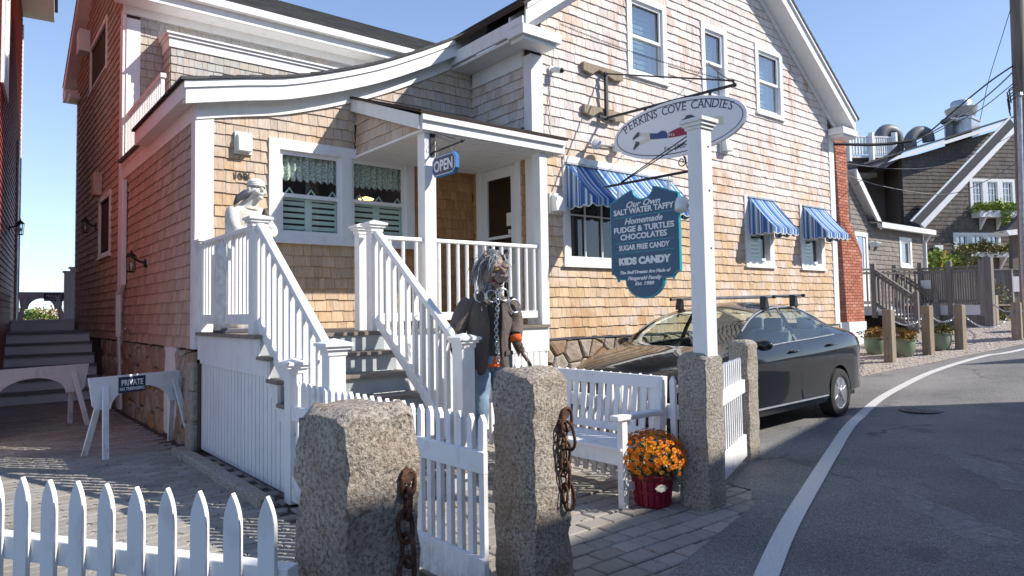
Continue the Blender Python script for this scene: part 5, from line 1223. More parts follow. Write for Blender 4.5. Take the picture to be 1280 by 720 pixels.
def clip_rect(w_, h_, c_): return [(-w_ / 2 + c_, -h_ / 2), (w_ / 2 - c_, -h_ / 2), (w_ / 2, -h_ / 2 + c_), (w_ / 2, h_ / 2 - c_), (w_ / 2 - c_, h_ / 2), (-w_ / 2 + c_, h_ / 2), (-w_ / 2, h_ / 2 - c_), (-w_ / 2, -h_ / 2 + c_)]
m = mat('open_blue', (.03, .16, .42), .4); M['openblue'] = m; M['opengrey'] = mat('open_navy', (.045, .065, .14), .4)
obj('board', place(flat_poly(MB(), clip_rect(wO, hO, .05), -.01, .05), OC, U2, V2, N2), M['openblue'], og); obj('border', place(flat_poly(MB(), clip_rect(wO - .02, hO - .02, .045), .04, .0015), OC, U2, V2, N2), M['lettering'], og); obj('face', place(flat_poly(MB(), clip_rect(wO - .035, hO - .035, .042), .0415, .0015), OC, U2, V2, N2), M['opengrey'], og)
t_ = text_mb('OPEN', .17, .003, 0, .004); xs_ = [v[0] for v in t_.v]; k_ = wO * .80 / (max(xs_) - min(xs_)); t_.v = [(a_ * k_, (b_ - .06) * 1.0, c_ + .045) for a_, b_, c_ in t_.v]; obj('lettering', place(t_, OC, U2, V2, N2), M['lettering'], og)
for yy in (yL - .08, yR + .09): b = MB(); b.tube([(ox, yy, zt_ - .01), (ox, yy + .01, zt_ + .05), (ox, yy, zt_ + .10)], .004, 5); obj('hook', b, M['galv'], og)

# ================================================================ BENCH
bx = thing('garden_bench', 'white slatted wooden garden bench facing left, backed against the picket fence', 'bench', (4.0, 4.2, 0))
BX0, BX1, B0, B1 = 3.80, 4.28, 3.46, 5.0
for yy in (B0, B1 - .055):
    b = MB(); b.box(BX0, BX0 + .06, yy, yy + .055, 0, .64); obj('leg', b, M['fence'], bx, bevel=.004)
    b = MB(); b.prism([(BX1 - .07, yy, 0), (BX1 - .01, yy, 0), (BX1 + .055, yy, .93), (BX1 - .005, yy, .93), (BX1 - .07, yy, .42)], (0, .055, 0)); obj('leg', b, M['fence'], bx, bevel=.004)
    b = MB(); b.box(BX0 - .06, BX1 - .02, yy - .015, yy + .07, .64, .68); obj('armrest', b, M['fence'], bx, bevel=.01)
    b = MB(); b.box(BX0 + .06, BX1 - .07, yy + .01, yy + .045, .12, .18); obj('stretcher', b, M['fence'], bx, bevel=.004)
b = MB(); b.box(BX0 + .005, BX0 + .035, B0 + .056, B1 - .056, .31, .415); obj('apron', b, M['fence'], bx); 
for i in range(6): xx = BX0 - .02 + i * .078; b = MB(); b.box(xx, xx + .071, B0 + .002, B1 - .002, .418, .44); obj('seat_slat', b, M['fence'], bx, bevel=.003)
b = MB(); b.obox((BX1 + .000, B0 + .056, .83), (0, B1 - B0 - .112, 0), (.03, 0, 0), (.008, 0, .10)); obj('top_rail', b, M['fence'], bx, bevel=.006)
b = MB(); b.obox((BX1 - .045, B0 + .056, .46), (0, B1 - B0 - .112, 0), (.03, 0, 0), (.004, 0, .06)); obj('back_rail', b, M['fence'], bx)
nb = 15
for i in range(nb):
    yy = B0 + .075 + (B1 - B0 - .15 - .05) * i / (nb - 1); b = MB(); b.obox((BX1 - .035, yy, .52), (.042, 0, .312), (0, .052, 0), (.012, 0, 0)); obj('back_slat', b, M['fence'], bx)

# ================================================================ MUM POT
pc = at_z(824, 636, 0); PCX_, PCY_ = 4.075, 3.42
fp = thing('flower_pot', 'dark red bushel-style pot of orange mums beside the granite sign post', 'flower pot', (PCX_, PCY_, 0))
m = mat('red_pot', (.23, .006, .030), .45); M['pot'] = m; rs = random.Random(4)
b = MB(); b.lathe([(.118, 0.0), (.125, .01), (.150, .21), (.156, .225), (.150, .235), (.13, .235)], (PCX_, PCY_, 0), 28); obj('pot', b, m, fp, smooth=True, sharp=40)
for i in range(20):
    a = 2 * math.pi * i / 20; ca, sa = math.cos(a), math.sin(a); t = V((-sa, ca, 0)); r0, r1 = .128, .150; o_ = V((PCX_ + ca * r0, PCY_ + sa * r0, .012)); b = MB(); b.obox(o_ - t * .016, t * .032, V((ca, sa, 0)) * .005, V((ca * (r1 - r0), sa * (r1 - r0), .2))); obj('stave', b, m, fp)
b = MB(); 
for zz in (.10, .205): rr_ = .137 + (zz - .1) * .15 + .004; b.lathe([(rr_, 0), (rr_ + .004, .004), (rr_ + .006, .022), (rr_, .026)], (PCX_, PCY_, zz), 28)
obj('hoop', b, m, fp)
lb = V((-.45, -.89, 0)).normalized(); tl = Z.cross(lb)
b = flat_poly(MB(), [(.045 * math.cos(a) * (1 + .12 * math.cos(8 * a)), .026 * math.sin(a) * (1 + .12 * math.cos(8 * a))) for a in [2 * math.pi * i / 32 for i in range(32)]], 0, .002); obj('tag', place(b, V((PCX_, PCY_, .155)) + lb * .158, tl, Z, lb), M['cream'], fp)
m = mat('mum_petal', rough=.7, spec=.2); k = N(m); k.col(k.ramp(k.rnd(), (0, (.66, .13, .006)), (.4, (.86, .26, .01)), (.75, (.92, .38, .02)), (1, (.74, .17, .008)))); M['petal'] = m
M['petal_c'] = mat('mum_centre', (.42, .09, .01), .8)
m = mat('mum_leaf', rough=.7, spec=.2); k = N(m); k.col(k.ramp(k.rnd(), (0, (.035, .075, .02)), (1, (.08, .13, .04)))); M['leaf'] = m
CF_ = V((PCX_, PCY_, .33)); fl_ = MB(); cn = MB(); lf = MB()
for i in range(430):
    z_ = 1 - (i + .5) / 430 * 1.28; th = i * 2.39996; rr_ = math.sqrt(max(0, 1 - z_ * z_)); d = V((rr_ * math.cos(th), rr_ * math.sin(th), z_)); d = (d + V((rs.uniform(-.1, .1), rs.uniform(-.1, .1), rs.uniform(-.1, .1)))).normalized()
    if z_ < -.05 and rs.random() < .5: continue
    R_ = .262 * rs.uniform(.90, 1.05); p = CF_ + V((d.x * R_, d.y * R_, d.z * R_ * .82)); s_ = rs.uniform(.014, .021); q = d.to_track_quat('Z', 'Y').to_matrix(); r0 = rs.random()
    for ring, (nn_, rr2, up) in enumerate(((9, 1.0, .10), (7, .62, .42))):
        for k_ in range(nn_):
            a = 2 * math.pi * (k_ + rs.uniform(-.2, .2) + ring * .5) / nn_; wd_ = .30; pts = [(0, 0, up * .2), (rr2 * .62 * math.cos(a - wd_), rr2 * .62 * math.sin(a - wd_), up), (rr2 * math.cos(a), rr2 * math.sin(a), up * 1.2), (rr2 * .62 * math.cos(a + wd_), rr2 * .62 * math.sin(a + wd_), up)]
            fl_.add([p + q @ (V(x_) * s_ * 1.25) for x_ in pts], [(0, 1, 2, 3)], (r0 + .12 * rs.random() + ring * .06) % 1)
    cn.ball(p + q @ V((0, 0, s_ * .42)), s_ * .26, n=5, m=3)
for i in range(1500):
    d = V((rs.gauss(0, 1), rs.gauss(0, 1), rs.gauss(0, 1) * .9 - .05)).normalized(); R_ = .252 * rs.uniform(.55, 1.0); p = CF_ + V((d.x * R_, d.y * R_, d.z * R_ * .85))
    if p.z < .2: continue
    t = V((rs.gauss(0, 1), rs.gauss(0, 1), rs.gauss(0, 1))).normalized(); u_ = t.cross(d).normalized(); L_ = rs.uniform(.018, .034)
    lf.add([p, p + t * L_ * .5 + u_ * L_ * .3, p + t * L_, p + t * L_ * .5 - u_ * L_ * .3], [(0, 1, 2, 3)], rs.random())
obj('blossoms', fl_, M['petal'], fp, stuff=True); obj('blossom_centres', cn, M['petal_c'], fp, stuff=True); obj('foliage', lf, M['leaf'], fp, stuff=True)

# fallen leaves on the paving
g = MB(); rs = random.Random(77)
for _ in range(150):
    x, y = (rs.uniform(-1.2, 1.85), rs.uniform(2.6, 9)) if rs.random() < .6 else (rs.uniform(2.3, 4.6), rs.uniform(2.4, 6.3)); a_ = rs.uniform(0, 6.28); s_ = rs.uniform(.010, .022); u_ = V((math.cos(a_), math.sin(a_), rs.uniform(-.2, .2))) * s_; w_ = V((-math.sin(a_), math.cos(a_), rs.uniform(-.2, .4))) * s_ * .5; c_ = V((x, y, .010))
    g.add([c_ - u_, c_ + w_, c_ + u_, c_ - w_], [(0, 1, 2, 3)], rs.random())
M['dryleaf'] = mat('dry_leaf', rough=.8); k = N(M['dryleaf']); k.col(k.ramp(k.rnd(), (0, (.30, .15, .05)), (.5, (.42, .26, .08)), (1, (.22, .13, .07))))
obj('fallen_leaves', g, M['dryleaf'], None, stuff=True)

# ================================================================ SAWHORSE BARRIERS
def barrier(label, A, B, zt, sign=None, h=.30, legs=True, group='white arched sawhorse barriers', lz=0):
    "board from A (left) to B (right) with an arched underside and splayed forked legs"
    A, B = V((*A, 0)), V((*B, 0)); d = (B - A); L_ = d.length; d.normalize(); nn = V((d.y, -d.x, 0)); t = thing('sawhorse', label, 'barrier', A.lerp(B, .5) + Z * lz, group)
    arch = [(L_ * .5 + L_ * .29 * math.cos(a), -h + (h * .62) * math.sin(a)) for a in [math.pi * i / 16 for i in range(17)]]
    pts = [(0, 0), (L_ * .04, -h * .85), (L_ * .07, -h), (L_ * .21, -h)] + arch[::-1][0:] + [(L_ * .79, -h), (L_ * .93, -h), (L_ * .96, -h * .85), (L_, 0)]
    clean = [pts[0]]
    for p in pts[1:]:
        if math.hypot(p[0] - clean[-1][0], p[1] - clean[-1][1]) > .004: clean.append(p)
    b = flat_poly(MB(), clean[::-1], -.011, .022); O = A + Z * zt
    obj('board', place(b, O, d, Z, nn), M['fence'], t, bevel=.003)
    for f_ in (.15, .85):
        for sd_ in (-1, 1):
            for off in (0,):
                top_ = A + d * (L_ * f_) + Z * (zt - .10) + nn * sd_ * .02; c_ = A + d * (L_ * (f_ + (.0))) + nn * sd_ * .20 + Z * lz + d * (-.09 if f_ < .5 else .09)
                b = MB(); b.beam(top_, c_, .062, .024, up=nn); obj('leg', b, M['fence'], t, bevel=.003)
        
    if sign:
        sx_, w_, hh_ = sign; s0 = O + d * (sx_ - w_ / 2) + nn * .0125 - Z * .02
        b = MB(); b.obox(s0, d * w_, nn * .003, Z * -hh_); o_ = obj('sign_plate', b, M['navy'], t)
        t1 = text_mb('PRIVATE', hh_ * .52, .002, 0, .002); t2 = text_mb('NO TRESPASSING', hh_ * .28, .002, 0, .001)
        for (tm, vz, ww) in ((t1, .55, .80), (t2, .86, .90)):
            xs_ = [v[0] for v in tm.v]; k_ = w_ * ww / (max(xs_) - min(xs_)); tm.v = [(a_ * k_, b_, c_) for a_, b_, c_ in tm.v]; obj('lettering', place(tm, s0 + d * w_ / 2 - Z * hh_ * vz + nn * .0045, d, Z, nn), M['lettering'], t)
    return t
a_ = at_z(110, 472, .78); c_ = at_z(234, 466, .78)
bA = (1.05, 8.40); bB = (1.98, 8.62)
def at_h(px, py, z): p = at_z(px, py, z); return p
for zt in (.78,): pass
# choose the board where it projects onto the picture: top edge height .79
YB = 8.5
pL, pR = at_y(110, 469, 8.35), at_y(234, 465, 8.75)
barrier('arched white sawhorse with a blue private sign on the brick court near the stone corner', (pL.x, 8.35), (pR.x, 8.75), (pL.z + pR.z) / 2, (.46, .30, .17), h=.34)
pL, pR = at_y(-40, 461, 10.6), at_y(111, 458, 11.2)
barrier('plain arched white sawhorse behind the signed one, cut by the left edge of view', (pL.x, 10.6), (pR.x, 11.2), (pL.z + pR.z) / 2, None, h=.37)

# ================================================================ CAR (local x runs from nose to tail, y to the car's left, z up)
m = mat('car_paint', (.010, .0115, .014), .3, 0, spec=.08, coat=1.0); M['paint'] = m
M['pillar'] = mat('pillar_grey', (.16, .165, .17), .3, .6); M['rubber'] = mat('tyre_rubber', (.025, .025, .026), .85); M['trimblack'] = mat('black_trim', (.012, .012, .013), .35); M['chrome'] = mat('chrome', (.75, .76, .78), .15, 1.0)
M['wheelsilver'] = mat('wheel_silver', (.55, .56, .58), .3, .85); M['seat'] = mat('car_seat', (.30, .31, .31), .9); M['redlens'] = mat('red_lens', (.55, .01, .015), .12, coat=1.0); M['clearlens'] = mat('clear_lens', (.55, .58, .60), .08, .3, coat=1.0); M['amber'] = mat('amber_lens', (.8, .22, .02), .2)
car = thing('parked_car', 'dark grey four door sedan with roof rack bars parked along the shingled gable', 'car', (7.7, 5.3, 0))
X_ = [0, .05, .16, .35, .65, .95, 1.08, 1.25, 1.45, 1.70, 1.95, 2.20, 2.50, 2.80, 3.05, 3.30, 3.55, 3.80, 4.00, 4.15, 4.35, 4.50, 4.62, 4.68]
ZT = [.52, .64, .745, .85, .94, 1.0, 1.025, 1.105, 1.22, 1.355, 1.45, 1.50, 1.525, 1.53, 1.51, 1.46, 1.39, 1.30, 1.225, 1.185, 1.17, 1.135, 1.05, .84]
ZB = [.48, .58, .685, .795, .89, .945, .96, .97, .98, .99, 1.0, 1.012, 1.022, 1.032, 1.042, 1.055, 1.068, 1.08, 1.09, 1.09, 1.075, 1.045, .97, .80]
WMX = [.42, .60, .74, .82, .865, .88, .883, .885, .886, .887, .888, .888, .888, .888, .888, .887, .885, .88, .872, .865, .84, .80, .72, .58]
WB = [.40, .57, .70, .78, .82, .835, .835, .833, .83, .828, .826, .825, .823, .82, .82, .818, .812, .805, .795, .785, .755, .715, .65, .52]
WE_ = [.30, .45, .55, .62, .67, .70, .72, .73, .70, .65, .61, .58, .565, .56, .56, .565, .575, .59, .61, .63, .62, .58, .52, .42]
ZBT = [.27, .22, .20, .19, .19, .19, .19, .19, .19, .19, .19, .19, .19, .19, .19, .19, .19, .20, .22, .24, .27, .30, .33, .38]
WS_ = [.38, .55, .68, .76, .81, .825, .83, .83, .83, .83, .83, .83, .83, .83, .83, .83, .83, .82, .80, .78, .74, .69, .62, .50]
ST = []
for i in range(len(X_)):
    drop = .02 + .045 * max(0, min(1, (X_[i] - 1.2) / .7)) - .03 * max(0, min(1, (X_[i] - 3.6) / .5)); ze = max(ZT[i] - drop, ZB[i] + .01 if ZT[i] - drop < ZB[i] else 0); ST.append((X_[i], ZT[i], ZB[i], ze, WMX[i], WB[i], WE_[i], ZBT[i], WS_[i]))
ST = np.array(ST)
def cat(xs, ys, x):
    i = int(np.clip(np.searchsorted(xs, x) - 1, 0, len(xs) - 2)); h = xs[i + 1] - xs[i]; t = (x - xs[i]) / h
    def sl(j_):
        if j_ <= 0 or j_ >= len(xs) - 1: return (ys[min(j_ + 1, len(xs) - 1)] - ys[max(j_ - 1, 0)]) / (xs[min(j_ + 1, len(xs) - 1)] - xs[max(j_ - 1, 0)])
        a_, b_ = (ys[j_] - ys[j_ - 1]) / (xs[j_] - xs[j_ - 1]), (ys[j_ + 1] - ys[j_]) / (xs[j_ + 1] - xs[j_])
        return 0 if a_ * b_ <= 0 else 2 * a_ * b_ / (a_ + b_)
    m0, m1 = sl(i), sl(i + 1)
    return (2 * t ** 3 - 3 * t * t + 1) * ys[i] + (t ** 3 - 2 * t * t + t) * h * m0 + (-2 * t ** 3 + 3 * t * t) * ys[i + 1] + (t ** 3 - t * t) * h * m1
gx = sorted(set([round(float(v), 3) for v in list(np.linspace(0, 4.68, 76))] + [1.36, 2.50, 2.53, 2.57, 2.60, 3.30, 3.33, 3.50, 3.62, 1.08, 1.95, 3.20, 4.02]))
NS = 19
def section(x):
    zT, zB, zE, wM, wB, wE, zb, wS = [float(cat(ST[:, 0], ST[:, i_], x)) for i_ in range(1, 9)]
    wa = wB - (wB - wE) * .06; zr = zB + (zE - zB) * .05
    P = [(0, zb), (wS * .8, zb), (wS, zb + .035), (wM * .988, .33 if zb < .28 else zb + .07), (wM * .974, .45 if zB > .5 else (zb + zB) / 2), (wM * .978, .45 + (zB - .45) * .42 if zB > .5 else zB * .8), (wM * 1.0 - .0, .45 + (zB - .45) * .70 if zB > .5 else zB * .9), (wM * .972 - .004, zB - .055 if zB > .6 else zB * .95), (wB, zB)]
    P += [(wa, zr)]
    # tumblehome with a little outward bow
    for t in (.36, .70, .91): P.append((wB + (wE - wB) * t + .018 * math.sin(math.pi * t), zB + (zE - zB) * t))
    P += [(wE, zE)]
    for t in (.10, .32, .56, .79): P.append((wE * (1 - t), zE + (zT - zE) * math.sin(t * math.pi / 2)))
    P += [(0, zT)]
    return P
NP = len(section(2.0)); bm = bmesh.new(); rings = []
for x in gx:
    S_ = section(x); ring = [bm.verts.new((x, p[0], p[1])) for p in S_] + [bm.verts.new((x, -p[0], p[1])) for p in S_[1:-1]][::-1]
    rings.append(ring)
NRn = len(rings[0])
def region(xm, k_):
    "k_: section cell 0 .. NP-2"
    if 9 <= k_ <= 11:
        if 1.42 < xm < 2.50 and not (k_ == 11 and xm < 1.74) and not (k_ >= 10 and xm < 1.56): return 2
        if 2.60 < xm < 3.30 and not (k_ == 11 and xm > 3.24): return 3
        if 3.33 < xm < 3.62 and k_ < 11 and not (k_ == 10 and xm > 3.52): return 4
    if k_ >= 13:
        if 1.08 < xm < 1.95 and k_ >= 13: return 1
        if 3.20 < xm < 4.02: return 5
        if .2 < xm < 1.02: return 8
        if 4.12 < xm < 4.58: return 9
    if 3 <= k_ <= 8:
        if 1.36 < xm < 2.53: return 6
        if 2.57 < xm < 3.50: return 7
    return 0
for i in range(len(gx) - 1):
    xm = (gx[i] + gx[i + 1]) / 2
    for k_ in range(NRn):
        f = bm.faces.new((rings[i][k_], rings[i][(k_ + 1) % NRn], rings[i + 1][(k_ + 1) % NRn], rings[i + 1][k_])); cell = k_ if k_ < NP - 1 else NRn - 1 - k_; f.material_index = region(xm, cell); f.smooth = True
bm.faces.new(rings[0][::-1]); bm.faces.new(rings[-1])
bmesh.ops.remove_doubles(bm, verts=bm.verts[:], dist=.0005); bmesh.ops.recalc_face_normals(bm, faces=bm.faces[:])
me = bpy.data.meshes.new('tmp'); bm.to_mesh(me); bm.free()
for i in range(10): me.materials.append(M['paint'])
tmp = link('tmp', me); tmp.data.materials[0] = M['paint']
cut = MB()
for ax in (.95, 3.65):
    for sd_ in (-1, 1): cut.lathe([(.352, 0), (.352, .40)], (ax, sd_ * .60, .325), 40, axis=(0, sd_, 0))
cme = cut.mesh('cut', M['trimblack']); co = link('cut', cme); cbm = bmesh.new(); cbm.from_mesh(cme); bmesh.ops.recalc_face_normals(cbm, faces=cbm.faces[:]); cbm.to_mesh(cme); cbm.free()
for _ in range(10): cme.materials.append(M['trimblack'])
for p in cme.polygons: p.material_index = 10
bo_ = tmp.modifiers.new('b', 'BOOLEAN'); bo_.object = co; bo_.operation = 'DIFFERENCE'; bo_.solver = 'EXACT'; bo_.material_mode = 'INDEX'
me.materials.append(M['trimblack'])
res = bpy.data.meshes.new_from_object(tmp.evaluated_get(bpy.context.evaluated_depsgraph_get()))
bpy.data.objects.remove(tmp); bpy.data.objects.remove(co)
YAWC = rad(3.2); CM = Matrix.Translation(V((0, 0, 0)))
RA_ = V((9.03, 5.27, 0))   # rear axle on the ground
# local (x back, y left seen facing forward=-X world) -> world: x_world = +x_local, car faces -X, its left is world -Y
def carM():
    R_ = Matrix.Rotation(YAWC, 4, 'Z'); F_ = Matrix.Diagonal((1, -1, 1, 1)); return Matrix.Translation(RA_) @ R_ @ F_ @ Matrix.Translation(V((-3.65, 0, 0)))
CMX = carM()
def sub_mesh(name, idxs, material, shrink=0, mats=None, parent=None, push=0):
    b_ = bmesh.new(); b_.from_mesh(res); bmesh.ops.delete(b_, geom=[f for f in b_.faces if f.material_index not in idxs], context='FACES')
    if not b_.faces: b_.free(); return None
    if shrink:
        be = set(); 
        bv = [v for v in b_.verts if any(e.is_boundary for e in v.link_edges)]; mv_ = {}
        for v in bv:
            es_ = [e for e in v.link_edges if e.is_boundary]; inn = V((0, 0, 0))
            for e in es_:
                f = e.link_faces[0]; c_ = f.calc_center_median() - (e.verts[0].co + e.verts[1].co) / 2; ed = (e.verts[1].co - e.verts[0].co).normalized(); c_ -= ed * c_.dot(ed); inn += c_.normalized()
            if inn.length > 0: mv_[v] = inn.normalized() * shrink
        for v, d_ in mv_.items(): v.co += d_
    b_.transform(CMX); bmesh.ops.reverse_faces(b_, faces=b_.faces[:])
    for f in b_.faces:
        f.smooth = True
        f.material_index = 1 if (mats and f.material_index == 10) else 0
    me_ = bpy.data.meshes.new(name); b_.to_mesh(me_); b_.free(); me_.materials.append(material)
    if mats: me_.materials.append(mats)
    me_.set_sharp_from_angle(angle=rad(38)); return link(name, me_, parent or car)
def cmb(mb): mb.v = [tuple(CMX @ V(v)) for v in mb.v]; mb.f = [f[::-1] for f in mb.f]; return mb
sub_mesh('body', (0, 10), M['paint'], mats=M['trimblack'])
split = {}
def side_split(name, idx, material, shrink=0, kids_=None):
    o = sub_mesh(name, (idx,), material, shrink)
    if o is None: return []
    b_ = bmesh.new(); b_.from_mesh(o.data); b2 = b_.copy(); ctr = CMX.inverted(); out = []
    for bb, keep in ((b_, 1), (b2, -1)):
        bmesh.ops.delete(bb, geom=[f for f in bb.faces if (ctr @ f.calc_center_median()).y * keep < 0], context='FACES')
    b_.to_mesh(o.data); b_.free(); m2 = o.data.copy(); b2.to_mesh(m2); b2.free(); o2 = link(name, m2, car); return [o, o2]
sub_mesh('windshield', (1,), M['carglass'], .002); sub_mesh('rear_window', (5,), M['carglass'], .002); sub_mesh('hood', (8,), M['paint'], .003); sub_mesh('trunk_lid', (9,), M['paint'], .003)
fd_ = side_split('front_door', 6, M['paint'], .004); rd_ = side_split('rear_door', 7, M['paint'], .004)
side_split('front_window', 2, M['carglass']); side_split('rear_side_window', 3, M['carglass']); side_split('quarter_window', 4, M['carglass'])
# bright strip under the side windows, door handles, mirrors
def sidept(x, k_f, off=0):
    S_ = section(x); k0 = int(k_f); t = k_f - k0; p = S_[k0]; q_ = S_[min(k0 + 1, NP - 1)]; return (x, p[0] + (q_[0] - p[0]) * t + off, p[1] + (q_[1] - p[1]) * t)
for sd_ in (1, -1):
    b = MB(); b.tube([(p[0], p[1] * sd_, p[2]) for p in [sidept(x, 8.6, .006) for x in np.linspace(1.40, 3.64, 22)]], .009, 5); obj('belt_moulding', cmb(b), M['galv'], car)
    b = MB(); b.tube([(p[0], p[1] * sd_, p[2]) for p in [sidept(x, 2.9, .002) for x in np.linspace(1.36, 3.25, 14)]], .013, 5); obj('sill_trim', cmb(b), M['galv'], car)
    pth = [sidept(1.46, 12.9, .004)] ; pth = [sidept(x, 12.7, .006) for x in np.linspace(1.46, 3.64, 26)]
    b = MB(); b.tube([(p[0], p[1] * sd_, p[2]) for p in pth], .010, 5); obj('roof_moulding', cmb(b), M['galv'], car)
    for j_, x in enumerate((2.36, 3.38)):
        dr = (fd_, rd_)[j_][0 if sd_ == 1 else 1]; p = sidept(x, 6.6, 0); b = MB(); b.tube([(x - .10, sd_ * (p[1] - .002), p[2]), (x - .08, sd_ * (p[1] + .035), p[2] + .004), (x + .07, sd_ * (p[1] + .035), p[2] + .008), (x + .09, sd_ * (p[1] - .002), p[2] + .006)], [.012, .016, .016, .012], 8); obj('handle', cmb(b), M['paint'], dr, smooth=True)
        b = MB(); b.ball((x - .0, sd_ * (p[1] - .002), p[2] + .002), .07, .008, .032, 12, 6); obj('handle_cup', cmb(b), M['trimblack'], dr, smooth=True)
    p = sidept(1.45, 8.5); b = MB(); b.ball((1.47, sd_ * (p[1] + .14), p[2] + .05), .065, .105, .062, 14, 9); b.tube([(1.45, sd_ * (p[1] - .02), p[2] + .0), (1.46, sd_ * (p[1] + .07), p[2] + .03)], .025, 6); obj('wing_mirror', cmb(b), M['paint'], car, smooth=True)
    b = MB(); pa_ = sidept(2.55, 8.9, .005); pb_ = sidept(2.55, 12.6, .005); b.prism([(2.515, pa_[1] * sd_, pa_[2]), (2.59, pa_[1] * sd_, pa_[2]), (2.565, pb_[1] * sd_, pb_[2]), (2.52, pb_[1] * sd_, pb_[2])], (0, .004 * sd_, 0)); obj('pillar_trim', cmb(b), M['pillar'], car)
    # lamps
    b = MB(); xs_ = np.linspace(.13, .52, 9); up = [sidept(x, 7.9 + .0 * x, .006) for x in xs_]; dn = [sidept(x, 6.2 + (x - .13) * 2.6, .006) for x in xs_]; vs = [(p[0], p[1] * sd_, p[2]) for p in up] + [(p[0], p[1] * sd_, p[2]) for p in dn]; fs = [(i, i + 1, i + 10, i + 9) for i in range(8)]
    b.add(vs, fs if sd_ == 1 else [f[::-1] for f in fs]); obj('headlight', cmb(b), M['clearlens'], car, smooth=True)
    b = MB(); p = sidept(.46, 6.6, .012); b.ball((p[0], p[1] * sd_, p[2]), .05, .012, .022); obj('indicator', cmb(b), M['amber'], car, smooth=True)
    b = MB(); xs_ = np.linspace(4.20, 4.585, 12); up = [sidept(x, 8.25 - (x - 4.2) * .3, .006) for x in xs_]; dn = [sidept(x, 8.1 - min(1, (x - 4.2) / .16) * 1.55, .006) for x in xs_]; vs = [(p[0], p[1] * sd_, p[2]) for p in up] + [(p[0], p[1] * sd_, p[2]) for p in dn]; fs = [(i, i + 1, i + 13, i + 12) for i in range(11)]
    b.add(vs, fs if sd_ == 1 else [f[::-1] for f in fs]); o = obj('tail_light', cmb(b), M['redlens'], car, smooth=True); md = o.modifiers.new('s', 'SOLIDIFY'); md.thickness = .008; md.offset = 0
# wheels
wn = 0
for ax in (.95, 3.65):
    for sd_ in (1, -1):
        wg = grp(car, 'wheel'); c = (ax, sd_ * .775, .316); A_ = (0, sd_, 0)
        b = MB(); b.lathe([(.20, -.1), (.27, -.1), (.305, -.085), (.316, -.05), (.316, .06), (.305, .092), (.272, .105), (.215, .10), (.208, .085), (.20, .0)], c, 40, axis=A_); obj('tyre', cmb(b), M['rubber'], wg, smooth=True, sharp=35)
        b = MB(); b.lathe([(.212, .085), (.205, .092), (.195, .088), (.19, .055), (.02, .05), (.001, .05)], c, 40, axis=A_)
        b2 = MB(); b2.lathe([(.185, .056), (.12, .052), (.001, .052)], c, 30, axis=A_); 
        obj('rim', cmb(b), M['wheelsilver'], wg, smooth=True, sharp=35)
        b = MB()
        for s_ in range(7):
            a = 2 * math.pi * s_ / 7 + .2; ca, sa = math.cos(a), math.sin(a); t = V((-sa, 0, ca)); r_ = V((ca, 0, sa)); C_ = V(c); Yv = V((0, sd_, 0))
            pts = [C_ + r_ * .05 - t * .022 + Yv * .10, C_ + r_ * .05 + t * .022 + Yv * .10, C_ + r_ * .185 + t * .048 + Yv * .088, C_ + r_ * .20 + t * .03 + Yv * .086, C_ + r_ * .20 - t * .03 + Yv * .086, C_ + r_ * .185 - t * .048 + Yv * .088]
            b.prism(pts, Yv * -.022)
        b.lathe([(.062, .07), (.06, .104), (.045, .112), (.001, .113)], c, 20, axis=A_)
        obj('spokes', cmb(b), M['wheelsilver'], wg, stuff=True)
        b = MB()
        for s_ in range(7): a = 2 * math.pi * (s_ + .5) / 7 + .2; b.prism([V(c) + V((math.cos(a + q_ * .22) * rr_, sd_ * .0575, math.sin(a + q_ * .22) * rr_)) for rr_, q_ in ((.075, -.6), (.175, -1), (.182, 0), (.175, 1), (.075, .6))], (0, sd_ * .003, 0))
        obj('wheel_openings', cmb(b), M['trimblack'], wg, stuff=True)
# inside: floor, dash, seats, steering wheel
b = MB(); b.box(1.0, 4.3, -.78, .78, .24, .30); obj('floor_pan', cmb(b), M['trimblack'], car)
b = MB(); b.prism([(1.10, -.76, .55), (1.10, -.76, .90), (1.40, -.76, .93), (1.65, -.76, .88), (1.68, -.76, .55)], (0, 1.52, 0)); obj('dashboard', cmb(b), M['trimblack'], car, bevel=.02)
for (x, y, w) in ((2.25, .37, .48), (2.25, -.37, .48), (3.15, 0, 1.25)):
    b = MB(); b.box(x - .1, x + .42, y - w / 2, y + w / 2, .35, .60); b.prism([(x + .34, y - w / 2, .55), (x + .46, y - w / 2, .55), (x + .66, y - w / 2, 1.13), (x + .56, y - w / 2, 1.15)], (0, w, 0))
    for yy in ((y,) if w < 1 else (-.38, .38)): b.box(x + .58, x + .68, y * 0 + yy - .13, yy + .13, 1.14, 1.31)
    obj('seat', cmb(b), M['seat'], car, bevel=.03)
b = MB(); cS_ = V((1.93, .37, .93)); b.tube([cS_ + V((-.19 * .35 * math.sin(a), .19 * math.cos(a), .19 * math.sin(a) * .94)) for a in [2 * math.pi * i / 20 for i in range(21)]], .015, 6, cap=False); b.box(1.9, 1.95, .2, .54, .91, .95); obj('steering_wheel', cmb(b), M['trimblack'], car)
# wipers, grille, plates
b = MB(); b.beam((1.09, -.5, .985), (1.30, .15, 1.10), .012, .012); b.beam((1.09, .1, .99), (1.28, .62, 1.06), .012, .012); obj('wiper', cmb(b), M['trimblack'], car)
b = MB(); b.box(-.008, .03, -.42, .42, .34, .47); obj('grille', cmb(b), M['trimblack'], car, bevel=.01)
b = MB(); b.box(4.615, 4.63, -.26, .26, .55, .70); obj('number_plate', cmb(b), M['offwhite'], car)
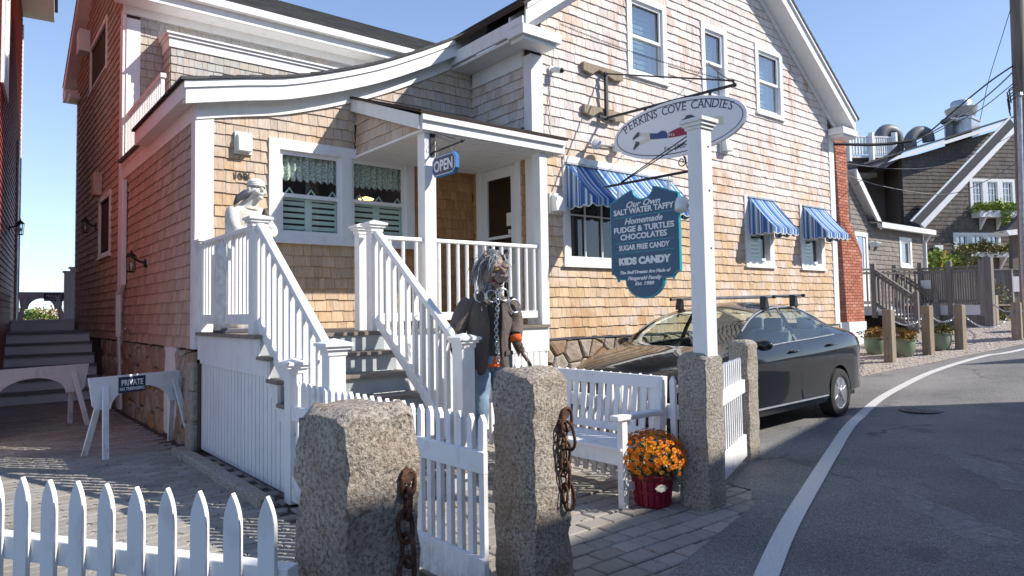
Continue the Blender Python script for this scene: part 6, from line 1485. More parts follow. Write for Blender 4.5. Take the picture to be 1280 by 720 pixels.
# roof rack
for x in (1.98, 2.98) if False else (2.20, 2.96):
    g = grp(car, 'roof_bar'); zt = section(x)[-1][1] + .075
    b = MB(); b.tube([(x, -.72, zt), (x, .72, zt)], .017, 8); obj('crossbar', cmb(b), M['galv'], g, smooth=True, sharp=50)
    b = MB(); b.tube([(x, -.75, zt), (x, -.715, zt)], .02, 8); b.tube([(x, .75, zt), (x, .715, zt)], .02, 8); obj('end_cap', cmb(b), M['trimblack'], g)
    for sd_ in (1, -1):
        S_ = section(x); b = MB(); b.prism([(x - .05, sd_ * .57, S_[13][1] - .0), (x + .06, sd_ * .57, S_[13][1] - .0), (x + .035, sd_ * .56, zt + .012), (x - .03, sd_ * .56, zt + .012)], (0, sd_ * .07, 0)); b.prism([(x - .012, sd_ * .60, S_[13][1] + .02), (x + .05, sd_ * .60, S_[13][1] + .02), (x + .06, sd_ * .66, S_[12][1] - .06), (x + .02, sd_ * .66, S_[12][1] - .06)], (0, sd_ * .012, 0)); obj('rack_foot', cmb(b), M['trimblack'], g, bevel=.008)

# ================================================================ FIGURES
def skin(name, nodes, edges, mt, parent, levels=2, branch=.0, root=0):
    "nodes: (x, y, z, rx, ry); a single continuous surface grown along the edges"
    me = bpy.data.meshes.new(name); me.from_pydata([n[:3] for n in nodes], edges, []); o = link(name, me, parent)
    sk = o.modifiers.new('skin', 'SKIN'); sk.use_smooth_shade = True; sk.branch_smoothing = branch
    lay = me.skin_vertices[0] if me.skin_vertices else None
    if lay is None: me.attributes; 
    for i, n in enumerate(nodes): lay.data[i].radius = (n[3], n[4] if len(n) > 4 else n[3]); lay.data[i].use_root = (i == root)
    sb = o.modifiers.new('sub', 'SUBSURF'); sb.levels = levels; sb.render_levels = levels; me.materials.append(mt); return o
def loft(mb, rings, n=20, closed=True, r=None, cap=(False, False), arc=None):
    "rings: (centre, rx, ry, angle): stacked ellipses; arc: (a0, a1) leaves the loft open"
    vs = []; m_ = n + 1 if arc else n
    for c_, rx, ry, an in rings:
        c_ = V(c_); Mx = Matrix.Rotation(an, 3, 'Z')
        for k_ in range(m_):
            a = 2 * math.pi * k_ / n if not arc else arc[0] + (arc[1] - arc[0]) * k_ / n
            vs.append(c_ + Mx @ V((rx * math.cos(a), ry * math.sin(a), 0)))
    fs = []
    for i in range(len(rings) - 1):
        for k_ in range(n): fs.append((i * m_ + k_, i * m_ + (k_ + 1) % m_ if not arc else i * m_ + k_ + 1, (i + 1) * m_ + (k_ + 1) % m_ if not arc else (i + 1) * m_ + k_ + 1, (i + 1) * m_ + k_))
    if cap[0]: fs.append(tuple(range(n - 1, -1, -1)))
    if cap[1]: fs.append(tuple(range((len(rings) - 1) * n, len(rings) * n)))
    return mb.add(vs, fs, r)
# ---- werewolf dummy in a jacket
m = mat('jacket_cloth', (.125, .10, .088), .9); k = N(m); k.col(k.ramp(k.noise(90, 3), (.3, (.10, .080, .070)), (.7, (.155, .125, .11)))); k.bump(k.math('ADD', k.noise(9, 3, (1, 1, .6)), k.math('MULTIPLY', k.noise(220, 2), .1)), .9, .05); M['jacket'] = m
m = mat('denim', rough=.9); k = N(m); k.col(k.ramp(k.noise(6, 5), (.35, (.10, .17, .25)), (.7, (.30, .40, .50)))); k.bump(k.noise(18, 4), .6, .02); M['denim'] = m
M['orangecloth'] = mat('orange_cloth', (.62, .11, .02), .85); M['shirt'] = mat('dark_shirt', (.055, .06, .045), .9); M['fur'] = mat('fur_brown', rough=.9); k = N(M['fur']); k.col(k.ramp(k.noise(60, 4), (.35, (.06, .035, .025)), (.65, (.19, .12, .09))))
M['hair'] = mat('grey_hair', rough=.6); k = N(M['hair']); k.col(k.ramp(k.rnd(), (0, (.05, .055, .06)), (.45, (.20, .21, .215)), (.8, (.45, .46, .47)), (1, (.62, .63, .64)))); M['maskskin'] = mat('mask_skin', rough=.6); k = N(M['maskskin']); k.col(k.ramp(k.noise(30, 4), (.35, (.12, .08, .07)), (.65, (.33, .25, .22))))
M['hand'] = mat('rubber_hand', rough=.7); k = N(M['hand']); k.col(k.ramp(k.noise(50, 4), (.35, (.05, .035, .03)), (.65, (.20, .13, .11)))); M['silver'] = mat('silver_chain', (.62, .63, .65), .25, .9)
WC = V((3.70, 4.93, .07)); wol = thing('person', 'life-size werewolf dummy in brown jacket and blue jeans with a silver chain round its neck', 'halloween dummy', WC)
# figure axes: facing the lane, a little to the camera's right; r = its left seen from the lens
fw = V((-.25, -.97, 0)).normalized(); rt = V((.97, -.25, 0)).normalized()
def wp(a, f, z): return WC + rt * a + fw * f + Z * z     # a: to the right in the picture, f: forward
def nd(a, f, z, r, r2=None): p = wp(a, f, z); return (p.x, p.y, p.z, r, r2 or r)
nodes = [nd(0, 0, .98, .135, .11), nd(0, 0, 1.18, .13, .105), nd(0, .01, 1.38, .155, .11), nd(0, .01, 1.50, .10, .08), nd(0.0, .04, 1.60, .055), nd(.01, .09, 1.70, .09, .10), nd(.01, .10, 1.80, .085, .09),
 nd(-.10, 0, .90, .085), nd(-.12, .03, .50, .06), nd(-.13, .0, .12, .045), nd(-.13, .10, .05, .04),
 nd(.10, 0, .90, .085), nd(.13, .04, .50, .06), nd(.14, .01, .12, .045), nd(.15, .12, .05, .04),
 nd(-.19, 0, 1.44, .07), nd(-.29, -.02, 1.18, .05), nd(-.27, .07, .98, .038), nd(-.25, .10, .92, .03),
 nd(.19, 0, 1.44, .07), nd(.25, .0, 1.28, .05), nd(.22, .10, 1.14, .038), nd(.22, .12, 1.08, .03)]
ed = [(0, 1), (1, 2), (2, 3), (3, 4), (4, 5), (5, 6), (0, 7), (7, 8), (8, 9), (9, 10), (0, 11), (11, 12), (12, 13), (13, 14), (2, 15), (15, 16), (16, 17), (17, 18), (2, 19), (19, 20), (20, 21), (21, 22)]
skin('body', nodes, ed, M['maskskin'], wol, 2)
# jeans
b = MB()
for sx_ in (-1, 1):
    rr = [(wp(.10 * sx_, 0, 1.0), .115, .12, 0), (wp(.105 * sx_, .01, .86), .108, .115, 0), (wp(.115 * sx_, .035, .66), .088, .10, 0), (wp(.122 * sx_, .045, .50), .080, .090, 0), (wp(.130 * sx_, .03, .34), .077, .085, 0), (wp(.137 * sx_, .01, .16), .082, .09, 0), (wp(.14 * sx_, .02, .06), .088, .10, 0)]
    loft(b, rr, 16)
loft(b, [(wp(0, 0, .93), .19, .12, 0), (wp(0, 0, 1.0), .185, .125, 0), (wp(0, 0, 1.10), .175, .12, 0)], 20); obj('jeans', b, M['denim'], wol, smooth=True)
for sx_ in (-1, 1):
    b = MB(); b.ball(wp(.145 * sx_, .09, .05), .055, .13, .05, 12, 8); obj('shoe', b, M['trimblack'], wol, smooth=True)
# shirts: orange hem and dark front
an = math.atan2(rt.y, rt.x)
b = MB(); loft(b, [(wp(0, 0, .90), .178, .128, an), (wp(0, 0, 1.0), .176, .126, an), (wp(0, 0, 1.12), .17, .12, an)], 24); obj('orange_shirt', b, M['orangecloth'], wol, smooth=True)
b = MB(); loft(b, [(wp(0, .005, 1.0), .168, .132, an), (wp(0, .01, 1.2), .168, .128, an), (wp(0, .015, 1.40), .18, .125, an), (wp(0, .01, 1.52), .11, .09, an), (wp(0, .03, 1.58), .075, .075, an)], 24); obj('dark_shirt', b, M['shirt'], wol, smooth=True)
# jacket: open down the front, with sleeves, lapels, pocket flap
b = MB(); op = .30
a0_, a1_ = -math.pi / 2 + op, 1.5 * math.pi - op
jr = [(.83, .215, .165, .0), (.95, .215, .160, .0), (1.10, .200, .150, 0), (1.22, .205, .15, .01), (1.36, .225, .155, .01), (1.45, .222, .140, .005), (1.51, .165, .115, .0), (1.555, .10, .09, .0)]
vs = []
for z_, rx, ry, f_ in jr:
    o_ = op + (.18 if z_ < .9 else 0) + (-.06 if 1.1 < z_ < 1.3 else 0)
    for k_ in range(33):
        a = -math.pi / 2 + o_ + (2 * math.pi - 2 * o_) * k_ / 32; fold = 1 + .02 * math.sin(a * 9 + z_ * 4)
        vs.append(wp(rx * math.cos(a) * fold, f_ - ry * math.sin(a) * fold, z_))
b.add(vs, [(i * 33 + k_, i * 33 + k_ + 1, (i + 1) * 33 + k_ + 1, (i + 1) * 33 + k_) for i in range(len(jr) - 1) for k_ in range(32)])
o = obj('jacket', b, M['jacket'], wol, smooth=True); md = o.modifiers.new('s', 'SOLIDIFY'); md.thickness = .012; sb = o.modifiers.new('u', 'SUBSURF'); sb.levels = 1; sb.render_levels = 1
for sx_, pts in ((-1, [(-.17, 0, 1.47, .085), (-.245, -.01, 1.38, .088), (-.30, -.03, 1.20, .078), (-.315, .02, 1.08, .070), (-.29, .09, .985, .064)]), (1, [(.17, 0, 1.47, .085), (.235, 0, 1.38, .086), (.265, -.01, 1.30, .078), (.24, .05, 1.22, .07), (.215, .10, 1.165, .062)])):
    b = MB(); b.tube([wp(p[0], p[1], p[2]) for p in pts], [p[3] for p in pts], 16, cap=False); o = obj('sleeve', b, M['jacket'], wol, smooth=True); sb = o.modifiers.new('u', 'SUBSURF'); sb.levels = 1; sb.render_levels = 1
    b = MB(); q0 = pts[-1]; b.tube([wp(q0[0], q0[1], q0[2] + .01), wp(q0[0] + .004, q0[1] + .012, q0[2] - .05)], [.056, .052], 14); obj('orange_cuff', b, M['orangecloth'], wol, smooth=True)
    b = MB(); b.prism([wp(sx_ * .055, .155, 1.15), wp(sx_ * .062, .165, 1.30), wp(sx_ * .135, .150, 1.40), wp(sx_ * .115, .13, 1.47), wp(sx_ * .08, .12, 1.50)], fw * .008); obj('lapel', b, M['jacket'], wol)
b = MB(); b.prism([wp(.10, .142, 1.04), wp(.19, .09, 1.035), wp(.192, .09, 1.0), (wp(.10, .142, 1.0))], fw * .012); obj('pocket_flap', b, M['jacket'], wol)
# hands with five fingers, the right one hanging open, furry wrist
def hand(c, down, palm_n, side, s=1.0, curl=.3):
    "c wrist, down: finger direction, side: towards the thumb"
    c, d, n_, s_ = V(c), V(down).normalized(), V(palm_n).normalized(), V(side).normalized(); nodes = [(*c, .026, .020)]; p = c + d * .045; nodes.append((*p, .033, .016)); p2 = c + d * .085; nodes.append((*p2, .036, .015)); E_ = [(0, 1), (1, 2)]
    for i, (o_, L_) in enumerate(((.032, .075), (.011, .085), (-.011, .080), (-.031, .062))):
        b0 = p2 + s_ * o_ + d * .008; i0 = len(nodes); nodes.append((*b0, .011, .011)); E_.append((2, i0)); q_ = b0; dd_ = d + s_ * o_ * 2.5
        for j_ in range(3): dd_ = (dd_ + n_ * curl * (.5 + .4 * j_)).normalized(); q_ = q_ + dd_ * L_ * (.42, .32, .26)[j_]; nodes.append((*q_, (.0095, .0085, .006)[j_], (.0095, .0085, .006)[j_])); E_.append((len(nodes) - 2, len(nodes) - 1))
    t0 = p + s_ * .028; i0 = len(nodes); nodes.append((*t0, .013, .013)); E_.append((1, i0)); t1 = t0 + (s_ * .6 + d * .7 + n_ * .25).normalized() * .035; nodes.append((*t1, .0105, .0105)); E_.append((i0, i0 + 1)); t2 = t1 + (s_ * .3 + d * .8 + n_ * .4).normalized() * .03; nodes.append((*t2, .007, .007)); E_.append((i0 + 1, i0 + 2))
    return nodes, E_
for sx_, w0, w1 in ((1, (.215, .11, 1.12), (.245, .15, 1.02)), (-1, (-.285, .11, .93), (-.27, .15, .86))):
    A_, B_ = wp(*w0), wp(*w1); dwn = (B_ - A_).normalized()
    b = MB(); b.tube([A_, A_.lerp(B_, .5), B_], [.042, .040, .030], 12)
    for i in range(160):
        t = random.random(); a = random.random() * 6.28; c_ = A_.lerp(B_, t); o_ = dwn.orthogonal().normalized(); q_ = (o_ * math.cos(a) + dwn.cross(o_) * math.sin(a)); p = c_ + q_ * .036; s_ = dwn.cross(q_) * .005; b.add([p - s_, p + s_, p + dwn * .035 + q_ * .014], [(0, 1, 2)])
    obj('furry_wrist', b, M['fur'], wol, smooth=True)
    nn_, ee = hand(B_, dwn + rt * .35 * sx_, -rt * sx_ * .3 + fw * .1 - fw * .3, -rt * sx_ * .2 + fw * 1.0 if sx_ > 0 else fw, 1, .28); skin('hand', nn_, ee, M['hand'], wol, 2)
# wolf mask: muzzle, brows, ears, teeth, and long grey hair
Hc = wp(.01, .10, 1.76); hf = (fw * .93 + rt * .22 - Z * .30).normalized(); hs = hf.cross(Z).normalized(); hs = hs if hs.dot(rt) > 0 else -hs; hu = hs.cross(hf).normalized(); hu = hu if hu.z > 0 else -hu
def hp(a, f, u): return Hc + (hs * a + hf * f + hu * u) * 1.12
def hball(mb, a, f, u, r1, r2, r3, n=14, m_=10):
    t = MB(); t.ball((0, 0, 0), 1, 1, 1, n, m_); mb.add([hp(a + v[0] * r1, f + v[1] * r2, u + v[2] * r3) for v in t.v], t.f)
b = MB(); hball(b, 0, -.01, .01, .098, .115, .125); hball(b, 0, .095, -.035, .052, .085, .042); hball(b, 0, .17, -.02, .026, .022, .02); hball(b, 0, .075, -.100, .045, .07, .022); hball(b, -.045, .085, .045, .038, .03, .022); hball(b, .045, .085, .045, .038, .03, .022); hball(b, -.06, .05, -.03, .04, .05, .05); hball(b, .06, .05, -.03, .04, .05, .05); hball(b, 0, .11, .01, .025, .05, .03); b3 = MB(); hball(b3, 0, -.035, .035, .108, .105, .118); obj('hair_cap', b3, mat('cap_grey', (.12, .125, .13), .9), wol, smooth=True); obj('wolf_mask', b, M['maskskin'], wol, smooth=True)
b = MB(); hball(b, 0, .09, -.075, .034, .06, .016); obj('mouth', b, mat('mouth_red', (.12, .015, .012), .5), wol, smooth=True)
b = MB()
for i in range(9):
    a = (i - 4) * .0085; f_ = .155 - abs(i - 4) * .008
    L_ = .03 if i in (1, 7) else .014; b.add([hp(a - .005, f_, -.060), hp(a + .005, f_, -.060), hp(a, f_ + .006, -.060 - L_), hp(a, f_ - .008, -.060)], [(0, 1, 2), (1, 3, 2), (3, 0, 2)]); b.add([hp(a - .005, f_ - .03, -.092), hp(a + .005, f_ - .03, -.092), hp(a, f_ - .025, -.092 + L_), hp(a, f_ - .038, -.092)], [(0, 1, 2), (1, 3, 2), (3, 0, 2)])
obj('teeth', b, M['lettering'], wol, stuff=True)
for s_ in (-1, 1):
    b = MB(); hball(b, s_ * .04, .100, .022, .014, .012, .011, 10, 7); obj('eye', b, mat('eye_yellow', (.75, .45, .10), .2), wol, smooth=True)
    b = MB(); hball(b, s_ * .04, .1105, .022, .005, .004, .006, 8, 5); obj('pupil', b, M['trimblack'], wol, smooth=True)
    b = MB(); pts = [hp(s_ * .06, .0, .09), hp(s_ * .105, .02, .07), hp(s_ * .125, .01, .165), hp(s_ * .085, -.03, .08)]; b.add(pts, [(0, 1, 2), (1, 3, 2), (3, 0, 2), (0, 3, 1)]); obj('ear', b, M['maskskin'], wol)
rs = random.Random(11); b = MB()
for i in range(900):
    a = rs.uniform(-2.6, 2.6); el_ = rs.uniform(.15, 1.0); root = Hc + hs * (.105 * math.sin(a) * math.cos(el_ * 1.2)) - hf * (.11 * math.cos(a) * math.cos(el_ * 1.2) - .015) + hu * (.03 + .115 * math.sin(el_ * 1.5)); out = (root - Hc).normalized(); L_ = rs.uniform(.12, .34) * (1.0 if abs(a) < 1.9 else .28); p = [root]; d = (out * .30 - hf * .45 - Z * .25 + V((rs.gauss(0, .2), rs.gauss(0, .2), 0))).normalized()
    for j_ in range(4): d = (d - Z * (.75 if j_ < 2 else 1.1) + V((rs.gauss(0, .12), rs.gauss(0, .12), 0))).normalized(); p.append(p[-1] + d * L_ / 4)
    w = rs.uniform(.003, .007); sd__ = d.cross(out).normalized() * w; vs = []
    for j_, q_ in enumerate(p): kx = (1, 1.1, .9, .6, .1)[j_]; vs += [q_ - sd__ * kx, q_ + sd__ * kx]
    b.add(vs, [(2 * j_, 2 * j_ + 1, 2 * j_ + 3, 2 * j_ + 2) for j_ in range(4)], rs.random())
obj('hair', b, M['hair'], wol, stuff=True)
# beard-like ruff in front
b = MB()
for i in range(120):
    root = hp(rs.uniform(-.07, .07), rs.uniform(-.02, .06), -.09 - rs.random() * .03); d = (-Z * 1 + V((rs.gauss(0, .15), rs.gauss(0, .15), 0))).normalized(); L_ = rs.uniform(.06, .14); sd__ = rt * .004; b.add([root - sd__, root + sd__, root + d * L_], [(0, 1, 2)], rs.random())
obj('ruff', b, M['hair'], wol, stuff=True)
# shackles on the shoulders, chain hanging down the front
def cuff_ring(c, n_, r_, th=.010):
    c, n_ = V(c), V(n_).normalized(); u_ = n_.orthogonal().normalized(); v_ = n_.cross(u_); b = MB(); b.tube([c + u_ * r_ * math.cos(a) + v_ * r_ * 1.15 * math.sin(a) for a in [2 * math.pi * i / 18 for i in range(19)]], th, 6, cap=False); return b
for (a, f, z, r_) in ((-.125, .12, 1.52, .052), (.20, .12, 1.43, .055), (-.03, .15, 1.52, .05), (.09, .14, 1.53, .05)): obj('shackle', cuff_ring(wp(a, f, z), fw + rt * .2, r_), M['silver'], wol, smooth=True)
z_ = 1.47; i = 0
while z_ > .94:
    b = cuff_ring((0, 0, 0), (0, 1, 0), .016, .0055); Mx = Matrix.Rotation(an + (rad(85) if i % 2 else .2), 3, 'Z'); c_ = wp(.02 + .012 * math.sin(z_ * 9), .152 - (.012 if z_ < 1.1 else 0), z_); b.v = [tuple(Mx @ V((v[0], v[1], v[2] * 1.3)) + c_) for v in b.v]; obj('chain_link', b, M['silver'], wol, smooth=True); z_ -= .031; i += 1

# ---- white statue on the landing, leaning on its crossed arms
m = mat('white_stone', (.72, .70, .65), .75); k = N(m); k.col(k.ramp(k.noise(14, 5), (.35, (.60, .57, .51)), (.65, (.78, .76, .71)))); k.bump(k.noise(22, 4), .5, .012); M['statue'] = m
SC = V((2.27, 7.22, FL)); stt = thing('statue', 'white stone figure with crossed arms and a dark ponytail leaning over the newel post', 'statue', SC)
sf = V((.35, -.94, 0)).normalized(); sr = V((.94, .35, 0)).normalized()
def sp_(a, f, z): return SC + sr * a + sf * f + Z * z
def sn(a, f, z, r, r2=None): p = sp_(a, f, z); return (p.x, p.y, p.z, r, r2 or r)
nodes = [sn(0, -.12, .78, .15, .13), sn(0, -.06, .98, .13, .11), sn(0, .06, 1.18, .135, .115), sn(0, .10, 1.27, .11), sn(.0, .13, 1.33, .07), sn(.02, .18, 1.42, .10, .09), sn(.02, .19, 1.51, .08, .075),
 sn(-.09, -.12, .45, .10), sn(-.10, -.12, .10, .075), sn(.09, -.10, .45, .10), sn(.10, -.10, .10, .075),
 sn(-.18, .08, 1.22, .065), sn(-.22, .20, 1.02, .052), sn(-.08, .32, 1.00, .045), sn(.08, .33, 1.04, .038), sn(.18, .08, 1.22, .065), sn(.24, .20, 1.04, .052), sn(.12, .30, .99, .045), sn(-.03, .36, .97, .038)]
ed = [(0, 1), (1, 2), (2, 3), (3, 4), (4, 5), (5, 6), (0, 7), (7, 8), (0, 9), (9, 10), (2, 11), (11, 12), (12, 13), (13, 14), (2, 15), (15, 16), (16, 17), (17, 18)]
skin('figure', nodes, ed, M['statue'], stt, 3)
b = MB(); hc = sp_(.02, .19, 1.45)
def sball(mb, a, f, u, r1, r2, r3):
    t = MB(); t.ball((0, 0, 0), 1, 1, 1, 12, 9); mb.add([hc + sr * (a + v[0] * r1) + sf * (f + v[1] * r2) + Z * (u + v[2] * r3) for v in t.v], t.f)
sball(b, 0, .085, -.01, .016, .03, .026); sball(b, 0, .07, -.05, .035, .03, .018); sball(b, 0, .06, -.085, .032, .035, .025); sball(b, -.04, .06, -.03, .03, .035, .03); sball(b, .04, .06, -.03, .03, .035, .03); sball(b, 0, .06, .035, .06, .03, .014); sball(b, -.09, 0, -.01, .012, .025, .035); sball(b, .09, 0, -.01, .012, .025, .035)
obj('face', b, M['statue'], stt, smooth=True)
b = MB(); sball(b, -.032, .083, .012, .014, .01, .009); sball(b, .032, .083, .012, .014, .01, .009); obj('eye', b, M['greyp'], stt, smooth=True)
b = MB()
for s_ in range(3): loft(b, [(hc + Z * (.030 + s_ * .018), .088 - s_ * .004, .088 - s_ * .004, 0), (hc + Z * (.038 + s_ * .018), .094 - s_ * .005, .094 - s_ * .005, 0), (hc + Z * (.048 + s_ * .018), .086 - s_ * .006, .086 - s_ * .006, 0)], 16)
sball(b, 0, -.01, .06, .082, .085, .062); obj('head_scarf', b, M['statue'], stt, smooth=True)
b = MB(); b.tube([hc + sr * -.05 + sf * .01 - Z * .02, hc + sr * -.10 - sf * .03 - Z * .05, hc + sr * -.16 - sf * .07 - Z * .10, hc + sr * -.20 - sf * .08 - Z * .17], [.03, .045, .035, .012], 10); obj('ponytail', b, M['greyp'], stt, smooth=True)
b = MB(); rgs = [(sp_(0, -.11, z_), .20 - .03 * math.sin(z_ * 3), .17 - .02 * z_, 0) for z_ in np.linspace(.03, .9, 8)]; loft(b, rgs, 22, cap=(True, True)); 
b.v = [(v[0] + .014 * math.sin(math.atan2(v[1] - SC.y, v[0] - SC.x) * 9), v[1] + .014 * math.cos(math.atan2(v[1] - SC.y, v[0] - SC.x) * 9), v[2]) for v in b.v]; obj('robe', b, M['statue'], stt, smooth=True)
b = MB(); b.box(SC.x - .2, SC.x + .2, SC.y - .08, SC.y + .3, FL, FL + .05); obj('plinth', b, M['greyp'], stt, bevel=.01)

# ================================================================ WALL LANTERNS
def lantern(label, wall, n, z_off=0, s=1.0, parent_col='black'):
    w = V(wall); n = V(n); t = thing('wall_lantern', label, 'lantern', w, 'black coach lanterns in the passage'); c = w + n * .17 * s - Z * .03
    b = MB(); b.lathe([(.055 * s, 0), (.06 * s, .012), (.05 * s, .02)], w, 12, axis=n); b.tube([w, w + n * .07 * s + Z * .02, c + Z * .10 * s], [.018, .014, .012], 8); obj('arm', b, M['black'], t)
    b = MB(); b.lathe([(a_ * s, h_ * s) for a_, h_ in ((.004, .20), (.012, .185), (.01, .17), (.03, .155), (.062, .12), (.066, .105), (.01, .10))], c, 6); b.lathe([(.045 * s, -.10 * s), (.05 * s, -.085 * s), (.01, -.08 * s)], c, 6)
    for i in range(6): a = 2 * math.pi * i / 6; b.tube([c + V((.046 * math.cos(a), .046 * math.sin(a), -.085)) * s, c + V((.058 * math.cos(a), .058 * math.sin(a), .105)) * s], .006, 4)
    obj('cage', b, M['black'], t); b = MB(); b.lathe([(.040 * s, -.08 * s), (.052 * s, .10 * s)], c, 6); obj('lamp_glass', b, M['glass'], t); b = MB(); b.ball(c, .022, .022, .04); obj('bulb', b, M['offwhite'], t, smooth=True)
q = at_x(182, 329, XW - .02); lantern('black coach lantern on the reddish shingled side wall nearest the white corner', (XW - .02, q.y, q.z), -X, s=1.05)
b_ = at_x(120, 283, XW - .02); lantern('black coach lantern on the tall shingled wall, further down the passage', (XW - .02, b_.y, b_.z), -X, s=1.05)

# ================================================================ RED BUILDING on the left
def rwx(y): return 1.1 - .097 * (20 - y)
rb = thing('red_house', 'red clapboard building edge with white trim cut by the left of view', 'house', (0, 14, 0))
rdv = V((.0965, .995, 0)).normalized(); rn = V((.995, -.0965, 0)).normalized()
R0 = V((rwx(9), 9, 0))
b = MB(); Lr = (20.2 - 9) / rdv.y; b.obox(R0 - rn * .3, rdv * Lr, rn * .3, Z * 10.5); obj('sheathing', b, M['underlay'], rb)
z = .55; i_ = 0; b = MB()
while z < 10.2: b.prism([R0 + Z * z, R0 + Z * z + rn * .022, R0 + Z * (z + .115) + rn * .006, R0 + Z * (z + .115)], rdv * Lr, random.random()); z += .113
obj('clapboards', b, M['red'], rb, stuff=True)
b = MB(); b.obox(R0 + rn * .001, rdv * Lr, rn * .03, Z * .55); b.obox(R0 + rdv * (Lr - .0) - rn * .1, rdv * .03, rn * .14, Z * 8.6); obj('trim_board', b, M['white'], rb)
b = MB(); b.obox(R0 + Z * 8.9, rdv * (Lr + .3), rn * .62, Z * .03); obj('soffit', b, M['white'], rb)
b = MB(); b.obox(R0 + Z * 8.9 + rn * .62, rdv * (Lr + .3), rn * .03, Z * .3); obj('fascia', b, M['white'], rb)
b = MB(); b.obox(R0 + Z * 9.2 - rn * .4, rdv * (Lr + .4), rn * 1.12, Z * .05); obj('roof_edge', b, M['roof'], rb)
b = MB(); w0 = R0 + rdv * 4.4; 
for a_, c_, e, f in ((0, 1.3, 5.2, 5.35), (0, 1.3, 7.0, 7.15), (0, .12, 5.35, 7.0), (1.18, 1.3, 5.35, 7.0)): b.obox(w0 + rdv * a_ + Z * e + rn * .02, rdv * (c_ - a_), rn * .04, Z * (f - e))
obj('window_frame', b, M['white'], rb)
b = MB(); b.obox(w0 + rdv * .12 + Z * 5.35 + rn * .02, rdv * 1.06, rn * .012, Z * 1.65); obj('pane', b, M['upglass'], rb)
lq = 16.2; lantern('black coach lantern on the red clapboard building at the left edge', V((rwx(lq), lq, 3.2)) + rn * .02, rn, s=1.05)
b = MB(); b.tube([V((rwx(18.5), 18.5, .9)) + rn * .05, V((rwx(18.5), 18.5, 5.4)) + rn * .05], .035, 6); obj('conduit', b, M['galv'], rb)

# ================================================================ STEPS AND DECK at the end of the passage
fs_ = thing('passage_steps', 'grey painted wooden steps rising to the deck at the end of the passage', 'steps', (1.3, 15, 0)); M['greypaint'] = mat('grey_paint', (.78, .77, .78), .6); M['greytread'] = mat('grey_tread', (.20, .195, .20), .7)
ys0 = 14.35
for i in range(6):
    z = .2 * (i + 1); ya = ys0 + .30 * i; xl = rwx(ya) + .03
    b = MB(); b.box(xl, XW - .01, ya + .03, ya + .06, z - .2, z - .04); obj('riser', b, M['greypaint'], fs_)
    b = MB(); b.box(xl, XW - .01, ya, ya + (.33 if i < 5 else 5.2), z - .04, z); obj('tread', b, M['greytread'], fs_)
b = MB(); b.box(rwx(17) + .05, XW - .1, 17.4, 17.43, 1.2, 1.40); b.box(rwx(17) + .05, XW - .1, 17.38, 19, 1.40, 1.43); obj('deck_step', b, M['greypaint'], fs_)
for (px, top) in ((83, 341), (91.5, 336)):
    q = at_y(px, 400, 18.4); t_ = at_y(px, top, 18.4)
    rp = thing('railing_post', ('slimmer' if px == 83 else 'thicker') + ' pale capped railing post standing at the far end of the passage', 'post', (q.x, 18.4, 1.4)); w_ = .055 if px == 83 else .07
    b = MB(); b.box(q.x - w_, q.x + w_, 18.4 - w_, 18.4 + w_, 1.2, t_.z); obj('shaft', b, M['white'], rp); b = MB(); b.box(q.x - w_ - .03, q.x + w_ + .03, 18.37 - w_, 18.43 + w_, t_.z, t_.z + .04); obj('cap', b, M['white'], rp)
pL, pR = at_y(23, 365, 17.6), at_y(80, 366, 17.6)
barrier('small arched sawhorse with a dark private sign on the far deck against the sky', (pL.x, 17.6), (pR.x, 17.62), pL.z, (.62, .36, .17), h=.36, lz=1.43)

# ================================================================ FOLIAGE helper
def leaves(mb, c, rx, ry, rz, n, size, rs, flat=.0, shell=.35, elong=1.0):
    for _ in range(n):
        d = V((rs.gauss(0, 1), rs.gauss(0, 1), rs.gauss(0, 1))).normalized(); t = rs.uniform(shell, 1) ** .5; lump = 1 + .22 * math.sin(d.x * 5 + c[0]) * math.cos(d.y * 4 + c[1] * 2) + .12 * math.sin(d.z * 7)
        p = V(c) + V((d.x * rx, d.y * ry, d.z * rz)) * t * lump; u_ = V((rs.gauss(0, 1), rs.gauss(0, 1), rs.gauss(0, .7))).normalized(); w_ = u_.cross(V((rs.gauss(0, 1), rs.gauss(0, 1), rs.gauss(0, 1)))).normalized(); s_ = size * rs.uniform(.6, 1.3)
        mb.add([p - u_ * s_ * elong, p + w_ * s_ * .5, p + u_ * s_ * elong, p - w_ * s_ * .5], [(0, 1, 2, 3)], rs.random())
def m_leaf(name, a, b_, c_):
    m = mat(name, rough=.7, spec=.25); k = N(m); k.col(k.ramp(k.rnd(), (0, a), (.5, b_), (1, c_))); k.b.inputs['Subsurface Weight'].default_value = 0; return m
M['lf_green'] = m_leaf('leaf_green', (.04, .08, .02), (.09, .14, .03), (.17, .20, .05)); M['lf_gold'] = m_leaf('leaf_gold', (.20, .10, .02), (.34, .19, .05), (.16, .14, .04)); M['lf_light'] = m_leaf('leaf_light', (.14, .22, .03), (.24, .33, .06), (.35, .36, .09)); M['lf_mix'] = m_leaf('leaf_mixed', (.10, .13, .04), (.26, .20, .07), (.13, .16, .05))
rs = random.Random(21)
def bush(name, label, cat, c, r_, n, size, mt, stems=5, group=None, h0=None):
    t = thing(name, label, cat, (c[0], c[1], c[2] - r_[2]), group); b = MB(); leaves(b, c, *r_, n, size, rs); obj('foliage', b, M[mt], t, stuff=True); b = MB()
    for _ in range(stems): b.tube([(c[0] + rs.uniform(-.04, .04), c[1] + rs.uniform(-.04, .04), c[2] - r_[2] * 1.05), (c[0] + rs.uniform(-.6, .6) * r_[0], c[1] + rs.uniform(-.6, .6) * r_[1], c[2] + rs.uniform(-.2, .5) * r_[2])], [.012, .004], 4)
    obj('stems', b, M['pole'], t, stuff=True); return t
